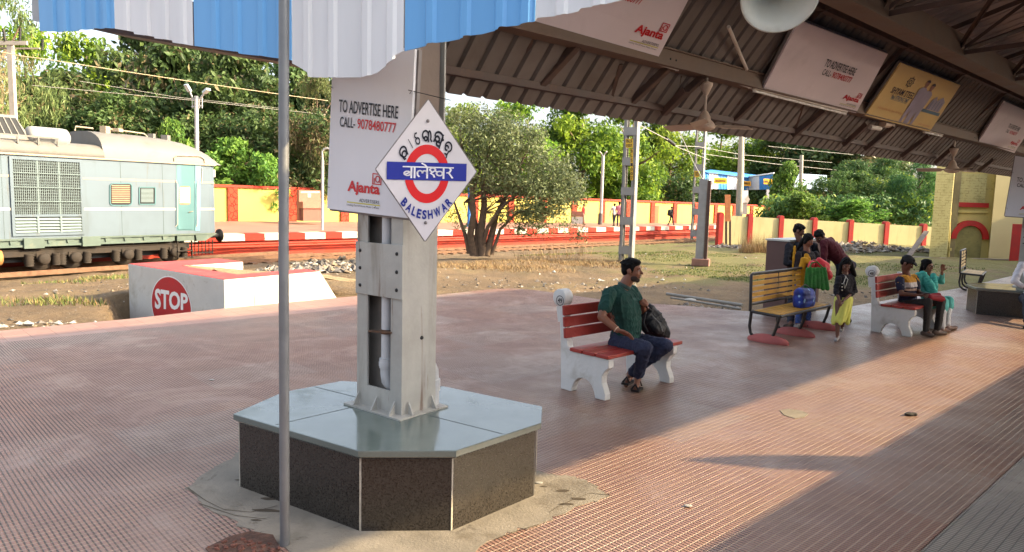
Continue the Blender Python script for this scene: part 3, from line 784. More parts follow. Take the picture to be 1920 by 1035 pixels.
# curved BALESHWAR
m = MB()
word = 'BALESHWAR'
wid = {'B': .95, 'A': 1.0, 'L': .82, 'E': .85, 'S': .9, 'H': 1.0, 'W': 1.35, 'R': .98}
tot = sum(wid[c] for c in word); a0, a1 = 219, 323
acc = 0
for c in word:
    mid = a0 + (a1 - a0) * (acc + wid[c] / 2) / tot; acc += wid[c]
    th = R_(mid); rad = .612
    cxu, cyv = .005 + rad * math.cos(th), -.045 + rad * .95 * math.sin(th)
    tx, ty = -math.sin(th), math.cos(th); nx_, ny_ = -math.cos(th), -math.sin(th)
    lw = wid[c] * .098; lh = .135
    def fn(a, b, cxu=cxu, cyv=cyv, tx=tx, ty=ty, nx_=nx_, ny_=ny_, lw=lw, lh=lh):
        u = (a - .5) * lw; v = (b - .5) * lh
        return SP(cxu + tx * u + nx_ * v, cyv + (ty * u + ny_ * v) * .98, .004)
    text_into(m, c, (0, 0, 0), (1, 0, 0), (0, 1, 0), 1, 1, .035, 0, fn=fn)
m.build('english_name', NAVY, sg)
# Odia name, drawn with strokes round the top of the ring
def put_strokes(mb, paths, wd, cxu, cyv, th, sw, sh, k=.004):
    tx, ty = math.cos(th), math.sin(th)
    vs, fs = stroke2d(paths, wd)
    mb.add([SP(cxu + tx * (v.x - .5) * sw - ty * (v.y - .5) * sh, cyv + (ty * (v.x - .5) * sw + tx * (v.y - .5) * sh), k) for v in vs], fs)
BA = [arc2d(.5, .62, .42, .36, 200, -35, 14), arc2d(.40, .38, .26, .24, 0, 360, 14), [(.84, .42), (.62, .02)], [(.12, .45), (.05, .1), (.2, .02)]]
AA = [[(.5, .0), (.5, .95)]]
EE = [arc2d(.55, .28, .3, .28, 100, 440, 14), [(.48, .56), (.25, .75), (.42, 1.0), (.7, .98)]]
LA = [arc2d(.35, .60, .33, .36, 250, -20, 14), arc2d(.38, .30, .17, .17, 0, 360, 10), [(.66, .45), (.66, .02)], arc2d(.80, .5, .16, .42, 160, -40, 8), [(.92, .22), (1.05, .05)]]
SHVA = [arc2d(.45, .68, .42, .30, 200, -30, 14), arc2d(.36, .48, .22, .18, 0, 360, 12), [(.80, .95), (.80, .0)], arc2d(.60, .22, .2, .14, 60, 300, 9), [(.15, .5), (.1, .2)], [(.80, .55), (.98, .66)]]
RA = [arc2d(.5, .64, .40, .34, 210, -40, 14), arc2d(.42, .45, .2, .18, 40, 330, 10), [(.80, .42), (.86, .1), (.6, .0)], [(.86, .1), (1.0, -.1)]]
m = MB()
for (gl, ang, sw, sh) in ((BA, 147, .20, .20), (AA, 128, .10, .18), (EE, 113, .15, .19), (LA, 92, .21, .20), (SHVA, 67, .23, .25), (RA, 44, .20, .22)):
    th = R_(ang); rad = .555
    put_strokes(m, gl, .15, .005 + rad * math.cos(th), -.03 + rad * .93 * math.sin(th), th - math.pi / 2, sw * .84, sh * .84)
m.build('odia_name', BLK, sg)
# Devanagari name on the blue bar, drawn with strokes
def deva(mb, fnp, wd=.085):
    x = 0; P = []
    def add(paths, dx): P.extend([[(p[0] + dx, p[1]) for p in path] for path in paths])
    ba = [arc2d(.22, .40, .20, .19, 0, 360, 14), [(.06, .30), (.40, .52)], [(.46, 1.0), (.46, .0)]]
    aa = [[(.1, 1.0), (.1, .0)]]
    la = [arc2d(.17, .45, .16, .22, 200, 0, 8), arc2d(.47, .45, .15, .22, 180, -30, 8), [(.02, .30), (.12, .12)], [(.62, 1.0), (.62, 0)]]
    em = [[(.60, 1.02), (.46, 1.22), (.28, 1.34)]]
    sh = [arc2d(.22, .78, .17, .16, 250, -50, 10), [(.30, .64), (.10, .45), (.28, .30), (.34, .1)], [(.36, .66), (.52, .62)]]
    va = [arc2d(.20, .45, .19, .2, 0, 360, 14), [(.45, 1.0), (.45, 0)]]
    ra = [[(.20, 1.0), (.32, .80), (.22, .58), (.06, .52)], [(.16, .55), (.42, .06)]]
    pos = 0.05
    for gl, w in ((ba, .56), (aa, .26), (la, .74), (sh, .46), (va, .60), (ra, .40)):
        add(gl, pos)
        if gl is la: add(em, pos)
        pos += w
    P.append([(0, 1.0), (pos + .06, 1.0)])
    tot = pos + .06
    vs, fs = stroke2d(P, wd)
    mb.add([fnp(v.x / tot, v.y) for v in vs], fs)
m = MB(); deva(m, lambda a, b: SP(-.47 + a * 1.0, -.105 + b * .155, .0065), .115); m.build('hindi_name', WHP, sg)
for v in (.70, -.74):
    m = MB(); m.lathe([(1e-4, .008), (.009, .008), (.011, 0)], SP(.0, v, .0), SN, 10); m.build('bolt_head', FRAME, sg)
m = MB(); m.tube([Q1.P(.96, .76) + Q1.n * .01, PL(845, 188, sp0, SN)], .0025, 5); tag(m.build('tie_wire', BOLT), 'thin dark wire stretched from the white board across the column top', 'wire')

# ================= thin galvanised pole =================
GP = mat('galvanised_pole', srgb(112, 113, 114), .5, .12, 5, .001, 40, metal=.2, stain=srgb(100, 92, 86), samt=.5, sscale=3, streak=True)
q = G(534, 1022)
m = MB(); m.tube([q - ZU * .05, q + Vector((.0, .02, 1.6)), q + Vector((.02, .04, 4.4))], .0275, 20); 
tag(m.build('galvanised_pole', GP), 'slim galvanised steel pole rising from broken paving in front of the plinth', 'pole')

# ================= canopy =================
can = empty('platform_canopy', C0, 0, 'platform roof of dark ribbed sheets with steel lattice and a blue and white end fascia', 'canopy')
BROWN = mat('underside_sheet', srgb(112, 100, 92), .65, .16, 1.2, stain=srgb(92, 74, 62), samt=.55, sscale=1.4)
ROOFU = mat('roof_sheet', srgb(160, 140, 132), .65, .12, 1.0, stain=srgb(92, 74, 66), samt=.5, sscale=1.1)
RUST = mat('dark_brown_steel', srgb(84, 64, 56), .6, .2, 5, stain=srgb(116, 82, 58), samt=.5, sscale=4)
BEAMB = mat('brown_beam', srgb(112, 88, 72), .6, .14, 3, stain=srgb(100, 80, 64), samt=.5, sscale=3)
def corr(mb, A0, along, L, B, pitch, depth, nrm, r0=.30, thick=True, edge0=None, edge1=None):
    """Ribbed sheet: from A0 along for L; every rib runs in direction B (full vector). edge0/1: functions s -> extra offset along B at the two ends."""
    n = int(L / pitch); prof = []
    for k in range(n):
        s = k * pitch; prof += [(s, 0), (s + pitch * (1 - r0), 0), (s + pitch * (1 - r0 * .75), depth), (s + pitch * (1 - r0 * .25), depth)]
    prof.append((n * pitch, 0))
    B = Vector(B); bl = B.length; bn = B / bl; nrm = Vector(nrm); along = Vector(along)
    vs = []
    for (s, d) in prof:
        e0 = edge0(s) if edge0 else 0; e1 = edge1(s) if edge1 else bl
        for e in (e0, e1): vs.append(Vector(A0) + along * s + bn * e + nrm * d)
    m_ = len(prof)
    mb.add(vs, [(2 * i, 2 * i + 2, 2 * i + 3, 2 * i + 1) for i in range(m_ - 1)])
def solidify(o, t):
    md = o.modifiers.new('t', 'SOLIDIFY'); md.thickness = t; md.offset = 0
def tn(o): return .12 + (.43 - o) * .36          # where the end fascia cuts the canopy
# steep left sheet: eave -> beam -> upper slope
eo, ez = .45, 2.785
m = MB(); A0 = CA(-.40, eo, ez); Bv = CA(-.40, -.02, 3.345) - A0; nn_ = AX.cross(Bv).normalized()
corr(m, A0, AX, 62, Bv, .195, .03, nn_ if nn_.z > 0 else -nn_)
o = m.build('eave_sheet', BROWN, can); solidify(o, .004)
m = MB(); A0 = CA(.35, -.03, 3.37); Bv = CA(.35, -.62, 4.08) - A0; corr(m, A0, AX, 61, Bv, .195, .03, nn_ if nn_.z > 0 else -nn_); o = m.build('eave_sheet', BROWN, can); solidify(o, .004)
# main roof: up to the ridge, down to the right eave
def roof(o0, z0, o1, z1, name):
    m = MB(); t0 = min(tn(o0), tn(o1)) ; A0 = CA(0, o0, z0); Bv = CA(0, o1, z1) - A0
    n = 0
    L = 62; pitch = .25
    A0 = CA(tn((o0 + o1) / 2) + .1, o0, z0); nn2 = AX.cross(Bv).normalized(); nn2 = nn2 if nn2.z > 0 else -nn2
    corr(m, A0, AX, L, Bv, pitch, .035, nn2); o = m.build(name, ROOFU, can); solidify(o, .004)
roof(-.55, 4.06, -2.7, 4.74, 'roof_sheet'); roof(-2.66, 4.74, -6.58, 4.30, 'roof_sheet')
m = MB(); corr(m, CA(1.4, -2.68, 4.80), AX, 60, (0, 0, 2.3), .25, .03, TV); o = m.build('shade_sheet', ROOFU, can); solidify(o, .004)  # unseen upright sheet added above the ridge to lengthen the roof's shade
# beam over the columns, rails, purlins
m = MB(); m.bar(CA(.15, 0, 3.31), CA(62, 0, 3.31), .12, .14); m.bar(CA(.15, 0, 3.235), CA(62, 0, 3.235), .17, .012); m.bar(CA(.15, 0, 3.385), CA(62, 0, 3.385), .17, .012)
bm_ = m.build('main_beam', BEAMB, can)
for k in range(5):
    for q in (.0, .09):
        m = MB(); m.lathe([(1e-4, .004), (.010, .004), (.010, 0)], CA(2.95 + k * 2.4 + q, -.062, 3.30), -TV, 8); m.build('bolt_head', BOLT, bm_)
m = MB(); m.angle(CA(.1, .33, 2.905), CA(62, .33, 2.905), .055, up=(0, 0, 1)); m.build('eave_rail', RUST, can)
def oi(px, py, o): return PL(px, py, C0 + TV * o, TV)
ST2 = [((1087, 72), (1006, 160)), ((1249, 126), (1177, 193)), ((1282, 168), (1240, 212)), ((1314, 144), (1241, 210)), ((1428, 173), (1370, 226)), ((1544, 206), (1484, 254)), ((1624, 232), (1580, 272)), ((1674, 236), (1620, 280)), ((1740, 254), (1689, 293)), ((1788, 274), (1752, 306)), ((1838, 290), (1808, 316)), ((1862, 298), (1834, 321))]
for (p, q) in ST2:
    m = MB(); m.angle(oi(*p, .0), oi(q[0], q[1], .34), .06, up=tuple(AX)); m.build('strut', RUST, can)
for p, q in (((996, 70), (977, 150)), ((1164, 120), (1143, 190)), ((1275, 140), (1262, 205)), ((1390, 165), (1376, 228)), ((1505, 195), (1487, 252))):
    m = MB(); m.bar(oi(*p, .10), oi(q[0], q[1], .36), .035, .035); m.build('strut', RUST, can)
m = MB(); m.bar(CA(.7, -1.2, 3.91), CA(62, -1.2, 3.91), .16, .26); m.bar(CA(.7, -1.2, 3.78), CA(62, -1.2, 3.78), .22, .014); m.build('girder', BEAMB, can)
for oo, zz in ((-.62, 4.02), (-1.9, 4.42), (-2.7, 4.66), (-3.8, 4.50), (-5.2, 4.35), (-6.3, 4.25)):
    m = MB(); m.bar(CA(tn(oo) + .2, oo, zz), CA(62, oo, zz), .07, .09); m.build('purlin', RUST, can)
# lattice frames across, every 2.4 m
for k in range(20):
    t = 2.35 + 2.4 * k
    m = MB()
    m.angle(CA(t, .0, 3.40), CA(t, -.62, 4.0), .05, up=tuple(AX)); m.angle(CA(t, -.6, 3.98), CA(t, -2.7, 4.62), .05, up=tuple(AX)); m.angle(CA(t, -2.7, 4.62), CA(t, -6.3, 4.22), .05, up=tuple(AX))
    pts = [(-.62, 4.04), (-1.2, 3.84), (-1.9, 4.36), (-2.5, 3.98), (-3.2, 4.5), (-3.9, 4.0), (-4.6, 4.36), (-5.3, 4.02), (-6.0, 4.22)]
    for a, b_ in zip(pts, pts[1:]): m.angle(CA(t, *a), CA(t, *b_), .035, up=tuple(AX))
    m.angle(CA(t, -1.2, 3.84), CA(t, -6.2, 4.0), .05, up=tuple(AX))
    m.build('roof_truss', RUST, can)
for k in range(9):                                   # longitudinal lattice bracing
    t = 2.35 + 2.4 * k
    m = MB(); m.angle(CA(t, .10, 3.36), CA(t + 2.4, -.50, 4.04), .045, up=tuple(TV)); m.angle(CA(t + .8, .10, 3.36), CA(t, -.5, 4.0), .04, up=tuple(TV))
    m.angle(CA(t, -1.2, 3.84), CA(t + 1.2, -2.0, 4.40), .04, up=tuple(TV)); m.angle(CA(t + 1.2, -2.0, 4.40), CA(t + 2.4, -1.2, 3.84), .04, up=tuple(TV)); m.angle(CA(t + .6, -2.0, 4.40), CA(t + 2.2, -3.8, 4.46), .04, up=tuple(TV))
    m.build('bracing', RUST, can)

# blue and white end fascia
FS = .80
fp0 = Vector((-.3034 * 5.5, 5.5, 0)) * FS + Vector((0, 0, 0)); fd = Vector((.9, -.435, 0)).normalized(); fn_ = Vector((.435, .9, 0)).normalized()
def FP(px, py): return PL(px, py, fp0, fn_)
def fs_(px, py): p = FP(px, py); return (p - fp0).dot(fd), p.z
def sheet_paint(name, col):
    t = NT(name); v = t.coord(); n = t.noise(2.0, 5, .6, t.scaled(v, (1, 1, .2)))
    c = t.mix(t.ramp(n, .3, .7), shade(col, .93), shade(col, 1.05))
    n2 = t.noise(9, 6, .7, t.scaled(v, (1, 1, .15))); c = t.mix(t.math('MULTIPLY', t.ramp(n2, .6, .8), .35), c, shade(col, .72))
    return t.out(c, .38, 0, .4)
FB = sheet_paint('blue_sheet_paint', srgb(98, 160, 212)); FWh = sheet_paint('white_sheet_paint', srgb(214, 214, 214))
cont = [[(75, 58), (112, 60), (147, 58), (148, 57), (183, 54), (215, 53)],
        [(217, 54), (252, 60), (253, 64), (290, 69), (291, 72), (324, 76), (325, 80), (363, 86)],
        [(365, 86), (408, 92), (450, 98), (451, 101), (490, 105), (547, 113)],
        [(549, 119), (580, 136), (582, 145), (627, 146), (685, 145), (708, 137), (743, 110), (743, 103), (757, 96)],
        [(759, 96), (800, 86), (804, 82), (840, 78), (870, 72), (871, 68), (905, 64), (935, 56), (938, 51), (970, 48), (1003, 40)],
        [(1005, 38), (1008, 34), (1050, 30), (1085, 22), (1090, 16), (1120, 12), (1170, 0)]]
cols = [FB, FWh, FB, FWh, FB, FWh]
ribs = [[102, 126, 155, 182, 202], [240, 278, 312, 345], [405, 446, 492, 528], [578, 625, 688, 735], [808, 872, 938, 985], [1052, 1120]]
ZT = 4.6
for i, (cn, mt, rb) in enumerate(zip(cont, cols, ribs)):
    P = [fs_(*p) for p in cn]
    if i == 5:
        for k in range(1, 3): P.append((P[-1][0] + .16, P[-1][1] + .02))
    rbs = [fs_(x, 60)[0] for x in rb]
    ss = sorted(set([p[0] for p in P] + [r0 + e for r0 in rbs for e in (-.035, -.018, .018, .035)]))
    ss = [s for s in ss if P[0][0] <= s <= P[-1][0]]
    xs = [p[0] for p in P]; zs = [p[1] for p in P]
    vs = []
    for s in ss:
        z = float(np.interp(s, xs, zs)); d = 0
        for r0 in rbs:
            d = max(d, min(1, max(0, (.035 - abs(s - r0)) / .017)) * .015)
        pp = fp0 + fd * s - fn_ * (d + .004 * (i % 2))
        vs += [Vector((pp.x, pp.y, z)), Vector((pp.x, pp.y, ZT))]
    m = MB(); m.add(vs, [(2 * j, 2 * j + 2, 2 * j + 3, 2 * j + 1) for j in range(len(ss) - 1)])
    o = m.build('fascia_sheet', mt, can, label=('blue' if mt is FB else 'white') + ' ribbed fascia sheet'); solidify(o, .004)
    sR = P[-1][0]; zR = P[-1][1]
wdt = .80
for k in range(5):                                    # fascia goes on above the picture
    m = MB(); s0 = sR + .01 + k * wdt
    vs = []
    for j in range(9):
        s = s0 + j * (wdt - .01) / 8; d = .028 if j % 2 else 0
        pp = fp0 + fd * s - fn_ * d; vs += [Vector((pp.x, pp.y, zR + .135 * (s - sR))), Vector((pp.x, pp.y, ZT + .2 + .1 * k))]
    m.add(vs, [(2 * j, 2 * j + 2, 2 * j + 3, 2 * j + 1) for j in range(8)])
    mt = FB if k % 2 == 0 else FWh
    o = m.build('fascia_sheet', mt, can, label=('blue' if mt is FB else 'white') + ' ribbed fascia sheet'); solidify(o, .004)
# folded return at the left end, soffit beam and carrying rails behind the fascia
Lp = FP(75, 58); 
m = MB(); q0 = FP(77, 30); bk = (FP(48, 30) - q0)
m.add([FP(77, 40), FP(60, 38), FP(48, 36), Vector((FP(48, 36).x, FP(48, 36).y, ZT)), Vector((FP(60, 38).x, FP(60, 38).y, ZT)), Vector((FP(77, 40).x, FP(77, 40).y, ZT))], [(0, 1, 4, 5), (1, 2, 3, 4)])
for i_ in range(len(m.v)):
    p = Vector(m.v[i_]); m.v[i_] = tuple(p + fn_ * (.05 + (.04 if i_ in (1, 4) else 0)))
o = m.build('fascia_return', mat('grey_fascia_return', srgb(170, 172, 172), .5, .08), can); solidify(o, .004)
m = MB()
pA = PL(172, 55, fp0 + fn_ * .25, fn_); pB = PL(556, 121, fp0 + fn_ * .25, fn_)
m.prism([pA, pB, pB + ZU * .30, pA + ZU * .30], fn_ * .35); m.build('soffit_beam', RUST, can)
for hz in (3.6, 4.3):
    m = MB(); m.bar(fp0 + fd * -2.2 + fn_ * .06 + ZU * hz, fp0 + fd * 5.5 + fn_ * .06 + ZU * hz, .05, .05); m.build('carrying_rail', RUST, can)

# ================= tube lights, fans, horn =================
TUBE = mat('pale_light_casing', srgb(214, 200, 186), .4, .05); 
def batten(p, q, label):
    r = empty('tube_light', (Vector(p) + Vector(q)) / 2, 0, label, 'light', 'tube lights under the roof')
    p, q = Vector(p), Vector(q); d = (q - p).normalized()
    m = MB(); m.bar(p + ZU * .02, q + ZU * .02, .055, .03); m.build('casing', TUBE, r, bevel=.006)
    m = MB(); m.tube([p + d * .03 - ZU * .012, q - d * .03 - ZU * .012], .014, 8); m.build('tube', mat('glass_tube', srgb(232, 226, 216), .25, .02), r)
    m = MB()
    for e in (p + d * .02, q - d * .02): m.box(e - ZU * .005, (.03, .03, .045))
    m.build('end_cap', TUBE, r)
    m = MB()
    for f in (.2, .8): m.tube([p.lerp(q, f) + ZU * .03, p.lerp(q, f) + ZU * .12], .004, 5)
    m.build('hanger', RUST, r)
    return r
for (p, q, lab) in (((985, 43), (1082, 75), 'tube light along the beam below the nearest advertisement board, left one'), ((1158, 95), (1272, 128), 'tube light along the beam below the nearest advertisement board, right one'),
                    ((1341, 140), (1408, 162), 'short tube light between the ceiling fan and the dusty board'), ((1412, 168), (1586, 212), 'long pale strip light under the dusty board beside the loudspeaker'),
                    ((1732, 246), (1766, 254), 'tube light under the right corner of the yellow board')):
    o_ = -.02
    batten(oi(p[0], p[1], o_) , oi(q[0], q[1], o_), lab)
for (p, q, lab) in (((1572, -6), (1650, 28), 'tube light on the upper girder at the top edge, nearest the horn'), ((1720, 64), (1792, 98), 'tube light on the upper girder above the yellow board'), ((1824, 112), (1882, 142), 'tube light on the upper girder right of the yellow board'), ((1914, 158), (1960, 182), 'tube light on the upper girder cut by the right edge')):
    batten(oi(p[0], p[1], -1.06), oi(q[0], q[1], -1.06), lab)
m = MB(); a_, b_ = oi(1366, 50, -.35), oi(1400, 130, -.08); m.tube([a_, b_], .018, 8)
tag(m.build('loose_tube', TUBE), 'loose white tube hanging askew in the dark roof gap left of the horn', 'tube')

FANM = mat('cream_fan_enamel', srgb(196, 170, 148), .45, .08, 6, stain=srgb(140, 116, 100), samt=.5, sscale=6)
def fan(p_top, p_mot, R, label, a0):
    top = Vector(p_top); mot = Vector((top.x, top.y, Vector(p_mot).z))
    s = R / .62
    r = empty('ceiling_fan', mot, 0, label, 'fan', 'ceiling fans under the roof')
    m = MB(); m.lathe([(.03 * s, 0), (.085 * s, -.02 * s), (.08 * s, -.06 * s), (.03 * s, -.17 * s), (.02 * s, -.18 * s)], top, (0, 0, 1), 20); m.tube([top, top + ZU * .14 * s], .02 * s, 8); m.build('canopy_cup', FANM, r)
    m = MB(); m.tube([top, mot + ZU * .12 * s], .017 * s, 10); m.build('down_rod', FANM, r)
    m = MB(); m.lathe([(.02 * s, .20 * s), (.04 * s, .18 * s), (.075 * s, .12 * s), (.08 * s, .08 * s), (.13 * s, .03 * s), (.15 * s, -.01 * s), (.13 * s, -.045 * s), (.06 * s, -.07 * s), (1e-4, -.075 * s)], mot, (0, 0, 1), 28); m.build('motor', FANM, r)
    for k in range(3):
        a = a0 + k * 2 * math.pi / 3; d = Vector((math.cos(a), math.sin(a), 0)); n = Vector((-d.y, d.x, 0))
        m = MB(); pts = []
        for (f, w1, w2) in ((.14, .025, .025), (.26, .03, .03), (.34, .08, .10), (.6, .085, .115), (1.0, .075, .10)):
            pts.append((f, w1, w2))
        ti = .012
        vs = []
        for (f, w1, w2) in pts:
            c = mot + d * f * R * 1.05; tw = .32
            vs += [c + n * w1 * s + ZU * (w1 * tw * s), c - n * w2 * s - ZU * (w2 * tw * s)]
        m.add(vs, [(2 * j, 2 * j + 1, 2 * j + 3, 2 * j + 2) for j in range(len(pts) - 1)])
        o = m.build('blade', FANM, r); solidify(o, .006)
    return r
p = oi(1325, 153, .0); q = oi(1322, 236, .0); fan(p, q, .46, 'cream ceiling fan nearer the camera, hanging left of the loudspeaker side boards', .15)
p = oi(1789, 277, .0); q = oi(1785, 318, .0); fan(p, q, .52, 'cream ceiling fan farther along, in front of the yellow building', .45)
r = empty('roof_lamp', oi(1641, 240, .05), 0, 'small white tubular lamp hanging below the yellow board', 'light')
m = MB(); m.tube([oi(1631, 238, .05), oi(1650, 241, .05)], .033, 12); m.build('lamp_body', TUBE, r)
m = MB(); m.tube([oi(1655, 232, .05), oi(1672, 234, .05)], .05, 12); m.bar(oi(1660, 234, .05), oi(1662, 218, .0), .02, .02); m.build('lamp_bracket', FANM, r)

HORN = mat('horn_enamel', srgb(206, 206, 198), .35, .06, 3, stain=srgb(150, 148, 140), samt=.4, sscale=3)
hc = D(1463, -6, 4.95)
hx = (Vector((-.12, -.80, -.62))).normalized()
r = empty('loudspeaker_horn', hc, 0, 'large pale grey horn loudspeaker hanging at the top edge, facing down to the platform', 'loudspeaker')
prof = [(.245, .0), (.238, .0), (.20, -.05), (.16, -.12), (.115, -.20), (.075, -.28), (.055, -.34)]
outp = [(.25, -.002), (.205, -.06), (.165, -.13), (.12, -.21), (.085, -.30), (.07, -.36)]
m = MB(); m.lathe(prof, hc, hx, 40); m.lathe([(a, b_ - .006) for a, b_ in outp], hc, hx, 40); m.lathe([(.245, 0), (.252, -.004), (.25, -.01)], hc, hx, 40); m.build('bell', HORN, r)
m = MB(); m.lathe([(1e-4, -.10), (.03, -.105), (.05, -.14), (.058, -.22), (.05, -.33)], hc, hx, 24); m.build('centre_cone', mat('dark_horn_core', srgb(70, 72, 74), .5, .1), r)
m = MB(); m.lathe([(.05, -.335), (.095, -.345), (.10, -.50), (.08, -.54), (1e-4, -.545)], hc, hx, 24); m.build('driver', HORN, r)
m = MB(); m.bar(hc - hx * .40, hc - hx * .40 + ZU * .55, .03, .03); m.build('bracket', RUST, r)
# ================= vegetation =================
def leaf_mat(name, a, b, trans=.35):
    t = NT(name); oi_ = t.new("ShaderNodeObjectInfo"); ge = t.new("ShaderNodeNewGeometry")
    n = t.noise(.5, 4, .6, ge.outputs['Position']); n2 = t.noise(9, 2, .5, ge.outputs['Position'])
    f = t.math('ADD', t.math('MULTIPLY', t.ramp(n, .3, .7), .6), t.math('MULTIPLY', n2, .4))
    c = t.mix(f, a, b)
    hs = t.new("ShaderNodeHueSaturation"); t.l.new(c, hs.inputs['Color'])
    t.l.new(t.math('ADD', .485, t.math('MULTIPLY', oi_.outputs['Random'], .03)), hs.inputs['Hue'])
    t.l.new(t.math('ADD', .9, t.math('MULTIPLY', oi_.outputs['Random'], .3)), hs.inputs['Value'])
    t.out(hs.outputs[0], .5, 0, .25)
    tr = t.new("ShaderNodeBsdfTranslucent"); t.l.new(hs.outputs[0], tr.inputs[0])
    mx = t.new("ShaderNodeMixShader"); mx.inputs[0].default_value = trans
    t.l.new(t.bsdf.outputs[0], mx.inputs[1]); t.l.new(tr.outputs[0], mx.inputs[2])
    t.l.new(mx.outputs[0], t.n['Material Output'].inputs[0])
    return t.mat
LM = {
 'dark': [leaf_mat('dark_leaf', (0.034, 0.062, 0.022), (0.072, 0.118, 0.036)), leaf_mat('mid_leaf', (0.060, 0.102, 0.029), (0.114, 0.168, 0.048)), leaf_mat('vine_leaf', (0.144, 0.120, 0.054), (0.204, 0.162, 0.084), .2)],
 'bright': [leaf_mat('bright_leaf', (0.170, 0.255, 0.026), (0.300, 0.400, 0.040), .45), leaf_mat('green_leaf', (0.090, 0.170, 0.024), (0.160, 0.260, 0.034), .45), leaf_mat('deep_leaf', (0.050, 0.100, 0.022), (0.090, 0.150, 0.030))],  # third tone is a deeper green, mixed in at random
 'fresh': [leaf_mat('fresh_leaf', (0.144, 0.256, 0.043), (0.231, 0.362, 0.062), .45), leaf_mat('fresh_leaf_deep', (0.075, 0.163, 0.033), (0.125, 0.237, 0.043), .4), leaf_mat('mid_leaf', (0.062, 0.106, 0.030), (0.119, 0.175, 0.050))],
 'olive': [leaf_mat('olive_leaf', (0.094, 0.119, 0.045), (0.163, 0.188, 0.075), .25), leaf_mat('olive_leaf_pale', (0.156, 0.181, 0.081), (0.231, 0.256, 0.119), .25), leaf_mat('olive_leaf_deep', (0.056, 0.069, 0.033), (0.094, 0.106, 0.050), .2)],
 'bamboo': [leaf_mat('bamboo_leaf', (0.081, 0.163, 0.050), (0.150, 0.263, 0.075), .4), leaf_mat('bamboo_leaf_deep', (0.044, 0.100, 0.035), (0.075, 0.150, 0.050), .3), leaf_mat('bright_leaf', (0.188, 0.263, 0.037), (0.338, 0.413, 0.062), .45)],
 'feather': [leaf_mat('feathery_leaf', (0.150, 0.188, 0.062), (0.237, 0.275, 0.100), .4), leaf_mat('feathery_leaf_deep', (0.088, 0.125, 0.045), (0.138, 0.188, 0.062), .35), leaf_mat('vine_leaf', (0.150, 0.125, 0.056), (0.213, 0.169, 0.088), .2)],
}
BARK = mat('tree_bark', srgb(112, 92, 74), .9, .25, 7, .015, 18, stain=srgb(70, 56, 46), samt=.6, sscale=5, streak=True)
def leaves(name, clumps, n, size, mats, parent, seed, weights=(.5, .35, .15), droop=0.0, elong=2.1, gap=.25, world=False):
    rg = np.random.default_rng(seed)
    cl = np.array([[*c, *r] for c, r in clumps], float)
    vol = (cl[:, 3] * cl[:, 4] + cl[:, 3] * cl[:, 5] + cl[:, 4] * cl[:, 5]); ci = rg.choice(len(cl), n, p=vol / vol.sum())
    d = rg.normal(size=(n, 3)); d /= np.linalg.norm(d, axis=1)[:, None]
    rr = rg.random(n) ** .33
    rr = np.where(rg.random(n) < .25, rr * rg.random(n), rr) * (1 + .10 * rg.normal(size=n))
    p = cl[ci, :3] + d * cl[ci, 3:] * rr[:, None]
    # uneven: drop leaves in noisy pockets
    sc = cl[:, 3:].mean()
    nz = vnoise(p[:, 0] / sc * 2.3 + 20, p[:, 1] / sc * 2.3 + p[:, 2] / sc * 2.9 + 30)
    p = p[nz > gap]; d = d[nz > gap]; ci = ci[nz > gap]; m = len(p)
    nrm = d * .7 + rg.normal(size=(m, 3)) * .8 + np.array([0, 0, .5]); nrm /= np.linalg.norm(nrm, axis=1)[:, None]
    a = rg.normal(size=(m, 3)); a[:, 2] -= droop * 2; a -= nrm * (a * nrm).sum(1)[:, None]; a /= np.linalg.norm(a, axis=1)[:, None]
    b = np.cross(nrm, a); s = size * (.55 + .9 * rg.random(m))[:, None]
    v = np.stack([p - a * s * .5, p + b * s * .5 / elong + nrm * s * .06, p + a * s * .55, p - b * s * .5 / elong + nrm * s * .06], 1).reshape(-1, 3)
    if world: v = v - np.array(root_offset(parent))
    f = np.arange(m * 4).reshape(m, 4)
    cm = rg.choice(3, len(cl), p=weights); mi = np.where(rg.random(m) < .6, cm[ci], rg.choice(3, m, p=weights))
    me = bpy.data.meshes.new(name); me.from_pydata(v.tolist(), [], f.tolist())
    me.polygons.foreach_set('material_index', mi.tolist())
    for k in mats: me.materials.append(k)
    me.update()
    o = bpy.data.objects.new(name, me); COL.objects.link(o); o.parent = parent
    return o
def unit_tree(kind, seed, n, lsize, droop=0., elong=2.1, shape='round', gap=.27, w=(.5, .35, .15)):
    """A tree of height 1, half-width about .42, at the origin, made of trunk and crown."""
    rg = random.Random(seed)
    root = empty(kind[1], (0, 0, 0))
    cl = []
    k = 26
    for i in range(k):
        h = rg.uniform(.16, .90)
        env = {'round': math.sin(math.pi * min(1, max(0, (h - .02) / 1.0)) ** .8), 'column': .75 * (1 - h * .45), 'wide': 1.15 * math.sin(math.pi * h ** .9)}[shape]
        rad = .36 * max(.12, env); a = rg.uniform(0, 6.28); q = rad * math.sqrt(rg.random())
        r = rg.uniform(.09, .17)
        cl.append(((q * math.cos(a), q * math.sin(a), h), (r, r, r * rg.uniform(.6, .95))))
    cl += [((0, 0, .88), (.13, .13, .10)), ((.05, -.03, .55), (.24, .24, .22))]
    cr = leaves('crown', cl, n, lsize, LM[kind[0]], root, seed, w, droop, elong, gap)
    m = MB(); m.tube([(0, 0, -.03), (.008, .0, .18), (-.01, .01, .42), (.0, 0, .78)], [.030, .024, .017, .006], 8)
    for i in range(7):
        a = rg.uniform(0, 6.28); h = .2 + .07 * i; L = rg.uniform(.16, .30)
        p = Vector((0, 0, h)); q = p + Vector((math.cos(a) * L, math.sin(a) * L, rg.uniform(.08, .2)))
        m.tube([p, p.lerp(q, .5) + Vector((0, 0, -.015)), q], [.012, .008, .003], 6)
    m.build('trunk', BARK, root, world=False)
    return root
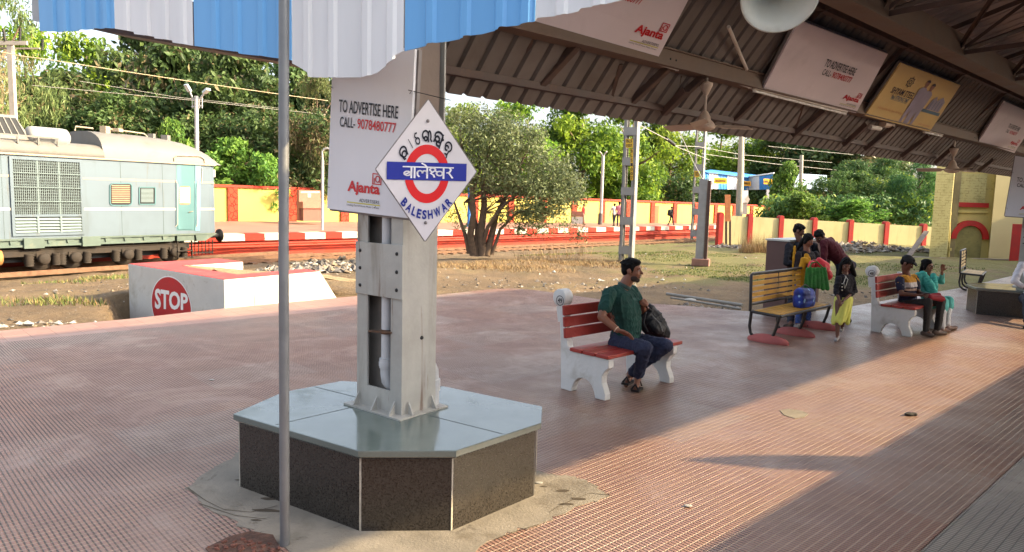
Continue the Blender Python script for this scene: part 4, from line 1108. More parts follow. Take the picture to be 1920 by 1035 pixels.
protos = {
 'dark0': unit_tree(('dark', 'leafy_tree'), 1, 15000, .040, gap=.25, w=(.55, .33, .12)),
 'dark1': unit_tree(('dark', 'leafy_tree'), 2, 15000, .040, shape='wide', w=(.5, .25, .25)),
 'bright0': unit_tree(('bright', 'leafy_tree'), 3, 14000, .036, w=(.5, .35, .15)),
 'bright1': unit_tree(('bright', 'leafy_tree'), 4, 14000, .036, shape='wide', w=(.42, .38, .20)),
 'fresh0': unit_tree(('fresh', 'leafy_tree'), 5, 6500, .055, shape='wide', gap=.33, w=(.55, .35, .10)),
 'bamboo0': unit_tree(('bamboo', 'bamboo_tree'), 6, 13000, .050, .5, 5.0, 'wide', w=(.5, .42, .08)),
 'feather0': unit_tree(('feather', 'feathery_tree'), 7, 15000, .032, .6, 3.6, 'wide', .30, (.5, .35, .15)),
}
used = set()
BGT = [  # kind, px centre, py top, half width px, depth, base z, label
 ('feather0', 10, -70, 95, 46, -.2, 'tall feathery pale green tree behind the concrete line pole at the left edge'),
 ('bright0', 165, 55, 95, 72, 0, 'sunlit yellow green tree below the blue end of the fascia'),
 ('dark1', 95, 140, 110, 52, 0, 'dark broadleaf tree between the line pole and the engine hood'),
 ('dark0', 215, 165, 100, 50, 0, 'dark green tree above the engine roof tank'),
 ('bright1', 262, 118, 60, 78, 0, 'mid green tree in the gap below the white fascia sheet'),
 ('dark1', 345, 62, 120, 54, 0, 'tall dark tree with brown creepers behind the twin floodlight post'),
 ('dark0', 455, 75, 110, 53, 0, 'dark leafy tree left of the galvanised pole, under the blue sheet'),
 ('dark1', 530, 190, 90, 55, 0, 'dark tree straight behind the galvanised pole'),
 ('feather0', 595, 120, 70, 50, 0, 'fine leaved tree between the galvanised pole and the hanging board'),
 ('fresh0', 325, 222, 42, 45.5, .1, 'light green sapling just above the engine roof'),
 ('fresh0', 440, 255, 62, 47.5, .1, 'bright green bush above the yellow wall beside the engine nose'),
 ('fresh0', 500, 285, 50, 47, .1, 'small fresh green bush on the wall left of the galvanised pole'),
 ('dark0', 690, 110, 90, 62, 0, 'dark tree hidden behind the hanging advertisement board'),
 ('bright0', 860, 190, 70, 66, 0, 'yellow green tree right beside the column, behind the diamond sign'),
 ('bright1', 985, 170, 95, 74, 0, 'bright green tree behind the bushy tree, left of the lamp post'),
 ('bright0', 1085, 165, 95, 78, 0, 'bright yellow green tree behind the thin lamp post'),
 ('bright1', 1180, 175, 90, 80, 0, 'bright tree behind the numbered lattice mast'),
 ('bright0', 1250, 190, 80, 96, 0, 'large sunlit tree between the two lattice masts'),
 ('bright1', 1345, 215, 85, 112, 0, 'sunlit tree behind the tapered concrete pole'),
 ('bright0', 1425, 235, 60, 112, 0, 'pale green tree at the right end of the sunlit row'),
 ('dark0', 1500, 215, 110, 105, 0, 'dark far tree under the roof edge, behind the thin pole'),
 ('dark1', 1600, 230, 100, 100, 0, 'dark far tree behind the bamboo clumps'),
 ('fresh0', 1474, 300, 33, 55, -.2, 'light green young tree in front of the striped shed'),
 ('fresh0', 1505, 358, 48, 52, -.2, 'low light green bush over the cream wall'),
 ('bamboo0', 1590, 295, 75, 57, -.2, 'dark bamboo clump over the middle of the cream wall'),
 ('bamboo0', 1655, 285, 60, 60, -.2, 'deep green bamboo clump left of the yellow building'),
 ('bamboo0', 1718, 292, 52, 54, -.2, 'lighter bamboo clump touching the yellow building'),
 ('fresh0', 1600, 372, 60, 51, -.2, 'ferny green bush along the cream wall below the bamboo'),
 ('dark0', 300, 20, 120, 64, 0, 'tall dark tree rising behind the white fascia sheet on the left'), ('dark1', 420, 10, 130, 66, 0, 'broad dark tree behind the left blue fascia sheet'), ('dark0', 560, 60, 110, 63, 0, 'dark tree filling the gap right of the galvanised pole'), ('bright1', 60, 30, 100, 66, 0, 'yellow green tree rising behind the line pole'), ('dark1', 150, 130, 110, 58, 0, 'dark tree above the engine hood'),
]
for kd, px, pt, hw, dep, bz, lab in BGT:
    pr = protos[kd]
    if kd in used: o = copy_tree(pr)
    else: o = pr; used.add(kd)
    base = D(px, 400, dep); top = D(px, pt, dep).z; H = top - bz
    hwid = hw / FPX * dep
    o.location = (base.x, base.y, bz); o.rotation_euler = (0, 0, random.uniform(0, 6.28))
    sx = hwid / .44; o.scale = (sx, sx, H)
    tag(o, lab, 'bush' if 'bush' in lab or 'sapling' in lab else 'tree', 'trees and bushes behind the walls')
# one far mass of trees that closes the gaps between the trunks
def wood():
    rg = random.Random(5); cl = []
    for i in range(90):
        px = -80 + i * 22; u = px
        b = D(px, 380, 98 + 14 * rg.random())
        h = rg.uniform(3.5, 7.5) + (2.5 if px < 700 else 0); cl.append(((b.x, b.y, h * .45), (2.6, 2.6, h * .55)))
    r = bpy.data.objects.new('tmp', None)
    o = leaves('far_woodland', cl, 34000, .55, LM['dark'], None, 77, (.6, .3, .1), 0, 2.0, .12)
    o['kind'] = 'stuff'; o['label'] = 'dark green far woodland closing the view behind the single trees'
    bpy.data.objects.remove(r)
wood()
# understory right behind the yellow wall on the left
def hedge(name, pts, n, size, kind, seed, label, w=(.5, .35, .15)):
    rg = random.Random(seed); cl = []
    for (px, py, dep, r) in pts:
        c = D(px, py, dep); cl.append(((c.x, c.y, c.z), (r, r, r * .8)))
    o = leaves(name, cl, n, size, LM[kind], None, seed, w, 0, 2.0, .22); o['kind'] = 'stuff'; o['label'] = label
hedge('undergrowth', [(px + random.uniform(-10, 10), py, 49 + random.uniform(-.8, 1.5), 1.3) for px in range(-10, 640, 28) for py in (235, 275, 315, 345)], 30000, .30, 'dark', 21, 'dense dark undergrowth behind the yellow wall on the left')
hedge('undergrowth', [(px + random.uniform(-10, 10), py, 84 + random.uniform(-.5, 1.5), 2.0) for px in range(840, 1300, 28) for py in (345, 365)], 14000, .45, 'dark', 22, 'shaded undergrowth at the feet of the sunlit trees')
hedge('undergrowth', [(px + random.uniform(-10, 10), py, 53 + random.uniform(-.5, 1.5), 1.1) for px in range(1440, 1750, 22) for py in (385, 405)], 9000, .30, 'bamboo', 23, 'low green undergrowth just behind the cream wall')

# ---- the bushy many stemmed tree on the waste ground ----
tb = G(898, 478, -.33); TDp = tb.y
bt = empty('bushy_tree', tb, 0, 'dull green bushy tree with several stems, its foot in straw on the waste ground', 'tree')
TW = mat('grey_brown_stem', srgb(98, 80, 64), .9, .25, 6, .01, 20)
def tp(px, py, dd=0): return D(px, py, TDp + dd)
stems = [[(888, 478), (882, 440), (888, 400), (884, 350), (868, 290), (862, 240)], [(905, 480), (902, 430), (908, 385), (905, 340), (915, 280), (930, 235)], [(912, 480), (922, 440), (930, 405), (948, 370), (965, 330), (990, 280)],
         [(880, 475), (872, 440), (862, 410), (852, 380), (846, 350)], [(922, 478), (938, 430), (968, 400), (1010, 385), (1050, 380)], [(900, 478), (915, 425), (940, 390), (985, 350), (1040, 330)], [(893, 480), (895, 430), (880, 380), (900, 320), (895, 260)]]
for i, st in enumerate(stems):
    m = MB(); dd = [-.25, .1, .3, -.1, .2, -.35, .4][i]
    k = len(st); r0 = [.17, .19, .16, .10, .08, .10, .13][i]
    m.tube([tp(x, y, dd * j / 2) for j, (x, y) in enumerate(st)], [r0 * (1 - .8 * j / (k - 1)) for j in range(k)], 9); m.build('trunk', TW, bt)
m = MB(); rg = random.Random(3)
for i in range(46):
    x, y = rg.uniform(855, 1080), rg.uniform(290, 420); a = rg.choice([(905, 400), (930, 380), (965, 345), (890, 330), (870, 380), (920, 300)])
    dd = rg.uniform(-1.2, 1.2)
    p = tp(*a, 0); q = tp(x, y, dd); m.tube([p, p.lerp(q, .5) + Vector((0, 0, .12)), q], [.028, .016, .005], 5)
m.build('twigs', TW, bt)
cl = []
for (px, py, rx, rz) in [(870, 240, 40, 34), (905, 222, 45, 30), (950, 235, 45, 35), (860, 290, 38, 40), (915, 285, 55, 45), (980, 280, 55, 42), (1030, 310, 50, 36), (1065, 345, 40, 28), (950, 335, 60, 38), (1000, 360, 55, 30), (890, 335, 45, 34), (1050, 375, 40, 22), (985, 400, 50, 22), (930, 260, 60, 40), (1020, 350, 60, 36), (860, 215, 26, 20), (1085, 370, 26, 18), (1000, 255, 34, 24), (845, 330, 24, 26), (1020, 395, 40, 18)]:
    k = TDp / FPX
    for dd in (-.9, .7):
        c = tp(px, py, dd * rg.uniform(.4, 1.2)); cl.append(((c.x, c.y, c.z), (rx * k * .95, 1.1 * rx * k * .8, rz * k)))
leaves('crown', cl, 30000, .130, LM['olive'], bt, 31, (.45, .38, .17), .2, 2.6, .33, world=True)
cl = []
for (px, py, rx, rz) in [(850, 400, 20, 22), (1010, 425, 40, 22), (1060, 415, 30, 22), (975, 430, 24, 16), (940, 410, 30, 18), (865, 425, 16, 14), (1085, 440, 24, 20)]:
    c = tp(px, py, rg.uniform(-.8, .8)); cl.append(((c.x, c.y, c.z), (rx * k, rx * k, rz * k)))
leaves('low_sprays', cl, 2200, .11, LM['olive'], bt, 32, (.4, .5, .1), .3, 2.6, .2, world=True)

# ---- grass, straw, rubble, litter ----
def blades(name, spots, n, h, wd, mats, seed, label, lean=.5):
    rg = np.random.default_rng(seed); sp = np.array(spots, float)
    i = rg.integers(0, len(sp), n); a = rg.random(n) * 6.283; q = np.sqrt(rg.random(n))
    x = sp[i, 0] + np.cos(a) * q * sp[i, 2]; y = sp[i, 1] + np.sin(a) * q * sp[i, 3]; z = gz(x, y) - .01
    hh = h * (.4 + rg.random(n)); th = rg.random(n) * 6.283; ln = lean * hh * rg.random(n) * 1.6
    dx = np.cos(th); dy = np.sin(th); w = wd * (.6 + rg.random(n) * .8)
    p0 = np.stack([x - dy * w, y + dx * w, z], 1); p1 = np.stack([x + dy * w, y - dx * w, z], 1); p2 = np.stack([x + dx * ln, y + dy * ln, z + hh], 1)
    v = np.stack([p0, p1, p2], 1).reshape(-1, 3); f = np.arange(n * 3).reshape(n, 3)
    me = bpy.data.meshes.new(name); me.from_pydata(v.tolist(), [], f.tolist()); me.polygons.foreach_set('material_index', rg.integers(0, len(mats), n).tolist())
    for m_ in mats: me.materials.append(m_)
    me.update(); o = bpy.data.objects.new(name, me); COL.objects.link(o); o['kind'] = 'stuff'; o['label'] = label; return o
STRAW = [mat('dry_straw', srgb(140, 114, 78), .9, .2, 3), mat('brown_straw', srgb(126, 98, 66), .9, .2, 3), mat('pale_straw', srgb(160, 138, 98), .9, .15, 3)]
GRS = [mat('green_grass', srgb(92, 104, 48), .8, .25, 2), mat('yellow_grass', srgb(124, 122, 64), .8, .2, 2), mat('deep_grass', srgb(72, 90, 38), .8, .2, 2)]
def gs(px, py, rx, ry, z=-.3): p = G(px, py, z); return (p.x, p.y, rx, ry)
blades('dry_straw', [gs(930, 497, 2.2, 1.6), gs(1010, 490, 2.4, 1.5), gs(1080, 488, 2.0, 1.4), gs(870, 500, 1.6, 1.2), gs(970, 505, 2.0, 1.0), gs(1130, 495, 1.6, 1.0)], 6500, .10, .009, STRAW, 41, 'tangled dry straw round the foot of the bushy tree', 1.3)
blades('tall_weeds', [gs(1420, 470, .8, .5, -.25), gs(1440, 472, .7, .5, -.25), gs(1405, 472, .5, .4, -.25)], 800, .8, .008, STRAW, 42, 'tall dry weeds in front of the cream wall', .35)
blades('tall_weeds', [gs(1010, 478, 1.2, .8), gs(1060, 476, 1.2, .8)], 160, .55, .008, STRAW, 43, 'thin dry weeds to the right of the bushy tree', .5)
blades('green_grass', [gs(1230, 482, 2.2, 2.0), gs(1330, 510, 2.0, 1.5, -.25), gs(1400, 500, 2.2, 2.0, -.25), gs(1280, 475, 2.5, 1.5), gs(1180, 470, 3, 1.5), gs(1420, 520, 1.5, 1.2, -.22), gs(1700, 500, 3, 1.5, -.3), gs(1620, 520, 1.5, 1.2, -.2), gs(1070, 470, 2.5, 1.2), gs(1560, 470, 2.5, 1.5, -.3), gs(1640, 570, .7, .7, -.13)], 22000, .05, .014, GRS, 44, 'short green grass patches on the waste ground', .8)
blades('ground_tufts', [gs(140, 505, 1.4, 1.0), gs(60, 560, 1.2, .6, -.25), gs(130, 565, .8, .4, -.25), gs(200, 500, .8, .6), gs(840, 548, .8, .3, -.15), gs(905, 543, .8, .25, -.15), gs(420, 482, .6, .5, -.6), gs(650, 560, .5, .3, -.1), gs(230, 485, 1, .6)], 3600, .10, .010, GRS + STRAW[:1], 45, 'grass tufts along the platform edge and by the siding', .8)
def stones(name, spots, n, s0, s1, mats, seed, label):
    rg = np.random.default_rng(seed); sp = np.array(spots, float); V = []; F = []; MI = []
    base = np.array([[1, 0, 0], [-1, 0, 0], [0, 1, 0], [0, -1, 0], [0, 0, 1], [0, 0, -1]], float)
    fc = [(0, 2, 4), (2, 1, 4), (1, 3, 4), (3, 0, 4), (2, 0, 5), (1, 2, 5), (3, 1, 5), (0, 3, 5)]
    for k in range(n):
        i = rg.integers(0, len(sp)); a = rg.random() * 6.283; q = math.sqrt(rg.random())
        x = sp[i, 0] + math.cos(a) * q * sp[i, 2]; y = sp[i, 1] + math.sin(a) * q * sp[i, 3]
        s = s0 + (s1 - s0) * rg.random() ** 2.2
        al = rg.random() * 6.283; c_, s_ = math.cos(al), math.sin(al)
        b = base * (1 + .45 * (rg.random((6, 3)) - .5)) * np.array([1, rg.uniform(.55, 1), rg.uniform(.35, .75)]) * s + rg.normal(size=(6, 3)) * s * .16
        b = np.stack([b[:, 0] * c_ - b[:, 1] * s_, b[:, 0] * s_ + b[:, 1] * c_, b[:, 2]], 1)
        hz = (1 - q) * sp[i, 4] if sp.shape[1] > 4 else 0
        b += np.array([x, y, gzs(x, y) + s * .2 + hz * rg.random()])
        o0 = len(V); V += b.tolist(); F += [(f[0] + o0, f[1] + o0, f[2] + o0) for f in fc]; MI += [int(rg.integers(0, len(mats)))] * 8
    me = bpy.data.meshes.new(name); me.from_pydata(V, [], F); me.polygons.foreach_set('material_index', MI)
    for m_ in mats: me.materials.append(m_)
    me.update(); o = bpy.data.objects.new(name, me); COL.objects.link(o); o['kind'] = 'stuff'; o['label'] = label; return o
STN = [mat('grey_stone', srgb(112, 106, 100), .9, .2, 8, .01, 30), mat('tan_stone', srgb(128, 112, 92), .9, .2, 8, .01, 30), mat('dark_stone', srgb(76, 72, 68), .9, .2, 8), mat('pale_stone', srgb(152, 144, 132), .9, .12, 8)]
def ss(px, py, rx, ry, z, h=0): p = G(px, py, z); return (p.x, p.y, rx, ry, h)
stones('ballast_heap', [ss(590, 490, 1.6, 1.2, -.5, .3), ss(640, 488, 1.6, 1.0, -.5, .3), ss(680, 490, 1.4, 1.0, -.5, .2), ss(560, 505, 1.4, 1.0, -.3, .1), ss(620, 505, 1.4, 1.0, -.3, .1)], 1500, .06, .20, STN, 51, 'heap of grey ballast stones behind the stop block')
stones('rubble', [ss(1620, 466, 1.6, .8, -.3, .45), ss(1670, 472, 1.4, .8, -.3, .4), ss(1560, 458, 1.4, .8, -.25, .3), ss(1370, 462, 1.5, 1.0, -.3, .1), ss(1720, 474, 1, .6, -.3, .3), ss(1590, 470, 2, 1, -.3, .2)], 1500, .05, .20, STN[:2] + [STN[3]], 52, 'rubble and broken bricks along the foot of the cream wall')
stones('scattered_stones', [ss(900, 520, 3, 1.4, -.2), ss(1050, 525, 3, 1.6, -.2), ss(1180, 530, 2.4, 1.6, -.2), ss(1250, 500, 3, 2, -.3), ss(150, 530, 2.5, 2, -.3), ss(60, 590, 1.4, .5, -.15), ss(700, 510, 2, 1.4, -.3), ss(1330, 560, .8, .5, -.13), ss(1620, 540, 2, 1, -.13), ss(250, 487, 2, 1, -.4), ss(1000, 545, 1.5, .3, -.13)], 1100, .012, .07, STN, 53, 'stones and grit scattered over the dirt')
LIT = [mat('white_litter', srgb(158, 156, 150), .7, .05, 8), mat('grey_litter', srgb(168, 166, 160), .7, .1, 8)]
stones('litter', [ss(980, 512, 3, 1.2, -.25), ss(1150, 515, 2.5, 1.2, -.25), ss(620, 500, 2, 1.5, -.35), ss(60, 590, 1.4, .4, -.15), ss(1300, 480, 3, 1, -.3), ss(1080, 520, 2, 1, -.2)], 60, .03, .09, LIT, 54, 'bits of white paper and plastic litter on the dirt')
# ================= stop block at the end of the siding =================
ZB = .42
WCON = mat('whitewashed_concrete', srgb(196, 192, 184), .85, .06, 1.6, .004, 25, stain=srgb(160, 148, 126), samt=.55, sscale=1.6, stain2=srgb(120, 106, 84))
PINKT = mat('red_painted_top', srgb(172, 70, 68), .8, .12, 3, .004, 30, stain=srgb(160, 100, 90), samt=.5, sscale=3)
sA, sB, sC = G(240, 495, ZB), G(420, 525, ZB), G(600, 509, ZB)
sf = (sB - sA).normalized(); su = (sC - sB).normalized()
sb = empty('stop_block', Vector((sB.x, sB.y, -.3)), 0, 'white concrete stop block with red painted top and a STOP roundel at the platform edge', 'stop block')
bz = -1.2; TH_ = .62
def up(p, z): return Vector((p.x, p.y, z))
sin_ = (su - sf * su.dot(sf)).normalized()     # inward from the front wall
inr = (-sf + su * sf.dot(su)).normalized()     # inward from the right wall
m = MB(); m.prism([up(sA, bz), up(sB, bz), up(sB + su * TH_ - sf * 0, bz), up(sA + su * TH_, bz)], (0, 0, ZB - bz)); m.build('front_wall', WCON, sb, bevel=.012)
Lr = (sC - sB).length
m = MB(); q0 = sB + su * (TH_ + .002); q1 = sC; sl = su * 1.15
prof = [up(q0, bz), up(q1 + sl, bz), up(q1 + sl * .92, bz + .22), up(q1, ZB), up(q0, ZB)]
m.prism(prof, -sf * .55); m.build('side_wall', WCON, sb, bevel=.012)
m = MB(); q0 = sA + su * (TH_ + .002); Ll = 1.45
m.prism([up(q0, bz), up(q0 + su * Ll, bz), up(q0 + su * Ll, ZB), up(q0, ZB)], sf * 1.05); m.build('side_wall', WCON, sb, bevel=.012)
m = MB(); tz = ZB + .002
m.prism([up(sA + sf * .01 + su * .01, tz), up(sB - sf * .01 + su * .01, tz), up(sC - sf * .01, tz), up(sC - sf * .54, tz), up(sB - sf * .54 + su * TH_, tz), up(sA + sf * 1.04 + su * TH_, tz), up(sA + sf * 1.04 + su * (TH_ + Ll), tz), up(sA + sf * .01 + su * (TH_ + Ll), tz)], (0, 0, .006))
m.f[1] = m.f[1]; 
tp_ = m.build('red_top', PINKT, sb)
bmt = bmesh.new(); bmt.from_mesh(tp_.data); bmesh.ops.triangulate(bmt, faces=bmt.faces[:]); bmesh.ops.recalc_face_normals(bmt, faces=bmt.faces[:]); bmt.to_mesh(tp_.data); bmt.free()
m = MB(); q0 = sA + sf * 1.06 + su * (TH_ + .01); wI = (sB - sA).length - 1.62
N_ = 10
for i in range(N_):
    for j in range(N_):
        pass
gv = []; 
for i in range(N_ + 1):
    for j in range(N_ + 1):
        p = q0 + sf * (wI * i / N_) + su * (3.6 * j / N_); gv.append(Vector((p.x, p.y, ZB - .02 - .045 * j + .06 * random.random())))
m.add(gv, [(i * (N_ + 1) + j, (i + 1) * (N_ + 1) + j, (i + 1) * (N_ + 1) + j + 1, i * (N_ + 1) + j + 1) for i in range(N_) for j in range(N_)])
m.build('earth_fill', mat('earth_fill_soil', srgb(138, 118, 88), .95, .25, 5, .02, 20), sb)
fn0 = Vector((sf.y, -sf.x, 0)); fn0 = fn0 if fn0.dot(CAMP - sA) > 0 else -fn0
fpl = up(sA, 0) + fn0 * .003
cc = PL(320.5, 575, fpl, fn0); rv = PL(320.5, 520, fpl, fn0).z - cc.z; rh = (PL(357, 575, fpl, fn0) - PL(284.5, 575, fpl, fn0)).length / 2
def oval(k, lift): return [cc + fn0 * lift + sf * rh * k * math.cos(2 * math.pi * j / 48) + ZU * rv * k * math.sin(2 * math.pi * j / 48) for j in range(48)]
m = MB(); m.add(oval(1.04, .001), [range(48)]); m.build('roundel_border', mat('roundel_white', srgb(226, 222, 218), .7, .04), sb)
m = MB(); m.add(oval(1.0, .004), [range(48)]); m.build('stop_roundel', mat('roundel_red', srgb(176, 36, 38), .7, .12, 3, stain=srgb(140, 40, 40), samt=.4), sb)
m = MB(); c4 = [PL(*p, fpl, fn0) for p in ((291, 579), (353, 582), (353, 551), (291, 540))]
def stfn(a, b): return (c4[0] * (1 - a) + c4[1] * a) * (1 - b) + (c4[3] * (1 - a) + c4[2] * a) * b + fn0 * .007
text_into(m, 'STOP', (0, 0, 0), (1, 0, 0), (0, 1, 0), 1, 1, .035, 0, fn=stfn); m.build('lettering', _MC['roundel_white'], sb)

# ================= engine on the siding =================
TEAL = mat('pale_teal_paint', srgb(86, 100, 110), .55, .06, 1.0, stain=srgb(70, 78, 74), samt=.55, sscale=1.4, streak=True, stain2=srgb(84, 78, 62))
DTEAL = mat('deeper_teal_paint', srgb(68, 106, 110), .55, .08, 1.2, stain=srgb(96, 140, 140), samt=.4, sscale=1.5, streak=True)
ROOFT = mat('engine_roof_grey', srgb(108, 105, 100), .6, .08, 1.2, stain=srgb(98, 86, 72), samt=.5, sscale=1.1)
UNDER = mat('underframe_green', srgb(78, 92, 84), .6, .1, 2, stain=srgb(110, 110, 92), samt=.5, sscale=2)
BOGIE = mat('dusty_bogie_brown', srgb(46, 39, 32), .85, .25, 4, .006, 25, stain=srgb(60, 48, 38), samt=.6, sscale=3)
DARKG = mat('dark_engine_inside', srgb(38, 40, 42), .8, .2); SHUT = mat('tan_shutter', srgb(124, 98, 72), .6, .15, 5)
WSTR = mat('cream_stripe', srgb(180, 172, 158), .5, .04); BSTR = mat('brown_stripe', srgb(150, 136, 116), .6, .08)
CREAMW = mat('louvre_grey', srgb(104, 118, 118), .6, .06)
eng = empty('electric_engine', T0 + ZU * -.85, 0, 'pale teal engine with cream roof standing at the end of the siding', 'train')
def TPp(px, py, out=0.0): return PL(px, py, T0 + TN * out, TN)
def ts(px): p = TPp(px, 400); return (p - T0).dot(TD)
def tz_(px, py): return TPp(px, py).z
def TL(s, n, z): return T0 + TD * s + TN * n + ZU * z        # n outward toward the camera
zfl, zgut = .26, 3.02
sN = ts(409); sW = -16.0
BW = 3.0
m = MB(); m.obox(TL(sW, 0, zfl), TD * (sN - .9 - sW), -TN * BW, (0, 0, zgut - zfl)); m.build('body', TEAL, eng)
# cab end with a slightly raked nose and rounded corner
m = MB()
secs = []
for (ds, inset) in ((-.899, 0), (-.35, .0), (-.12, .06), (.0, .22), (.07, .6)):
    secs.append((sN + ds, inset))
ring = []
for (s, ins) in secs:
    ring += [TL(s, -ins, zfl), TL(s - .05 * max(0, (s - sN + .4)), -ins, zgut), TL(s - .05 * max(0, (s - sN + .4)), -BW + ins, zgut), TL(s, -BW + ins, zfl)]
fs = []
for i in range(len(secs) - 1):
    for j in range(4): fs.append((i * 4 + j, i * 4 + (j + 1) % 4, i * 4 + 4 + (j + 1) % 4, i * 4 + 4 + j))
k = (len(secs) - 1) * 4; fs.append((k, k + 1, k + 2, k + 3))
m.add(ring, [f[::-1] for f in fs]); 
o = m.build('cab_nose', TEAL, eng); bmt = bmesh.new(); bmt.from_mesh(o.data); bmesh.ops.recalc_face_normals(bmt, faces=bmt.faces[:]); bmt.to_mesh(o.data); bmt.free()
# roof: rounded section, domed at the cab end
zr = 3.98
vs = []; NS = 14
ss_ = [ts(196), sN - 3.2, sN - 2.4, sN - 1.7, sN - 1.1, sN - .65, sN - .3, sN - .05, sN + .16]
hh_ = [1, 1, .985, .94, .86, .73, .55, .32, .02]
for s, h in zip(ss_, hh_):
    for j in range(NS + 1):
        a = math.pi * j / NS
        n = -BW / 2 + (BW / 2 + .05) * math.copysign(abs(math.cos(a)) ** .75, math.cos(a)); z = zgut - .04 + (zr - zgut + .04) * h * (math.sin(a) ** .72)
        vs.append(TL(s, n, z))
NR = NS + 1
m = MB(); m.add(vs, [(i * NR + j, i * NR + j + 1, (i + 1) * NR + j + 1, (i + 1) * NR + j) for i in range(len(ss_) - 1) for j in range(NS)], 0, True)
m.add(vs[:NR], [list(range(NR))[::-1]])
o = m.build('cab_roof', ROOFT, eng); bmt = bmesh.new(); bmt.from_mesh(o.data); bmesh.ops.recalc_face_normals(bmt, faces=bmt.faces[:]); bmt.to_mesh(o.data); bmt.free()
vs = []
prof = [(.05, zgut - .03), (.06, zgut + .10), (.0, zgut + .26), (-.12, zgut + .36), (-.35, zgut + .42), (-BW + .35, zgut + .42), (-BW + .1, zgut + .33), (-BW - .05, zgut)]
for s in (sW, ts(198)): vs += [TL(s, n, z) for n, z in prof]
m = MB(); k = len(prof); m.add(vs, [(j, j + 1, k + j + 1, k + j) for j in range(k - 1)], 0, True)
o = m.build('low_roof', ROOFT, eng); solidify(o, .02)
m = MB(); m.bar(TL(sW, .045, zgut - .05), TL(sN - .1, .045, zgut - .05), .05, .06); m.build('gutter', BSTR, eng)
# roof equipment: louvred hood, air tank, rails
hz0 = zgut + .42
s0, s1, s2 = ts(-60), ts(60), ts(74)
m = MB(); m.prism([TL(s0, -.25, hz0), TL(s2, -.25, hz0), TL(s1 - .15, -.55, hz0 + .78), TL(s0, -.55, hz0 + .78)], -TN * 1.6); m.build('roof_hood', ROOFT, eng)
vsl = Vector((0, 0, 0))
hp0 = TL(s0, -.25, hz0); hup = (TL(s0, -.55, hz0 + .78) - hp0)
m = MB(); o0 = (TN * 1 + ZU * .38).normalized() * .012
q = [TL(s0 + .2, -.25, hz0) + hup * .16 + o0, TL(ts(64), -.25, hz0) + hup * .16 + o0, TL(ts(52), -.25, hz0) + hup * .88 + o0, TL(s0 + .2, -.25, hz0) + hup * .88 + o0]
m.add(q, [(0, 1, 2, 3)]); hg = m.build('hood_grille', DARKG, eng)
for k in range(9):
    f = k / 8; a = q[0].lerp(q[1], f); b_ = q[3].lerp(q[2], f)
    m = MB(); m.bar(a + o0, b_ + o0, .03, .02, up=TN); m.build('louvre_blade', ROOFT, hg)
m = MB(); a = TL(ts(66), -.42, hz0 + .16); b_ = TL(ts(146), -.42, hz0 + .16); d = (b_ - a).normalized(); LL = (b_ - a).length
m.lathe([(1e-4, 0), (.2, .02), (.30, .10), (.32, .2), (.32, LL - .2), (.30, LL - .10), (.2, LL - .02), (1e-4, LL)], a, d, 20); m.build('air_tank', mat('tank_grey', srgb(140, 140, 137), .5, .08, 3, stain=srgb(150, 146, 140), samt=.4), eng)
m = MB()
zt = hz0 + .12
m.bar(TL(s0, .0, zt), TL(ts(116), .0, zt), .04, .05)
for px in (-40, -20, 5, 40, 78, 114): m.bar(TL(ts(px), 0, hz0 - .14), TL(ts(px), 0, zt), .05, .05, up=TD)
m.build('roof_rail', ROOFT, eng)
m = MB(); m.tube([TL(ts(172), -.9, zr - .05), TL(ts(174), -.9, zr + .10), TL(ts(206), -.9, zr + .08)], .03, 6); m.build('roof_handrail', BSTR, eng)
m = MB(); m.tube([TL(ts(222), -.9, zr + .12), TL(ts(226), -.9, zr + .13), TL(ts(300), -.9, zr + .06), TL(ts(306), -.9, zr - .05)], .03, 6); m.box(TL(ts(228), -.9, zr + .07), (.22, .3, .26)); m.box(TL(ts(250), -.9, zr + .10), (.3, .3, .12)); m.build('roof_handrail', BSTR, eng)
m = MB(); m.box(TL(ts(314), -.9, zr - .02), (.22, .2, .2)); m.box(TL(ts(340), -.9, zr - .05), (.26, .25, .26)); m.build('roof_vent', ROOFT, eng)
m = MB(); m.tube([TPp(327, 303, .06), TPp(326, 296, .06), TPp(332, 292, .06), TPp(375, 293, .06), TPp(383, 298, .06), TPp(384, 306, .06)], .018, 6); m.build('door_drip_rail', BSTR, eng)
# side stripes
def sheet(name, pts, matx, out=.006, par=eng, th=0):
    P = [TPp(*p, out) for p in pts]; m = MB()
    if th: m.prism([p - TN * th for p in P], TN * th)
    else: m.add(P, [range(len(P))])
    return m.build(name, matx, par)
zw = tz_(260, 392); zb = tz_(260, 338)
gs0, gs1 = ts(24), ts(154)
for (nm, z, h, mt) in (('cream_stripe', zw, .085, WSTR), ('brown_stripe', zb, .075, BSTR)):
    m = MB()
    for (a, b_) in ((sW, gs0 - .05), (gs1 + .05, ts(330)), (ts(366), sN - .16)): m.add([TL(a, .008, z - h / 2), TL(b_, .008, z - h / 2), TL(b_, .008, z + h / 2), TL(a, .008, z + h / 2)], [(0, 1, 2, 3)])
    m.build(nm, mt, eng)
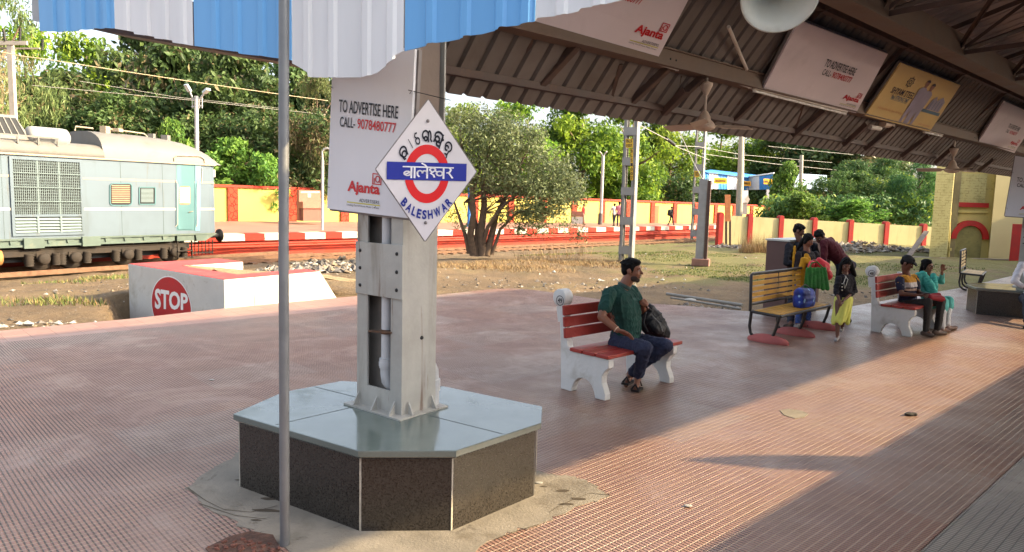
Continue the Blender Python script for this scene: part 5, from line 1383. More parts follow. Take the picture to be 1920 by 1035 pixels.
# big grille
gz0, gz1, gzm = tz_(90, 438), tz_(90, 300), tz_(90, 404)
m = MB(); m.obox(TL(gs0, -.02, gz0), TD * (gs1 - gs0), TN * .028, (0, 0, gz1 - gz0)); gr = m.build('radiator_grille', DARKG, eng)
m = MB()
for (a, b_) in ((gs0 - .05, gs0 + .04), (gs1 - .04, gs1 + .05)): m.obox(TL(a, .009, gz0 - .06), TD * (b_ - a), TN * .04, (0, 0, gz1 - gz0 + .12))
m.obox(TL(gs0 + .04, .009, gz1 - .03), TD * (gs1 - gs0 - .08), TN * .04, (0, 0, .09)); m.obox(TL(gs0 + .04, .009, gz0 - .06), TD * (gs1 - gs0 - .08), TN * .04, (0, 0, .09)); m.obox(TL(gs0 + .04, .009, gzm - .04), TD * (gs1 - gs0 - .08), TN * .04, (0, 0, .08))
m.build('grille_frame', TEAL, gr)
m = MB(); nb = 34
for k in range(nb + 1):
    s = gs0 + .05 + (gs1 - gs0 - .1) * k / nb; big = k in (12, 23)
    m.obox(TL(s - (.03 if big else .009), .010, gzm + .04), TD * (.06 if big else .018), TN * .02, (0, 0, gz1 - gzm - .07))
for k in range(1, 20):
    z = gzm + (gz1 - gzm) * k / 20; big = k % 5 == 0
    m.obox(TL(gs0 + .04, .012, z - .01), TD * (gs1 - gs0 - .08), TN * (.045 if big else .016), (0, 0, .035 if big else .014))
m.build('grille_bars', mat('grille_bar_grey', srgb(92, 106, 106), .6, .1), gr)
m = MB()
for k in range(5):
    z = gz0 + .05 + (gzm - gz0 - .1) * k / 5
    m.prism([TL(gs0 + .05, .012, z), TL(gs0 + .05, .06, z), TL(gs0 + .05, .012, z + .07)], TD * (gs1 - gs0 - .1))
for f in (.335, .667): m.obox(TL(gs0 + (gs1 - gs0) * f - .03, .012, gz0 + .03), TD * .06, TN * .05, (0, 0, gzm - gz0 - .06))
m.build('lower_louvres', CREAMW, gr)
# windows
def rrect(x0, y0, x1, y1, r):
    P = []
    for (cx_, cy_, a0) in ((x1 - r, y1 - r, 0), (x0 + r, y1 - r, 90), (x0 + r, y0 + r, 180), (x1 - r, y0 + r, 270)):
        for k in range(5): a = R_(a0 + 22.5 * k); P.append((cx_ + r * math.cos(a), cy_ + r * math.sin(a)))
    return P
def shutter_window(px0, py0, px1, py1, r, slats, name, mtslat, frame=True):
    w = MB(); w.add([TPp(x, y, .010) for x, y in rrect(px0, py0, px1, py1, r)], [range(20)]); win = w.build(name, DARKG, eng)
    bmesh_fix(win)
    mm = MB(); k = slats
    for i in range(k):
        y = py0 + 2 + (py1 - py0 - 4) * i / k; y2 = y + (py1 - py0 - 4) / k * .58
        mm.add([TPp(px0 + 2.5, y2, .03), TPp(px1 - 2.5, y2, .03), TPp(px1 - 2.5, y, .014), TPp(px0 + 2.5, y, .014)], [(0, 1, 2, 3)])
    o = mm.build('shutter_slats', mtslat, win); solidify(o, .008)
    if frame:
        mm = MB(); P = [TPp(x, y, .012) for x, y in rrect(px0 - 1, py0 - 1, px1 + 1, py1 + 1, r)]
        for i in range(len(P)): mm.bar(P[i], P[(i + 1) % len(P)], .035, .035, up=TN)
        mm.build('window_frame', DTEAL, win)
    return win
def bmesh_fix(o):
    b_ = bmesh.new(); b_.from_mesh(o.data); bmesh.ops.recalc_face_normals(b_, faces=b_.faces[:]); b_.to_mesh(o.data); b_.free()
shutter_window(207, 345, 246, 384, 6, 10, 'window', SHUT)
shutter_window(262, 352, 290, 382, 1.5, 11, 'side_vent', CREAMW)
# cab door set in a deeper teal recess
sheet('door_recess', [(331, 432), (365, 432), (365, 309), (331, 309)], DTEAL, .006, eng, 0)
dr = sheet('door', [(334, 430), (361, 430), (361, 342), (334, 342)], DTEAL, .028, eng, .02)
m = MB(); P = [TPp(x, y, .030) for x, y in rrect(336, 349, 357, 384, 4)]; m.add(P, [range(20)]); dw = m.build('window', SHUT, dr); bmesh_fix(dw)
m = MB()
for i in range(8): m.add([TPp(337, 354 + i * 3.8, .046), TPp(356, 354 + i * 3.8, .046), TPp(356, 351.5 + i * 3.8, .032), TPp(337, 351.5 + i * 3.8, .032)], [(0, 1, 2, 3)])
m.build('shutter_slats', WSTR, dr)
m = MB(); m.tube([TPp(354, 398, .03), TPp(354, 398, .07), TPp(362, 396, .07)], .014, 6); m.build('door_handle', BSTR, dr)
sheet('door_post', [(366, 433), (375, 433), (377, 309), (366, 309)], mat('teal_post_paint', srgb(96, 138, 146), .55, .1, 2), .02, eng, .02)  # door post in a lighter, bluer teal
for pts in ([(329, 425), (333, 421), (333, 345), (330, 338)], [(368, 425), (370, 420), (370, 350), (371, 338)], [(378, 345), (379, 315)]):
    m = MB(); m.tube([TPp(x, y, .07 if 0 < i < len(pts) - 1 else .02) for i, (x, y) in enumerate(pts)], .016, 6); m.build('handrail', WSTR, eng)
# nose fittings
m = MB(); m.box(TL(sN + .18, -.9, zgut - .35), (.5, .35, .30), math.atan2(TD.y, TD.x)); m.build('nose_lamp', WSTR, eng)
m = MB(); m.lathe([(.10, 0), (.10, .35), (.26, .36), (.27, .40), (1e-4, .42)], TL(sN - .02, -.45, .12), TD, 20); m.build('buffer', BOLT, eng)
m = MB(); m.lathe([(.10, 0), (.10, .35), (.26, .36), (.27, .40), (1e-4, .42)], TL(sN - .02, -BW + .45, .12), TD, 20); m.build('buffer', BOLT, eng)
# underframe
m = MB(); m.obox(TL(sW, -.05, .0), TD * (ts(328) - sW), -TN * .3, (0, 0, .255)); m.obox(TL(sW, .02, -.02), TD * (ts(322) - sW), -TN * .07, (0, 0, .07)); m.obox(TL(sW, .02, .20), TD * (sN - .3 - sW), -TN * .07, (0, 0, .058)); m.build('underframe', UNDER, eng)
for px in (60, 168):
    m = MB(); m.box(TL(ts(px), -.02, .10), (.62, .2, .34), math.atan2(TD.y, TD.x)); m.build('equipment_box', UNDER, eng, bevel=.01)
for px in range(-20, 330, 36):
    m = MB(); s = ts(px); m.prism([TL(s, .0, .18), TL(s + .25, .0, .18), TL(s + .02, .0, .05)], -TN * .1); m.build('bracket', UNDER, eng)
m = MB(); m.obox(TL(ts(332), -.03, -.02), TD * (ts(364) - ts(332)), -TN * .4, (0, 0, .275)); m.build('step_plate', UNDER, eng)
m = MB(); m.prism([TL(ts(366), .0, .24), TL(sN - .06, .0, .24), TL(sN - .6, .0, -.05), TL(ts(368), .0, -.05)], -TN * .2); m.build('nose_skirt', UNDER, eng)
m = MB()
for px in (330, 357): m.bar(TL(ts(px), .05, -.02), TL(ts(px), .05, -.70), .05, .03, up=TD)
for z in (-.42, -.68): m.obox(TL(ts(329), -.08, z), TD * (ts(358) - ts(329)), TN * .2, (0, 0, .03))
m.build('access_steps', BOGIE, eng)
m = MB()
for k in range(7): m.bar(TL(ts(366) + k * .16, -.3, -.02), TL(ts(366) + k * .16, -.3, -.62), .03, .03, up=TD)
m.bar(TL(ts(366), -.3, -.55), TL(sN - .1, -.3, -.55), .05, .05); m.build('rail_guard', BOGIE, eng)
for sc in (ts(240), ts(20) - .9):
    m = MB(); m.obox(TL(sc - 2.5, -.12, -.34), TD * 5.0, -TN * .16, (0, 0, .22)); m.obox(TL(sc - 2.5, -.12, -.16), TD * 5.0, -TN * .2, (0, 0, .05)); bg_ = m.build('bogie', BOGIE, eng)
    for dx in (-1.85, 0, 1.85):
        m = MB(); m.lathe([(.16, .06), (.44, .06), (.46, 0), (.50, -.06), (.50, -.10), (.1, -.11)], TL(sc + dx, -.32, -.38), TN, 28); m.build('wheel', BOGIE, bg_)
        m = MB(); m.lathe([(.18, -.06), (.19, .16), (.15, .20), (1e-4, .21)], TL(sc + dx, -.16, -.44), TN, 18); m.box(TL(sc + dx, -.16, -.33), (.42, .16, .18), math.atan2(TD.y, TD.x)); m.build('axle_box', BOGIE, bg_)
        for e in (-.42, .42):
            m = MB(); m.lathe([(.14, 0)] + [(.12 if k % 2 else .155, .045 * k) for k in range(1, 9)] + [(.14, .4)], TL(sc + dx + e, -.14, -.66), (0, 0, 1), 14); m.build('spring', BOGIE, bg_)
m = MB(); m.obox(TL(sW, -.5, -.55), TD * (sN - 1.2 - sW), -TN * 1.9, (0, 0, .7)); m.build('underbody_gear', DARKG, eng)  # plain dark box for the gear under the body
a = TL(ts(2), -.1, -.22)
m = MB(); m.lathe([(1e-4, 0), (.2, .02), (.26, .12), (.26, 1.6), (1e-4, 1.7)], TL(ts(15) - 1.8, -.22, -.33), TD, 18); m.build('air_reservoir', mat('rust_reservoir', srgb(150, 108, 62), .7, .15, 4), eng)

# ================= masts, posts, lamps, wires =================
MAST = mat('galvanised_mast', srgb(140, 138, 134), .55, .08, 3, metal=.15, stain=srgb(122, 112, 98), samt=.4, sscale=2, streak=True)
YP = mat('yellow_number_plate', srgb(210, 168, 48), .6, .1, 8)
def lattice_mast(base, H, W_, Dp, rot, label, pitch=1.0, plate=.34):
    r = empty('lattice_mast', base, rot, label, 'mast', 'lattice masts of the overhead line')
    for x in (-W_ / 2, W_ / 2):
        m = MB(); f = .10
        m.box((x, 0, H / 2), (.05 if x < 0 else .09, Dp, H)); m.box((x + (.03 if x < 0 else -.045), -Dp / 2 + .012, H / 2), (f, .024, H)); m.box((x + (.03 if x < 0 else -.045), Dp / 2 - .012, H / 2), (f, .024, H))
        m.build('upright', MAST, r, world=False)
    z = .35
    while z < H:
        for y in (-Dp / 2 - .008, Dp / 2 + .008):
            m = MB(); m.box((0, y, z + plate / 2), (W_ + .08, .016, plate)); m.build('batten_plate', MAST, r, world=False)
        z += pitch
    return r
mb_ = G(1174, 489, -.32)
lm1 = lattice_mast(Vector((mb_.x, mb_.y, -.4)), 8.6, .44, .46, R_(-22), 'numbered lattice mast with yellow plates standing behind the seated man', 1.12, .30)
# its number plates
def on_mast(mast, px, py, W_, Dp):      # pixel -> point on the front face
    a = mast.rotation_euler.z; n = Vector((math.sin(a), -math.cos(a), 0)); p0 = Vector(mast.location) + n * (Dp / 2 + .02)
    return PL(px, py, p0, n), n
def plate(mast, px0, py0, px1, py1, rows, W_=.44, Dp=.46):
    a = mast.rotation_euler.z; n = Vector((math.sin(a), -math.cos(a), 0)); p0 = Vector(mast.location) + n * (Dp / 2 + .022)
    BL, BR, TR, TL_ = [PL(*p, p0, n) for p in ((px0, py1), (px1, py1), (px1, py0), (px0, py0))]
    m = MB(); m.prism([BL, BR, TR, TL_], -n * .006)
    off = Vector(mast.location); rot = Matrix.Rotation(-a, 3, 'Z')
    m.v = [tuple(rot @ (Vector(v) - off)) for v in m.v]; pl = m.build('number_plate', YP, mast, world=False)
    Q = Quad(BL, BR, TR, TL_, .006); Q.n = n
    m = MB(); k = len(rows)
    for i, t in enumerate(rows): Q.text(m, t, .12, 1 - (i + .85) / k, .76, .7 / k, .02)
    m.v = [tuple(rot @ (Vector(v) - off)) for v in m.v]; m.build('lettering', INKB, pl, world=False)
plate(lm1, 1173, 260, 1187, 277, ['BLS', '1007']); plate(lm1, 1182, 279, 1187, 338, list('BLS1007'))
mb_ = G(1304, 451, -1.0)
lm2 = lattice_mast(Vector((mb_.x, mb_.y, -1.05)), 13.5, .66, .66, R_(-24), 'second lattice mast farther off beside the grey stub column', 1.7, .5)
plate(lm2, 1302, 320, 1311, 332, ['1005'], .66, .66)
# stub column on its block
q = G(1314, 497, -.32); 
r = empty('stub_column', Vector((q.x, q.y, -.34)), R_(-20), 'short grey steel stub column on a brown concrete block', 'column')
m = MB(); m.box((0, 0, .13), (.62, .62, .26)); m.build('concrete_block', mat('brown_block', srgb(132, 96, 84), .85, .15, 5), r, world=False, bevel=.02)
m = MB(); m.box((-.06, -.13, 1.72), (.28, .02, 2.92)); m.box((-.06, .13, 1.72), (.28, .02, 2.92)); m.box((-.06, 0, 1.72), (.02, .24, 2.92)); m.build('upright', mat('grey_stub_paint', srgb(142, 140, 138), .6, .12, 3, stain=srgb(140, 130, 116), samt=.4), r, world=False)
m = MB(); m.box((.14, -.05, 1.70), (.07, .22, 2.86)); m.box((.20, -.05, 1.70), (.03, .26, 2.86)); m.build('brown_channel', mat('brown_channel_paint', srgb(84, 62, 54), .6, .15, 4), r, world=False)
m = MB()
p1 = D(1318, 338, q.y); p2 = D(1200, 235, 33)
CABLE = mat('pale_cable', srgb(150, 146, 138), .6, .05); CABT = mat('tan_cable', srgb(176, 160, 128), .6, .05)
def wire(name, pts, rad, mt, label, sag=.0):
    P = []
    for (a, b_) in zip(pts, pts[1:]):
        a, b_ = Vector(a), Vector(b_)
        for k in range(8): f = k / 8; P.append(a.lerp(b_, f) - ZU * sag * 4 * f * (1 - f))
    P.append(Vector(pts[-1])); m = MB(); m.tube(P, rad, 5, caps=False); return tag(m.build(name, mt), label, 'wire', 'overhead wires')
wire('overhead_wire', [D(-20, 92, 36), D(80, 110, 37), D(615, 189, 46)], .022, CABT, 'tan overhead wire slanting across the dark trees above the engine', .05)
wire('overhead_wire', [D(60, 160, 40), D(360, 188, 44), D(620, 216, 50)], .014, CABLE, 'thin grey wire below the tan one, above the engine roof')
wire('overhead_wire', [D(150, 152, 40), D(330, 182, 44), D(545, 205, 50)], .010, CABLE, 'faint upper grey wire among the dark trees')
wire('overhead_wire', [D(1190, 230, 28.4), D(1252, 262, 33), D(1268, 275, 35), D(1330, 300, 44)], .018, CABLE, 'pale stay wire from the numbered mast to the second mast')
wire('overhead_wire', [D(1272, 243, 40), D(1298, 300, 40), D(1322, 345, 33)], .02, CABLE, 'pale inclined stay down to the top of the stub column')
wire('overhead_wire', [D(1262, 273, 50), D(1310, 275, 54), D(1390, 290, 70), D(1560, 305, 90)], .02, CABLE, 'thin catenary wire passing the concrete pole')
wire('overhead_wire', [D(1315, 288, 55), D(1450, 307, 70), D(1580, 320, 90)], .02, CABLE, 'lower thin wire above the striped shed')
wire('overhead_wire', [D(1440, 274, 80), D(1600, 290, 90)], .02, CABLE, 'pale wire under the roof edge near the thin pole')
r = empty('insulator', D(1256, 265, 33.4), 0, 'dark insulator on the stay wire right of the numbered mast', 'insulator')
m = MB(); a, b_ = D(1248, 259, 32.9), D(1264, 271, 33.9); d = (b_ - a).normalized(); L = (b_ - a).length
m.lathe([(.05, L * k / 10) if k % 2 else (.085, L * k / 10) for k in range(11)], a, d, 12); m.build('ribbed_body', BOLT, r)
# tapered concrete pole and thin pole on the right
CPOL = mat('concrete_pole', srgb(168, 160, 146), .85, .12, 2, stain=srgb(120, 112, 98), samt=.5, sscale=2)
b0 = D(1386, 405, 58); m = MB(); m.tube([Vector((b0.x, b0.y, -.4)), D(1389, 320, 58), D(1391, 225, 58)], [.30, .25, .19], 14); tag(m.build('concrete_pole', CPOL), 'tapered concrete pole rising in front of the striped shed', 'pole')
b0 = D(1501, 400, 60); m = MB(); m.tube([Vector((b0.x, b0.y, -.4)), D(1503, 291, 60)], [.17, .14], 10); 
r = empty('line_pole', Vector((b0.x, b0.y, -.4)), 0, 'thin grey pole with a small insulator, behind the light green young tree', 'pole'); m.build('pole', CPOL, r)
m = MB(); a = D(1499, 303, 60); m.lathe([(.03, 0), (.09, .05), (.09, .16), (.03, .2)], a - ZU * .1, (0, 0, 1), 10); m.build('insulator', WSTR, r)
# post at the left edge with cross arm
lp = D(29, 300, 38)
r = empty('line_pole', Vector((lp.x, lp.y, -.5)), 0, 'grey concrete line pole with cross arms and dark insulators at the left edge', 'pole')
m = MB(); m.obox(Vector((lp.x - .12, lp.y - .1, -.5)), (.26, 0, 0), (0, .22, 0), (0, 0, D(30, 78, 38).z + .5)); m.build('pole', CPOL, r)
m = MB(); m.obox(D(-30, 84, 37.85), D(50, 84, 37.85) - D(-30, 84, 37.85), (0, .12, 0), (0, 0, .2)); m.obox(D(-5, 92, 38.15), D(74, 92, 38.15) - D(-5, 92, 38.15), (0, .07, 0), (0, 0, .08)); m.build('cross_arm', CPOL, r)
for (x, y0, y1) in ((37, 52, 76), (79, 74, 94), (10, 55, 78)):
    a, b_ = D(x, y1, 37.9), D(x + (1 if x > 20 else -4), y0, 37.9); d = (b_ - a).normalized(); L = (b_ - a).length
    m = MB(); m.lathe([(.04 if k % 2 else .085, L * k / 10) for k in range(11)] + [(1e-4, L)], a, d, 10); m.build('insulator', BOLT, r)
m = MB(); m.bar(D(22, 120, 38), D(26, 205, 38.2), .05, .05); m.bar(D(2, 108, 38), D(27, 122, 38), .05, .05); m.build('stay', CPOL, r)
# twin floodlight post
LP = mat('white_lamp_post', srgb(172, 170, 164), .5, .06, 3)
b0 = D(368, 270, 37.5); r = empty('floodlight_post', Vector((b0.x, b0.y, 0)), 0, 'white post with two floodlights rising behind the engine roof', 'lamp post', 'lamp posts on the far platform')
m = MB(); m.tube([Vector((b0.x, b0.y, 0)), D(368, 180, 37.5)], .10, 12); m.build('post', LP, r)
m = MB()
for y in (186, 200): m.bar(D(359, y, 37.5), D(380, y - 2, 37.5), .05, .07)
for x in (361, 374, 379): m.bar(D(x, 185, 37.5), D(x, 203, 37.5), .035, .035, up=TD)
m.build('lamp_cradle', LP, r)
for (pa, pb, pc) in (((361, 184), (356, 172), (348, 158)), ((376, 184), (383, 174), (391, 167))):
    m = MB(); m.tube([D(*pa, 37.5), D(*pb, 37.4)], .045, 8); lh = m.build('lamp_arm', LP, r)
    a, b_ = D(*pb, 37.4), D(*pc, 37.2); m = MB(); m.bar(a, b_, .26, .12); m.build('lamp_head', mat('lamp_glass', srgb(190, 206, 208), .3, .08), r, bevel=.02)
b0 = D(604, 426, 39); r = empty('lamp_post', Vector((b0.x, b0.y, 0)), 0, 'pale post with a hooked top on the far platform left of the hanging board', 'lamp post', 'lamp posts on the far platform')
m = MB(); m.tube([Vector((b0.x, b0.y, -.05)), D(605, 300, 39)], .075, 10); m.build('post', LP, r)
m = MB(); m.tube([D(605, 303, 39), D(604, 284, 39), D(608, 279, 39), D(614, 278, 39), D(620, 280, 39)], .05, 8); m.build('hook', LP, r)
b0 = D(1126, 421, 62); r = empty('lamp_post', Vector((b0.x, b0.y, D(1126, 421, 62).z)), 0, 'slim pale lamp post with two small lamps left of the numbered mast', 'lamp post', 'lamp posts on the far platform')
m = MB(); m.tube([D(1126, 421, 62), D(1131, 292, 62)], .13, 10); m.build('post', LP, r)
m = MB(); m.tube([D(1125, 421, 62), D(1126, 400, 62)], .2, 10); m.build('post_foot', mat('dark_post_foot', srgb(90, 86, 84), .8, .1), r)
for s in (-1, 1):
    m = MB(); m.tube([D(1131, 294, 62), D(1131 + s * 4, 287, 62), D(1131 + s * 7, 284, 61.8)], .06, 6); m.build('lamp_head', LP, r)
b0 = D(880, 425, 44); m = MB(); m.tube([D(879, 425, 44), D(881, 350, 44)], .11, 8); tag(m.build('blue_post', mat('blue_post_paint', srgb(52, 112, 186), .6, .1)), 'blue painted post on the far platform behind the bushy tree', 'post')

# brown drinking fountain against the far wall
BRN = mat('brown_tile_stand', srgb(150, 96, 76), .6, .14, 4, stain=srgb(120, 80, 66), samt=.4)
dd_ = 44.0
p0 = D(561, 413, dd_); r = empty('drinking_fountain', p0, 0, 'brown tiled drinking water stand against the yellow wall on the far platform', 'drinking fountain')
ux = wd; un = wnn
def fb(px0, py0, px1, py1, dep, out, mt, nm, par):
    q0 = PL(px0, py1, D(561, 413, dd_), un); q1 = PL(px1, py1, D(561, 413, dd_), un); zt = PL(px0, py0, D(561, 413, dd_), un).z
    m = MB(); m.obox(Vector((q0.x, q0.y, q0.z)) + un * out, Vector((q1.x - q0.x, q1.y - q0.y, 0)), -un * dep, (0, 0, zt - q0.z)); return m.build(nm, mt, par)
fb(561, 356, 601, 414, .3, .0, BRN, 'back_slab', r); fb(561, 378, 602, 390, .5, .5, BRN, 'basin', r); fb(563, 390, 601, 414, .4, .4, mat('dark_brown_tile', srgb(120, 78, 64), .6, .1), 'stand', r)
m = MB(); q0 = PL(564, 361, D(561, 413, dd_) + un * .01, un); q1 = PL(599, 361, D(561, 413, dd_) + un * .01, un); 
m.add([q0 - ZU * .02, q1 - ZU * .02, q1 + ZU * .06, q0 + ZU * .06], [(0, 1, 2, 3)]); m.add([PL(x, y, D(561, 413, dd_) + un * .012, un) for x, y in ((577, 370), (583, 370), (583, 363), (577, 363))], [(0, 1, 2, 3)]); m.build('notice_strip', WSTR, r)
# rust coloured stand on the far platform beside the man in red
r = empty('parcel_stand', D(1082, 420, 58), 0, 'pale box on a rust brown stand beside the person in red', 'box')
m = MB(); m.box(D(1082, 413, 58), (.85, .6, .55)); m.build('box', mat('pale_box', srgb(196, 186, 172), .7, .1), r); m = MB(); m.box(D(1082, 401, 58) , (.9, .6, .42)); m.build('stand', BRN, r)

# wooden sleeper post in front of the cream wall
r = empty('sleeper_post', D(1366, 466, 40.5), 0, 'rust orange board fixed upright on two dark posts before the cream wall', 'post')
m = MB(); m.obox(D(1360, 415, 40.4), D(1370, 415, 40.4) - D(1360, 415, 40.4), (0, .12, 0), D(1360, 365, 40.4) - D(1360, 415, 40.4)); m.build('board', mat('orange_board', srgb(186, 116, 72), .75, .15, 5), r)
for x in (1361.5, 1369): 
    m = MB(); m.tube([D(x, 470, 40.5), D(x, 412, 40.5)], .06, 6); m.build('leg', mat('dark_wood', srgb(70, 52, 44), .8, .2), r)
# slanting old plank
m = MB(); m.bar(D(1694, 494, 27), D(1737, 434, 30), .18, .06); tag(m.build('leaning_plank', mat('grey_plank', srgb(96, 86, 78), .85, .2, 6)), 'grey weathered plank leaning behind the seated man in a cap', 'plank')

# ================= striped shed roof and far station sign =================
SB = mat('shed_blue', srgb(50, 128, 200), .5, .08, 3); SW = mat('shed_white', srgb(206, 212, 216), .5, .06, 3); YSG = mat('yellow_station_sign', srgb(240, 178, 26), .5, .04)
sd = 88.0
sh = empty('striped_platform_shelter', Vector((D(1380, 390, sd).x, sd, -.3)), 0, 'far platform shelter with blue and white striped fascia and yellow name boards', 'shelter')
def facet(px0, y0t, y0b, px1, y1t, y1b, d0, d1, stripes):
    for i, (f0, f1, mt) in enumerate(stripes):
        P = []
        for f, yt, yb in ((f0, None, None), (f1, None, None)):
            px = px0 + (px1 - px0) * f; d = d0 + (d1 - d0) * f; P.append((px, y0t + (y1t - y0t) * f, y0b + (y1b - y0b) * f, d))
        n = 6; m = MB(); vs = []
        for k in range(n + 1):
            f = k / n; px = P[0][0] + (P[1][0] - P[0][0]) * f; d = P[0][3] + (P[1][3] - P[0][3]) * f + (.08 if k % 2 else 0)
            vs += [D(px, P[0][2] + (P[1][2] - P[0][2]) * f, d), D(px, P[0][1] + (P[1][1] - P[0][1]) * f, d)]
        m.add(vs, [(2 * k, 2 * k + 2, 2 * k + 3, 2 * k + 1) for k in range(n)])
        o = m.build('fascia_sheet', mt, sh); solidify(o, .03)
facet(1318, 322, 354, 1404, 333, 356, 86, 90, [(0, .13, SB), (.13, .33, SW), (.33, .53, SB), (.53, .80, SW), (.80, 1, SB)])
facet(1404, 333, 356, 1448, 327, 355, 90, 86, [(0, .45, SW), (.45, 1, SB)])
m = MB(); m.prism([D(1316, 322, 85.6), D(1404, 333, 89.6), D(1420, 330, 94), D(1335, 320, 92)], (0, 0, .12)); m.build('roof', SB, sh)
m = MB(); m.prism([D(1404, 332, 89.7), D(1450, 326, 85.7), D(1452, 325, 92), D(1415, 331, 95)], (0, 0, .12)); m.build('roof', SW, sh)
for (x0, y0, x1, y1, d, tx) in ((1339, 333, 1363, 344, 86.6, 'BALESHWAR'), (1386, 339, 1408, 348, 88.8, None), (1432, 335, 1448, 345, 85.6, 'BLS')):
    P = [D(x0, y1, d), D(x1, y1 + 1, d + .2), D(x1, y0 + 1, d + .2), D(x0, y0, d)]
    m = MB(); m.prism(P, Vector((0, .06, 0))); nb_ = m.build('name_board', YSG, sh)
    Q = Quad(*P, .03); m = MB()
    if tx: Q.text(m, tx, .1, .28, .8, .44, .03)
    else: deva(m, lambda a, b: Q.P(.08 + a * .84, .2 + b * .5) + Q.n * .03, .16)
    m.build('lettering', INKB, nb_)
for x in (1325, 1400, 1440):
    m = MB(); b_ = D(x, 352, 90); m.bar(Vector((b_.x, b_.y, -.4)), b_, .3, .3); m.build('post', mat('shelter_post', srgb(186, 186, 186), .6, .1), sh)
# pale column with a tiny diamond board under it
r = empty('sign_column', Vector((D(1398, 400, 84).x, 84, -.3)), 0, 'pale column with a small white board under the striped shelter', 'column')
m = MB(); m.obox(D(1392, 402, 84), D(1401, 402, 84) - D(1392, 402, 84), (0, .4, 0), D(1392, 380, 84) - D(1392, 402, 84)); m.build('column', MAST, r)
m = MB(); m.obox(D(1391, 380, 83.9), D(1403, 380, 83.9) - D(1391, 380, 83.9), (0, .1, 0), D(1391, 357, 83.9) - D(1391, 380, 83.9)); m.build('board', SW, r)
m = MB(); m.prism([D(1402, 382, 83.7), D(1406, 374, 83.7), D(1402, 366, 83.7), D(1398, 374, 83.7)], (0, .05, 0)); m.build('diamond', WSTR, r)
# low building with a pale sheet roof behind the thin pole
r = empty('sheet_roof_shed', Vector((D(1520, 370, 70).x, 70, -.3)), 0, 'low shed with a pale bluish sheet roof behind the dark bamboo', 'shed')
m = MB(); m.prism([D(1486, 352, 68), D(1552, 360, 66), D(1550, 330, 72), D(1498, 327, 74)], (0, 0, .08)); m.build('roof', mat('pale_sheet_roof', srgb(178, 196, 206), .6, .12, 1), r)
m = MB(); m.obox(D(1488, 392, 69), D(1548, 392, 67.5) - D(1488, 392, 69), (0, 3, 0), (0, 0, 1.7)); m.build('wall', mat('shed_wall', srgb(190, 170, 146), .8, .1), r)

# ================= old yellow brick building =================
def brick_paint():
    t = NT('limewashed_brick'); v = t.coord()
    vm = t.new("ShaderNodeMapping"); vm.inputs['Rotation'].default_value = (math.pi / 2, 0, 0); t.l.new(v, vm.inputs[0])
    br = t.new("ShaderNodeTexBrick"); br.inputs['Scale'].default_value = 1.0; br.inputs['Brick Width'].default_value = .28; br.inputs['Row Height'].default_value = .12; br.inputs['Mortar Size'].default_value = .014
    t.l.new(vm.outputs[0], br.inputs['Vector'])
    n = t.noise(1.1, 7, .7, v); n2 = t.noise(5, 6, .7, v)
    c = t.mix(t.ramp(n, .3, .7), srgb(184, 174, 122), srgb(166, 158, 108))
    c = t.mix(t.math('MULTIPLY', t.math('MULTIPLY', br.outputs['Fac'], t.ramp(n2, .42, .6)), .75), c, srgb(116, 108, 66))
    c = t.mix(t.math('MULTIPLY', t.ramp(n, .55, .74), .65), c, srgb(118, 112, 68))
    return t.out(c, .9, 0, .2, t.bump(br.outputs['Fac'], .012, -1.0))
BRK = brick_paint()
OLDY = mat('old_yellow_plaster', srgb(184, 168, 104), .9, .06, 1.5, .004, 20, stain=srgb(160, 146, 88), samt=.7, sscale=1.4, stain2=srgb(96, 92, 62))
MOSS = mat('mossy_plaster', srgb(134, 126, 78), .9, .15, 3, .006, 16, stain=srgb(92, 92, 58), samt=.8, sscale=2.2, stain2=srgb(56, 56, 40))
NEWY = mat('fresh_yellow_plaster', srgb(196, 182, 134), .85, .04, .8, .002, 20)
GREYS = mat('dark_weathered_recess', srgb(126, 116, 84), .9, .2, 2, stain=srgb(84, 78, 62), samt=.6, sscale=1.5, streak=True)
bd_ = 34.0; bz_ = -.5
bld = empty('old_brick_building', Vector((D(1820, 480, bd_).x, bd_, bz_)), 0, 'old yellow limewashed brick building with a red arch behind the far plinth', 'building')
def bw(px0, px1, d, thick, mt, nm, y0=None, ztop=5.5, zb=bz_, par=None):
    a = D(px0, 480, d); b_ = D(px1, 480, d); m = MB()
    m.obox(Vector((a.x, d, zb)), (b_.x - a.x, 0, 0), (thick * .64, thick, 0), (0, 0, ztop - zb)); return m.build(nm, mt, par or bld)
def zz(px, py, d): return D(px, py, d).z
bw(1742, 1775, bd_, 5, BRK, 'corner_pier'); 
bw(1776.5, 1789, bd_ + .75, 4.2, GREYS, 'wall_return')
bw(1789.2, 1853, bd_ + .9, 4, OLDY, 'wall')
bw(1853.5, 1980, bd_ + .45, 4.4, NEWY, 'wall')
d2 = bd_ + .85
m = MB(); a = D(1790, 386, d2); b_ = D(1852, 388, d2); m.obox(a - Vector((0, .08, .04)), b_ - a, (0, .1, 0), (0, 0, .22)); m.build('string_course', REDPOST, bld)
m = MB(); a = D(1789, 397, d2); b_ = D(1852, 398, d2); m.obox(a - Vector((0, .04, .04)), b_ - a, (0, .1, 0), (0, 0, .10)); m.build('string_course', OLDY, bld)
# upper rough panel
a, b_ = D(1793, 383, d2 - .02), D(1846, 383, d2 - .02); m = MB(); m.obox(Vector((a.x, d2 - .03, a.z)), (b_.x - a.x, 0, 0), (0, .12, 0), (0, 0, zz(1793, 325, d2) - a.z)); m.build('brick_panel', BRK, bld)
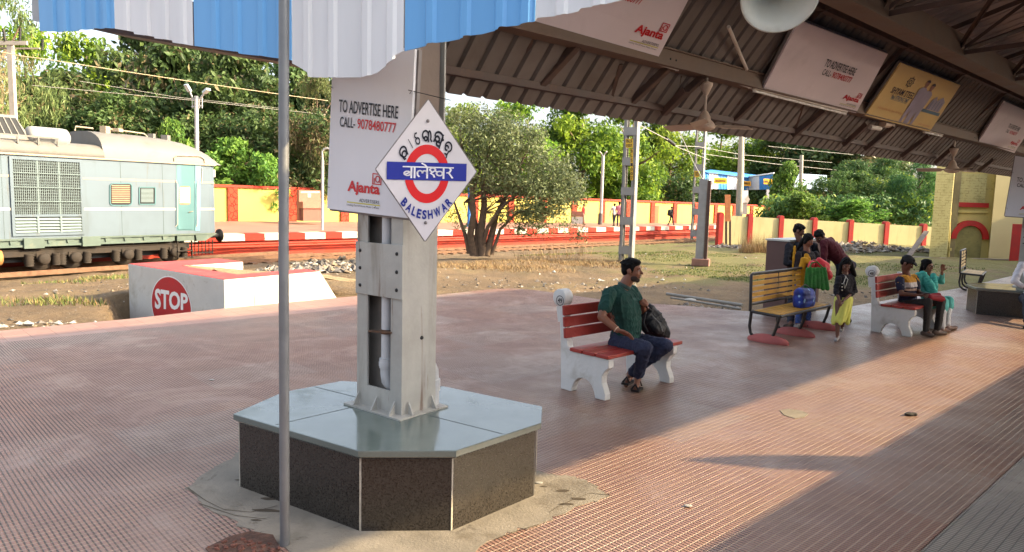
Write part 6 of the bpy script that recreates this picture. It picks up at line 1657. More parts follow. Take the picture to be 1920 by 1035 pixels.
# arch: red ring with mossy infill
ac = D(1815.5, 448, d2); R1 = (D(1851, 448, d2).x - ac.x); R0 = R1 * .72
m = MB(); vs = []
for k in range(25):
    th = math.pi * k / 24
    for rr_ in (R1, R0):
        for y in (-.14, .05): vs.append(Vector((ac.x + rr_ * math.cos(th), d2 + y, ac.z + rr_ * math.sin(th) * .98)))
fs = []
for k in range(24):
    b0_ = 4 * k; fs += [(b0_, b0_ + 4, b0_ + 6, b0_ + 2), (b0_ + 1, b0_ + 5, b0_ + 4, b0_), (b0_ + 2, b0_ + 6, b0_ + 7, b0_ + 3)]
fs += [(0, 2, 3, 1), (96, 97, 99, 98)]
m.add(vs, fs); o = m.build('red_arch', REDPOST, bld); bmesh_fix(o)
m = MB(); P = [Vector((ac.x + R0 * .99 * math.cos(math.pi * k / 20), d2 - .015, ac.z + R0 * .97 * math.sin(math.pi * k / 20))) for k in range(21)] + [Vector((ac.x - R0 * .99, d2 - .015, bz_)), Vector((ac.x + R0 * .99, d2 - .015, bz_))]
m.prism(P, (0, .06, 0)); m.build('arch_infill', MOSS, bld)
m = MB(); m.tube([D(1778, 486, bd_ + .3), D(1781, 400, bd_ + .3), D(1782, 300, bd_ + .3)], .055, 8); tag(m.build('downpipe', OLDY, bld))
for y in (403, 470):
    m = MB(); m.lathe([(.09, 0), (.09, .12)], D(1780, y, bd_ + .3), (0, 0, 1), 10); m.build('pipe_collar', OLDY, bld)
bw(1700, 1905, bd_ - .3, .5, mat('grey_plinth_kerb', srgb(120, 112, 98), .9, .15, 4), 'base_kerb', None, bz_ + .22)
# red and yellow bit of building far right
bw(1893, 1912, bd_ - .6, .3, REDPOST, 'red_pier', None, zz(1900, 420, bd_ - .6))

# ================= coach added on the right, outside the view, to shade the platform =================
COACH = mat('coach_blue', srgb(60, 84, 120), .5, .1, 2)
oc = -5.80; HC = 3.18
cch = empty('shade_coach', CA(8, oc - 1.5, -.85), 0, 'unseen blue coach added right of the platform to cast its shade', 'train')
m = MB(); pr = [(0, -.3), (0, 2.55), (-.12, 2.85), (-.45, 3.08), (-1.0, HC), (-2.0, HC), (-2.55, 3.08), (-2.88, 2.85), (-3.0, 2.55), (-3.0, -.3)]
m.prism([CA(-14, oc + a, z) for a, z in pr], AX * 64); m.build('body', COACH, cch)
m = MB(); m.obox(CA(-14, oc - .4, -.85), AX * 64, -TV * 2.2, (0, 0, .55)); m.build('underframe', DARKG, cch)

# flat cutout added on the coach roof, outlined to cast the pointed shadow
def sunplane(px, py, o):
    p = G(px, py, 0); k = ((C0 + TV * o) - p).dot(TV) / SDIR.dot(TV); return p + SDIR * k
ov = oc - .75
cw_ = [sunplane(*q, ov) for q in ((1278, 861), (1390, 853), (1500, 853), (1640, 856), (1640, 886), (1540, 880), (1440, 876), (1360, 869))]
m = MB(); m.prism(cw_, TV * -.05); o = m.build('shadow_cutout', COACH, cch); bmesh_fix(o)
# engine panel seams, hinges and rivet strips
m = MB()
for px in (6, 228, 306): s = ts(px); m.obox(TL(s, .001, zfl + .02), TD * .010, TN * .006, (0, 0, zgut - zfl - .08))
m.build('panel_seam', mat('seam_grey', srgb(74, 88, 86), .7, .1), eng)
# ================= benches =================
RWOOD = mat('red_painted_wood', srgb(150, 50, 42), .45, .12, 4, .002, 30, stain=srgb(116, 40, 36), samt=.5, sscale=4)
WBEN = mat('whitewashed_bench', srgb(200, 198, 194), .8, .06, 3, .003, 30, stain=srgb(160, 152, 138), samt=.55, sscale=4)
def red_bench(loc, num, label, L=1.14, discx=0.0):
    r = empty('park_bench', loc, AXA, label, 'bench', 'numbered red slatted benches')
    prof = [(.0, 0), (.13, 0), (.145, .06), (.18, .12), (.24, .165), (.30, .175), (.36, .16), (.415, .11), (.44, .05), (.45, 0), (.60, 0), (.615, .30), (.63, .55), (.665, .90), (.60, .90), (.555, .62), (.52, .47), (.49, .425), (.0, .425), (-.03, .415), (-.03, .335), (.015, .30), (.05, .24), (.05, .17), (.02, .11), (.0, .06)]
    for x0 in (0.0, L - .085):
        m = MB(); m.prism([(x0, y, z) for y, z in prof], (.085, 0, 0)); fr = m.build('end_frame', WBEN, r, world=False, bevel=.008)
        bm_ = bmesh.new(); bm_.from_mesh(fr.data); bmesh.ops.recalc_face_normals(bm_, faces=bm_.faces[:]); bm_.to_mesh(fr.data); bm_.free()
    for k in range(3):
        z0 = .555 + .118 * k; y0 = .545 + .10 * (z0 - .5) * 1.1
        m = MB(); m.obox((-.04, y0 - .032, z0), (L + .12, 0, 0), (0, .03, 0), (0, .011, .104)); m.build('back_slat', RWOOD, r, world=False, bevel=.006)
    for k in range(3):
        m = MB(); m.obox((-.02, -.035 + .175 * k, .428), (L + .10, 0, 0), (0, .16, 0), (0, 0, .038)); m.build('seat_slat', RWOOD, r, world=False, bevel=.006)
    m = MB(); c = Vector((discx + .0, .665, .965)); m.lathe([(1e-4, 0), (.088, 0), (.091, .006), (.091, .115), (.088, .12), (1e-4, .12)], c, (1, 0, 0), 28); m.bar(c + Vector((.06, 0, -.09)), c + Vector((.06, -.03, -.25)), .10, .09); d = m.build('number_disc', WBEN, r, world=False)
    m = MB(); cc_ = c + Vector((-.003, -.015, -.03)); m.disc(cc_, (-1, 0, 0), .054, 24, .047); 
    text_into(m, num, cc_ + Vector((0, .031, -.026)), (0, -1, 0), (0, 0, 1), .062, .052, .02); m.build('number', BLK, d, world=False)
    return r
B1 = G(1134, 752); red_bench(Vector((B1.x, B1.y, 0)), '49', 'red slatted bench with white concrete ends, under the man in the dark green shirt', 1.20)
B2 = G(1711, 631); red_bench(Vector((B2.x, B2.y, 0)) - AX * .085, '48', 'red slatted white ended bench under the man in a cap and woman in teal', 1.25)

YW = mat('yellow_brown_slat', srgb(178, 132, 44), .5, .16, 5, stain=srgb(120, 84, 34), samt=.5, sscale=4)
BTUBE = mat('black_tube_frame', srgb(34, 30, 30), .4, .15, 8)
FOOT = mat('red_cement_footing', srgb(158, 84, 80), .85, .12, 6, .006, 20)
ya = G(1463, 594, .40); yb = G(1557, 573, .40); YL = (yb - ya).length; yang = math.atan2(yb.y - ya.y, yb.x - ya.x)
def slat_bench(loc, ang, L, label, feet=True, pal=YW):
    r = empty('steel_bench', loc, ang, label, 'bench', 'steel framed benches with yellow slats')
    for x in (0.0, L / 2, L) :
        m = MB(); m.tube([(x, .44, .42), (x, .455, .20), (x, .43, .10), (x, .37, .04), (x, .28, .012)], .023, 10); m.build('leg', BTUBE, r, world=False)
        m = MB(); m.tube([(x, .01, .40), (x, .05, .22), (x, .10, .08), (x, .16, .015)], .023, 10); m.build('leg', BTUBE, r, world=False)
    m = MB(); m.tube([(0, .0, .40), (0, .44, .42)], .022, 8); m.tube([(L, .0, .40), (L, .44, .42)], .022, 8); m.tube([(0, 0, .40), (L, 0, .40)], .022, 8); m.tube([(0, .44, .42), (L, .44, .42)], .02, 8); m.build('seat_frame', BTUBE, r, world=False)
    m = MB(); t0, t1 = .50, .97
    P = [(.0, .46, .42), (.0, .475, t1 - .07), (.02, .485, t1 - .02), (.07, .487, t1), (L - .07, .487, t1), (L - .02, .485, t1 - .02), (L, .475, t1 - .07), (L, .46, .42)]
    m.tube(P, .023, 10); m.tube([(0, .465, t0 + .02), (L, .465, t0 + .02)], .018, 8); m.tube([(L * .5, .468, t0), (L * .5, .487, t1)], .014, 6); m.build('back_frame', BTUBE, r, world=False)
    for k in range(5):
        z = t0 + .055 + k * .082; m = MB(); m.obox((.025, .452 + .006 * k, z), (L - .05, 0, 0), (0, .014, 0), (0, .004, .054)); m.build('back_slat', pal, r, world=False)
    for k in range(5):
        m = MB(); m.obox((.02, .022 + k * .080, .412 + .003 * k), (L - .04, 0, 0), (0, .074, 0), (0, 0, .016)); m.build('seat_slat', pal, r, world=False)
    if feet:
        for x in (0.0, L / 2, L):
            m = MB(); m.ell((x + .02, .17, .02), (.11, .32, .10), None, 20); m.build('footing', FOOT, r, world=False)
    return r
slat_bench(Vector((ya.x, ya.y, 0)), yang, YL, 'black tube bench with yellow brown slats, the blue backpack lying on its seat')
q = D(1838, 545, 17.6); slat_bench(Vector((q.x, q.y, 0)), yang + R_(8), 1.3, 'small slatted bench seen behind the far granite plinth', False, mat('pale_slat', srgb(186, 160, 112), .6, .1, 5))

# steel cabinet (water cooler stand) behind the yellow bench
CAB = mat('brown_steel_cabinet', srgb(84, 58, 54), .45, .12, 2, stain=srgb(80, 64, 62), samt=.4, sscale=2)
ck = D(1470, 600, 12.75); r = empty('water_cabinet', Vector((ck.x, ck.y, 0)), AXA, 'tall brown steel cabinet with a pale top behind the yellow slatted bench', 'cabinet')
m = MB(); m.obox((0, 0, .08), (1.35, 0, 0), (0, .42, 0), (0, 0, 1.27)); m.build('body', CAB, r, world=False, bevel=.01)
m = MB(); m.obox((-.02, -.02, 1.352), (1.39, 0, 0), (0, .46, 0), (0, 0, .03)); m.build('top', mat('pale_steel_top', srgb(170, 172, 168), .35, .08, 3, metal=.4), r, world=False)
m = MB(); m.obox((.03, .02, 0), (1.29, 0, 0), (0, .38, 0), (0, 0, .078)); m.build('base', BOLT, r, world=False)
m = MB(); m.obox((.42, -.012, .55), (.55, 0, 0), (0, .01, 0), (0, 0, .6)); m.build('steel_panel', mat('steel_panel', srgb(150, 150, 150), .3, .08, 3, metal=.6), r, world=False)
for x in (.5, .85):
    m = MB(); m.tube([(x, -.01, .95), (x, -.07, .95), (x, -.07, .91)], .012, 8); m.build('tap', mat('tap_metal', srgb(190, 190, 190), .25, .05, metal=.8), r, world=False)

# ================= people =================
def smat(n, c, rough=.8, var=.16, scale=11, bump=.004): return mat(n, c, rough, var, scale, bump, 60, spec=.2)
SKIN = mat('brown_skin', srgb(126, 82, 62), .5, .08, 10, spec=.35); SKIN2 = mat('dark_brown_skin', srgb(98, 64, 50), .5, .08, 10, spec=.35)
HAIR = mat('black_hair', srgb(13, 11, 11), .75, .25, 30, spec=.15); EYEW = mat('eye_white', srgb(170, 158, 148), .4, .02); EYED = mat('dark_eye', srgb(24, 18, 16), .2, .02)
LIPS = mat('lip_brown', srgb(112, 62, 54), .5, .05)
def torso(mb, sL, sR, hL, hR, k=1.0, g=0.0, t0=0., t1=1., belly=0., fwd=None):
    n = 9
    Wd = [.165, .18, .175, .16, .148, .146, .152, .162, .165]; Rd = [.060, .092, .108, .108, .104, .102, .106, .110, .108]
    for i in range(n):
        t = i / (n - 1)
        if t < t0 - 1e-6 or t > t1 + 1e-6: continue
        a = sL.lerp(hL, t); b = sR.lerp(hR, t); c = (a + b) / 2; sd = (b - a).normalized()
        r = Rd[i] * k + g; w = max(.01, Wd[i] * k + g - r)
        if fwd is not None and belly: c = c + fwd * belly * math.sin(math.pi * t)
        mb.cap(c - sd * w, c + sd * w, r, r, 12)
def hand(mb, w, d, n, ts, s=1.0, curl=.6):
    d = d.normalized(); n = (n - d * n.dot(d)).normalized(); b = d.cross(n)
    for off, L in ((-.028, .082), (-.010, .088), (.010, .086), (.028, .078)): mb.cap(w, w + d * L * s + b * off * s, .018 * s, .0125 * s, 8)
    for off, L in ((-.030, .060), (-.010, .072), (.011, .066), (.030, .050)):
        p = w + d * .083 * s + b * off * s; c1 = curl * .8; c2 = curl * 1.7
        q = p + (d * math.cos(c1) + n * math.sin(c1)) * L * .55 * s; e = q + (d * math.cos(c2) + n * math.sin(c2)) * L * .5 * s
        mb.cap(p, q, .0105 * s, .0095 * s, 8); mb.cap(q, e, .0095 * s, .0075 * s, 8)
    p = w + d * .022 * s + b * .024 * ts * s; q = p + (d * .65 + b * ts * .75 + n * .15).normalized() * .045 * s; e = q + (d * .9 + b * ts * .2 + n * .35).normalized() * .036 * s
    mb.cap(p, q, .014 * s, .0115 * s, 8); mb.cap(q, e, .0115 * s, .008 * s, 8)
class Head:
    def __init__(s, c, f, k=1.0, up=None):
        s.c = Vector(c); s.f = Vector(f).normalized(); u = Vector(up) if up is not None else Vector((0, 0, 1))
        s.s = s.f.cross(u).normalized(); s.u = s.s.cross(s.f); s.k = k
        s.R = Matrix((s.s, s.f, s.u)).transposed()
    def P(s, x, y, z): return s.c + (s.s * x + s.f * y + s.u * z) * s.k
    def e(s, mb, p, r, n=14): mb.ell(s.P(*p), tuple(a * s.k for a in r), s.R, n)
    def skin(s, mb):
        s.e(mb, (0, -.012, .025), (.074, .092, .086), 18); s.e(mb, (0, .020, -.032), (.060, .068, .082), 16); s.e(mb, (0, .052, -.092), (.034, .030, .024))
        s.e(mb, (0, .070, .028), (.050, .018, .014)); s.e(mb, (0, .083, -.060), (.024, .012, .012)); s.e(mb, (.03, .05, -.02), (.028, .03, .03)); s.e(mb, (-.03, .05, -.02), (.028, .03, .03))
        mb.cap(s.P(0, .082, .015), s.P(0, .104, -.020), .009 * s.k, .014 * s.k, 8)
        for x in (-.075, .075): s.e(mb, (x, -.008, -.008), (.012, .022, .034), 10)
    def face(s, parent):
        for x in (-.031, .031):
            m = MB(); s.e(m, (x, .077, .010), (.011, .008, .006), 10); o = m.build('eye', EYEW, parent)
            m = MB(); s.e(m, (x, .082, .010), (.0065, .005, .006), 8); m.build('iris', EYED, o)
            m = MB(); m.cap(s.P(x - .018, .080, .030), s.P(x + .018, .080, .031), .005 * s.k, .004 * s.k, 6); m.build('eyebrow', HAIR, parent)
        m = MB(); m.cap(s.P(-.02, .089, -.060), s.P(.02, .089, -.060), .006 * s.k, .006 * s.k, 6); m.build('mouth', LIPS, parent)
def lerp(a, b, t): return Vector(a).lerp(Vector(b), t)
def person(label, J, skin, shirt, trousers, head_f, hs=1.0, k=1.0, sleeve=.55, hairkind='short', shoes=None, group=None, voxel=.009, shirt_t=(0, 1), leg_end=.97, belly=0., skirt=None, tr_g=.012, hands=None, long_hair=None, up=None, extra=None, base=None):
    """J: joints in world space. Body is one skin mesh; clothing, hair and shoes are parts."""
    j = {a: Vector(b) for a, b in J.items()}
    b0 = base if base is not None else Vector((j['hL'].x + j['hR'].x, j['hL'].y + j['hR'].y, 0)) / 2
    r = empty('person', b0, 0, label, 'person', group)
    sm = (j['sL'] + j['sR']) / 2; H = Head(j['head'], head_f, hs, up)
    m = MB(); H.skin(m); m.cap(H.P(0, -.012, -.05), sm + (H.c - sm) * .12, .054 * k, .062 * k, 12)
    torso(m, j['sL'], j['sR'], j['hL'], j['hR'], k, -.012)
    for S in 'LR':
        m.cap(j['s' + S], j['e' + S], .050 * k, .040 * k); m.cap(j['e' + S], j['w' + S], .040 * k, .027 * k)
        d, n, ts, cu = (hands or {}).get(S, ((j['w' + S] - j['e' + S]), Vector((0, -.3, -1)), 1 if S == 'R' else -1, .7))
        hand(m, j['w' + S] + Vector(d).normalized() * .01, Vector(d), Vector(n), ts, k, cu)
        m.cap(j['h' + S], j['k' + S], .078 * k, .056 * k); m.cap(j['k' + S], j['a' + S], .054 * k, .036 * k)
        m.cap(j['a' + S] - ZU * .02, j['t' + S], .034 * k, .024 * k)
    body = m.build('body', skin, r, voxel=voxel, smooth=3)
    m = MB(); torso(m, j['sL'], j['sR'], j['hL'], j['hR'], k, .014, shirt_t[0], shirt_t[1], belly, (H.f - ZU * H.f.z).normalized())
    for S in 'LR':
        e = j['e' + S]; s_ = j['s' + S]
        if sleeve <= 1: m.cap(s_, s_.lerp(e, sleeve), .066 * k, .060 * k)
        else: m.cap(s_, e, .066 * k, .054 * k); m.cap(e, e.lerp(j['w' + S], sleeve - 1), .054 * k, .042 * k)
    top = m.build('shirt', shirt, r, voxel=voxel, smooth=3, wrinkle=.022)
    m = MB()
    torso(m, j['sL'], j['sR'], j['hL'], j['hR'], k, .006, .86, 1.)
    for S in 'LR':
        m.cap(j['h' + S], j['k' + S], .090 * k, .068 * k)
        m.cap(j['k' + S], j['k' + S].lerp(j['a' + S], leg_end), .067 * k, .052 * k)
    m.cap(j['hL'], j['hR'], .10 * k, .10 * k)
    if trousers: m.build('trousers', trousers, r, voxel=voxel, smooth=3, wrinkle=.020)
    m = MB()
    if hairkind == 'short':
        H.e(m, (0, -.022, .044), (.080, .094, .080), 18); H.e(m, (0, .03, .085), (.062, .055, .035)); H.e(m, (0, -.055, .0), (.072, .055, .065))
        for x in (-.066, .066): H.e(m, (x, .008, .02), (.014, .024, .045), 10)
    elif hairkind == 'long':
        H.e(m, (0, -.022, .038), (.083, .097, .084), 18); H.e(m, (0, -.065, -.03), (.072, .05, .08)); m.cap(H.P(0, -.08, -.04), H.P(.0, -.10, -.22), .05 * hs, .028 * hs)
        for x in (-.070, .070): H.e(m, (x, .0, -.01), (.018, .035, .07), 10)
    if long_hair:
        for p, q, r0, r1 in long_hair: m.cap(p, q, r0, r1)
    rgh = random.Random(int(H.c.x * 100))
    for i in range(70):                    # uneven locks
        a = rgh.uniform(0, 6.28); e = rgh.uniform(.15, 1.45); v = Vector((math.cos(a) * math.cos(e), math.sin(a) * math.cos(e), math.sin(e)))
        if v.y > .45 and v.z < .62: continue
        p = H.P(v.x * .080, -.022 + v.y * .094, .042 + v.z * .080); q = p + ((p - H.P(0, -.02, .04)).normalized() * .010 + Vector((rgh.uniform(-.02, .02), rgh.uniform(-.02, .02), -.012))) * hs; m.cap(p, q, .011 * hs, .006 * hs, 6)
    m.build('hair', HAIR, r, voxel=max(voxel * .8, .008), smooth=2)
    H.face(r)
    if shoes:
        for S in 'LR':
            m = MB(); a, t = j['a' + S], j['t' + S]; d = (t - a); dn = Vector((d.x, d.y, 0)).normalized()
            low = Vector((a.x, a.y, min(a.z, t.z))); m.cap(a - ZU * .045 * k - dn * .03, t, .042 * k, .034 * k); m.cap(a - ZU * .045 * k - dn * .035, a - ZU * .03 * k, .044 * k, .044 * k)
            m.build('shoe', shoes, r, voxel=.008, smooth=3)
    return r, H, j

# ---- man in the dark green shirt on the near bench ----
GREEN = smat('dark_green_polo', srgb(34, 66, 60)); JEAN = smat('dark_navy_jeans', srgb(50, 54, 74), .85, .2, 20); SAND = mat('dark_sandal', srgb(40, 32, 30), .6, .1)
J = dict(head=D(1185, 507, 7.70), sR=D(1143, 551, 7.50), sL=D(1185, 546, 7.88), hR=D(1160, 645, 7.62), hL=D(1182, 640, 7.88),
         eR=D(1128, 594, 7.40), wR=D(1158, 619, 7.30), eL=D(1206, 585, 7.98), wL=D(1206, 571, 7.78),
         kR=D(1210, 652, 7.28), kL=D(1249, 648, 7.52), aR=D(1196, 704, 7.52), aL=D(1182, 700, 7.74), tR=D(1192, 728, 7.46), tL=D(1174, 722, 7.66))
hf = Vector((.93, -.36, -.04))
rM, HM, jM = person('man in a dark green polo shirt sitting on the near red bench, looking right', J, SKIN, GREEN, JEAN, hf, 1.07, 1.14, .62, 'short', None, None, .0075, (0, 1), .93, .045,
    hands={'R': (Vector((.85, -.2, -.28)), Vector((.1, -.5, -.85)), -1, .35), 'L': (Vector((.1, -.75, .35)), Vector((-.8, -.2, -.5)), 1, 1.3)})
m = MB()
for S in 'LR':
    pass
# beard and collar, wrist thread, sandals
m = MB(); 
for x in (-.045, .045): HM.e(m, (x, .035, -.075), (.020, .045, .032), 10)
HM.e(m, (0, .062, -.092), (.036, .026, .026), 10); m.cap(HM.P(-.022, .093, -.045), HM.P(.022, .093, -.045), .007, .007, 6); m.build('beard', mat('stubble_beard', srgb(52, 36, 30), .8, .2, 40), rM, voxel=.007, smooth=2)
m = MB(); smid = (jM['sL'] + jM['sR']) / 2; cd = (HM.c - smid).normalized(); cq = smid + cd * .075
m.lathe([(.070, 0), (.076, .02), (.072, .042), (.064, .038), (.062, 0)], cq - cd * .02, cd, 20); m.build('collar', smat('collar_green', srgb(60, 78, 74)), rM)
m = MB(); wd_ = (jM['wR'] - jM['eR']).normalized(); m.lathe([(.030, -.006), (.034, 0), (.030, .006)], jM['wR'] - wd_ * .015, wd_, 16); m.build('wrist_thread', mat('pale_thread', srgb(206, 176, 150), .7, .1), rM)
for S in 'RL':
    a, t = jM['a' + S], jM['t' + S]; d = Vector((t.x - a.x, t.y - a.y, 0)).normalized(); zf = .015 if S == 'R' else .035
    m = MB(); hl = Vector((a.x, a.y, zf)) - d * .07; m.bar(hl, Vector((t.x, t.y, zf)) + d * .035, .085, .022); m.tube([hl + d * .17 + ZU * .01 + d.cross(ZU) * .042, hl + d * .16 + ZU * .07, hl + d * .17 + ZU * .01 - d.cross(ZU) * .042], .012, 6); m.tube([hl + ZU * .02 + d.cross(ZU) * .03, hl + ZU * .09 - d * .01, hl + ZU * .02 - d.cross(ZU) * .03], .01, 6)
    m.build('sandal', SAND, rM)
# his backpack, beside him on the seat
BAGB = mat('black_bag_cloth', srgb(26, 26, 30), .6, .2, 12, .006, 40)
bgp = [(1206, 583), (1216, 578), (1228, 588), (1240, 606), (1249, 624), (1236, 628), (1218, 622), (1208, 612)]
m = MB()
for (p, q) in zip(bgp, bgp[1:] + bgp[:1]): m.cap(D(*p, 7.98), D(*q, 7.98), .055, .055)
m.cap(D(1216, 596, 7.96), D(1236, 616, 7.96), .085, .085); m.cap(D(1222, 606, 7.9), D(1230, 616, 7.9), .07, .07)
r = empty('backpack', D(1226, 636, 7.98), 0, 'black backpack stood on the near bench beside the man in green', 'bag')
m.build('bag_body', BAGB, r, voxel=.012, smooth=3, wrinkle=.03)
m = MB(); m.tube([D(1209, 588, 7.92), D(1203, 574, 7.86), D(1212, 572, 7.86), D(1220, 582, 7.9)], .012, 6); m.tube([D(1211, 584, 7.9), D(1206, 605, 7.84), D(1214, 622, 7.86)], .014, 6); m.build('strap', BAGB, r)
m = MB(); m.tube([D(1222, 590, 7.88), D(1236, 606, 7.85), D(1243, 622, 7.86)], .006, 5); m.build('zip', mat('grey_zip', srgb(110, 110, 112), .5, .1), r)

# ---- group round the steel cabinet ----
BLACKC = smat('black_cloth', srgb(26, 26, 32)); MAROON = smat('maroon_shirt', srgb(78, 30, 38)); DKTR = smat('dark_trousers', srgb(36, 38, 50)); WSHOE = mat('white_black_shoe', srgb(150, 146, 146), .6, .25, 30)
J = dict(head=D(1498, 433, 12.85), sR=D(1480, 462, 12.70), sL=D(1526, 461, 12.95), hR=D(1488, 525, 12.75), hL=D(1520, 525, 12.95), eR=D(1474, 493, 12.55), wR=D(1502, 497, 12.42), eL=D(1535, 493, 12.85), wL=D(1526, 492, 12.6),
         kR=D(1484, 567, 12.7), kL=D(1512, 567, 12.85), aR=G(1482, 605, .08), aL=G(1510, 603, .08), tR=G(1472, 612, .03), tL=G(1516, 611, .03))
person('standing man in black behind the yellow bench, looking down to the right', J, SKIN2, BLACKC, DKTR, Vector((.80, -.35, -.35)), 1.0, 1.0, 1.5, 'short', SAND, None, .010)
FLOR = smat('black_floral_kurta', srgb(34, 28, 30), .8, .5, 40); YELC = smat('mustard_cloth', srgb(176, 126, 30), .85, .1, 8); BLUEL = smat('blue_patterned_leggings', srgb(44, 62, 110), .8, .5, 30)
J = dict(head=D(1515, 451, 12.25), sR=D(1497, 477, 12.15), sL=D(1529, 477, 12.38), hR=D(1500, 533, 12.2), hL=D(1524, 533, 12.35), eR=D(1494, 505, 12.0), wR=D(1518, 492, 11.85), eL=D(1538, 505, 12.25), wL=D(1532, 492, 12.0),
         kR=D(1499, 575, 12.1), kL=D(1516, 573, 12.25), aR=G(1496, 606, .08), aL=G(1514, 603, .08), tR=G(1491, 612, .03), tL=G(1520, 610, .03))
rW, HW, jW = person('woman in a black floral kurta with mustard shawl, holding bags behind the yellow bench', J, SKIN, FLOR, BLUEL, Vector((.55, -.70, -.42)), .95, .88, 1.4, 'long', WSHOE, None, .010)
m = MB(); torso(m, jW['hL'] - ZU * -.05, jW['hR'] - ZU * -.05, jW['kL'] + Vector((.06, 0, 0)), jW['kR'] - Vector((.06, 0, 0)), .95, .02); m.build('kurta_skirt', FLOR, rW, voxel=.014, smooth=4)
m = MB()
for (p, q, a, b_) in (((1507, 487, 11.92), (1500, 520, 11.9), .05, .075), ((1500, 520, 11.9), (1503, 548, 11.9), .075, .07), ((1512, 480, 12.0), (1520, 500, 11.9), .045, .05), ((1490, 462, 12.1), (1487, 500, 12.05), .022, .02), ((1487, 500, 12.05), (1488, 560, 12.0), .02, .02), ((1511, 488, 11.9), (1524, 496, 11.82), .04, .035)): m.cap(D(*p), D(*q), a, b_)
m.build('shawl', YELC, rW, voxel=.012, smooth=3, wrinkle=.02)
# bags in her hands
RBAG = mat('red_plastic_bag', srgb(196, 40, 50), .4, .18, 9, .01, 20); GBAG = mat('green_cloth_bag', srgb(40, 104, 40), .75, .22, 9, .012, 18)
m = MB()
for p, q, a, b_ in (((1526, 492, 11.8), (1542, 500, 11.8), .05, .09), ((1542, 500, 11.8), (1551, 516, 11.82), .10, .09), ((1536, 488, 11.8), (1546, 500, 11.8), .05, .09), ((1522, 494, 11.7), (1520, 500, 11.7), .05, .05)): m.cap(D(*p), D(*q), a, b_)
tag(m.build('plastic_bag', RBAG, None, voxel=.012, smooth=3), 'red plastic bag hanging from the hand of the woman in the mustard shawl', 'bag')
r = empty('cloth_bag', D(1532, 545, 11.62), 0, 'dark green cloth bag held in front of the woman in the mustard shawl', 'bag')
m = MB()
for i in range(6): 
    x0 = 1514 + 6.4 * i; m.cap(D(x0, 504, 11.62), D(x0 + (1.8 * (i - 2)), 538 + (3 if i > 3 else 0), 11.60), .028 + .006 * (i % 2), .036)
m.build('bag_body', GBAG, r, voxel=.012, smooth=2)
m = MB(); m.tube([D(1517, 503, 11.6), D(1522, 493, 11.65), D(1532, 491, 11.65), D(1543, 502, 11.6)], .012, 6); m.build('handle', GBAG, r)
# blue backpack lying on the yellow bench
def leafprint():
    t = NT('blue_leaf_print'); v = t.coord(); vo = t.new("ShaderNodeTexVoronoi"); vo.inputs['Scale'].default_value = 13; vo.inputs['Randomness'].default_value = 1
    t.l.new(t.scaled(v, (1, 1, .6), (0, .5, .4)), vo.inputs['Vector'])
    a = t.ramp(vo.outputs['Distance'], .28, .36, 1, 0)
    sepc = t.new("ShaderNodeSeparateColor"); t.l.new(vo.outputs['Color'], sepc.inputs[0])
    on = t.math('MULTIPLY', a, t.math('GREATER_THAN', sepc.outputs[0], .45))
    c = t.mix(on, t.mix(t.ramp(t.noise(5), .4, .6), srgb(22, 40, 120), srgb(34, 66, 170)), srgb(150, 190, 226))
    return t.out(c, .5, 0, .4)
m = MB(); cA, cB = D(1499, 560, 11.05), D(1517, 558, 11.28)
m.cap(cA, cB, .105, .105); m.cap(cA + ZU * .08, cB + ZU * .07, .095, .085); m.cap(cA - ZU * .07, cB - ZU * .07, .10, .10)
r = empty('backpack', (cA + cB) / 2 - ZU * .15, 0, 'blue leaf patterned backpack lying on the seat of the yellow slatted bench', 'bag'); m.build('bag_body', leafprint(), r, voxel=.014, smooth=3)
m = MB(); m.tube([cA + ZU * .16, (cA + cB) / 2 + ZU * .215, cB + ZU * .15], .01, 6); m.build('handle', BAGB, r)
# bending man
J = dict(head=D(1537, 444, 12.75), sR=D(1545, 456, 12.65), sL=D(1557, 452, 13.05), hR=D(1578, 502, 12.85), hL=D(1594, 498, 13.15), eR=D(1545, 478, 12.6), wR=D(1548, 500, 12.55), eL=D(1556, 476, 12.95), wL=D(1552, 498, 12.9),
         kR=D(1572, 548, 12.75), kL=D(1586, 546, 13.0), aR=G(1572, 600, .08), aL=G(1588, 596, .08), tR=G(1564, 604, .03), tL=G(1580, 601, .03))
person('man in a maroon shirt bending forward behind the girl', J, SKIN2, MAROON, DKTR, Vector((-.55, -.45, -.70)), 1.0, 1.05, 1.4, 'short', SAND, None, .011, (0, 1), .97, up=(-.6, -.3, .6))
# girl in the lime skirt
LIME = smat('lime_yellow_skirt', srgb(206, 206, 104), .8, .08, 9); SHEER = smat('black_top', srgb(30, 28, 34), .8, .3, 30)
J = dict(head=D(1586, 497, 10.88), sR=D(1572, 523, 10.80), sL=D(1597, 521, 10.96), hR=D(1573, 567, 10.82), hL=D(1590, 567, 10.94), eR=D(1567, 545, 10.72), wR=D(1573, 562, 10.60), eL=D(1603, 545, 10.92), wL=D(1583, 562, 10.66),
         kR=D(1571, 600, 10.74), kL=D(1581, 598, 10.90), aR=G(1570, 629, .07), aL=D(1579, 612, 11.0), tR=G(1567, 638, .025), tL=D(1577, 620, 10.95))
rG, HG, jG = person('girl in a black top and lime yellow skirt walking beside the yellow bench', J, SKIN2, SHEER, None, Vector((-.15, -.85, -.45)), .90, .74, 1.45, 'long', WSHOE, None, .009,
    long_hair=[(D(1594, 494, 10.98), D(1602, 516, 10.98), .045, .035), (D(1578, 494, 10.9), D(1573, 518, 10.88), .03, .025)])
m = MB()
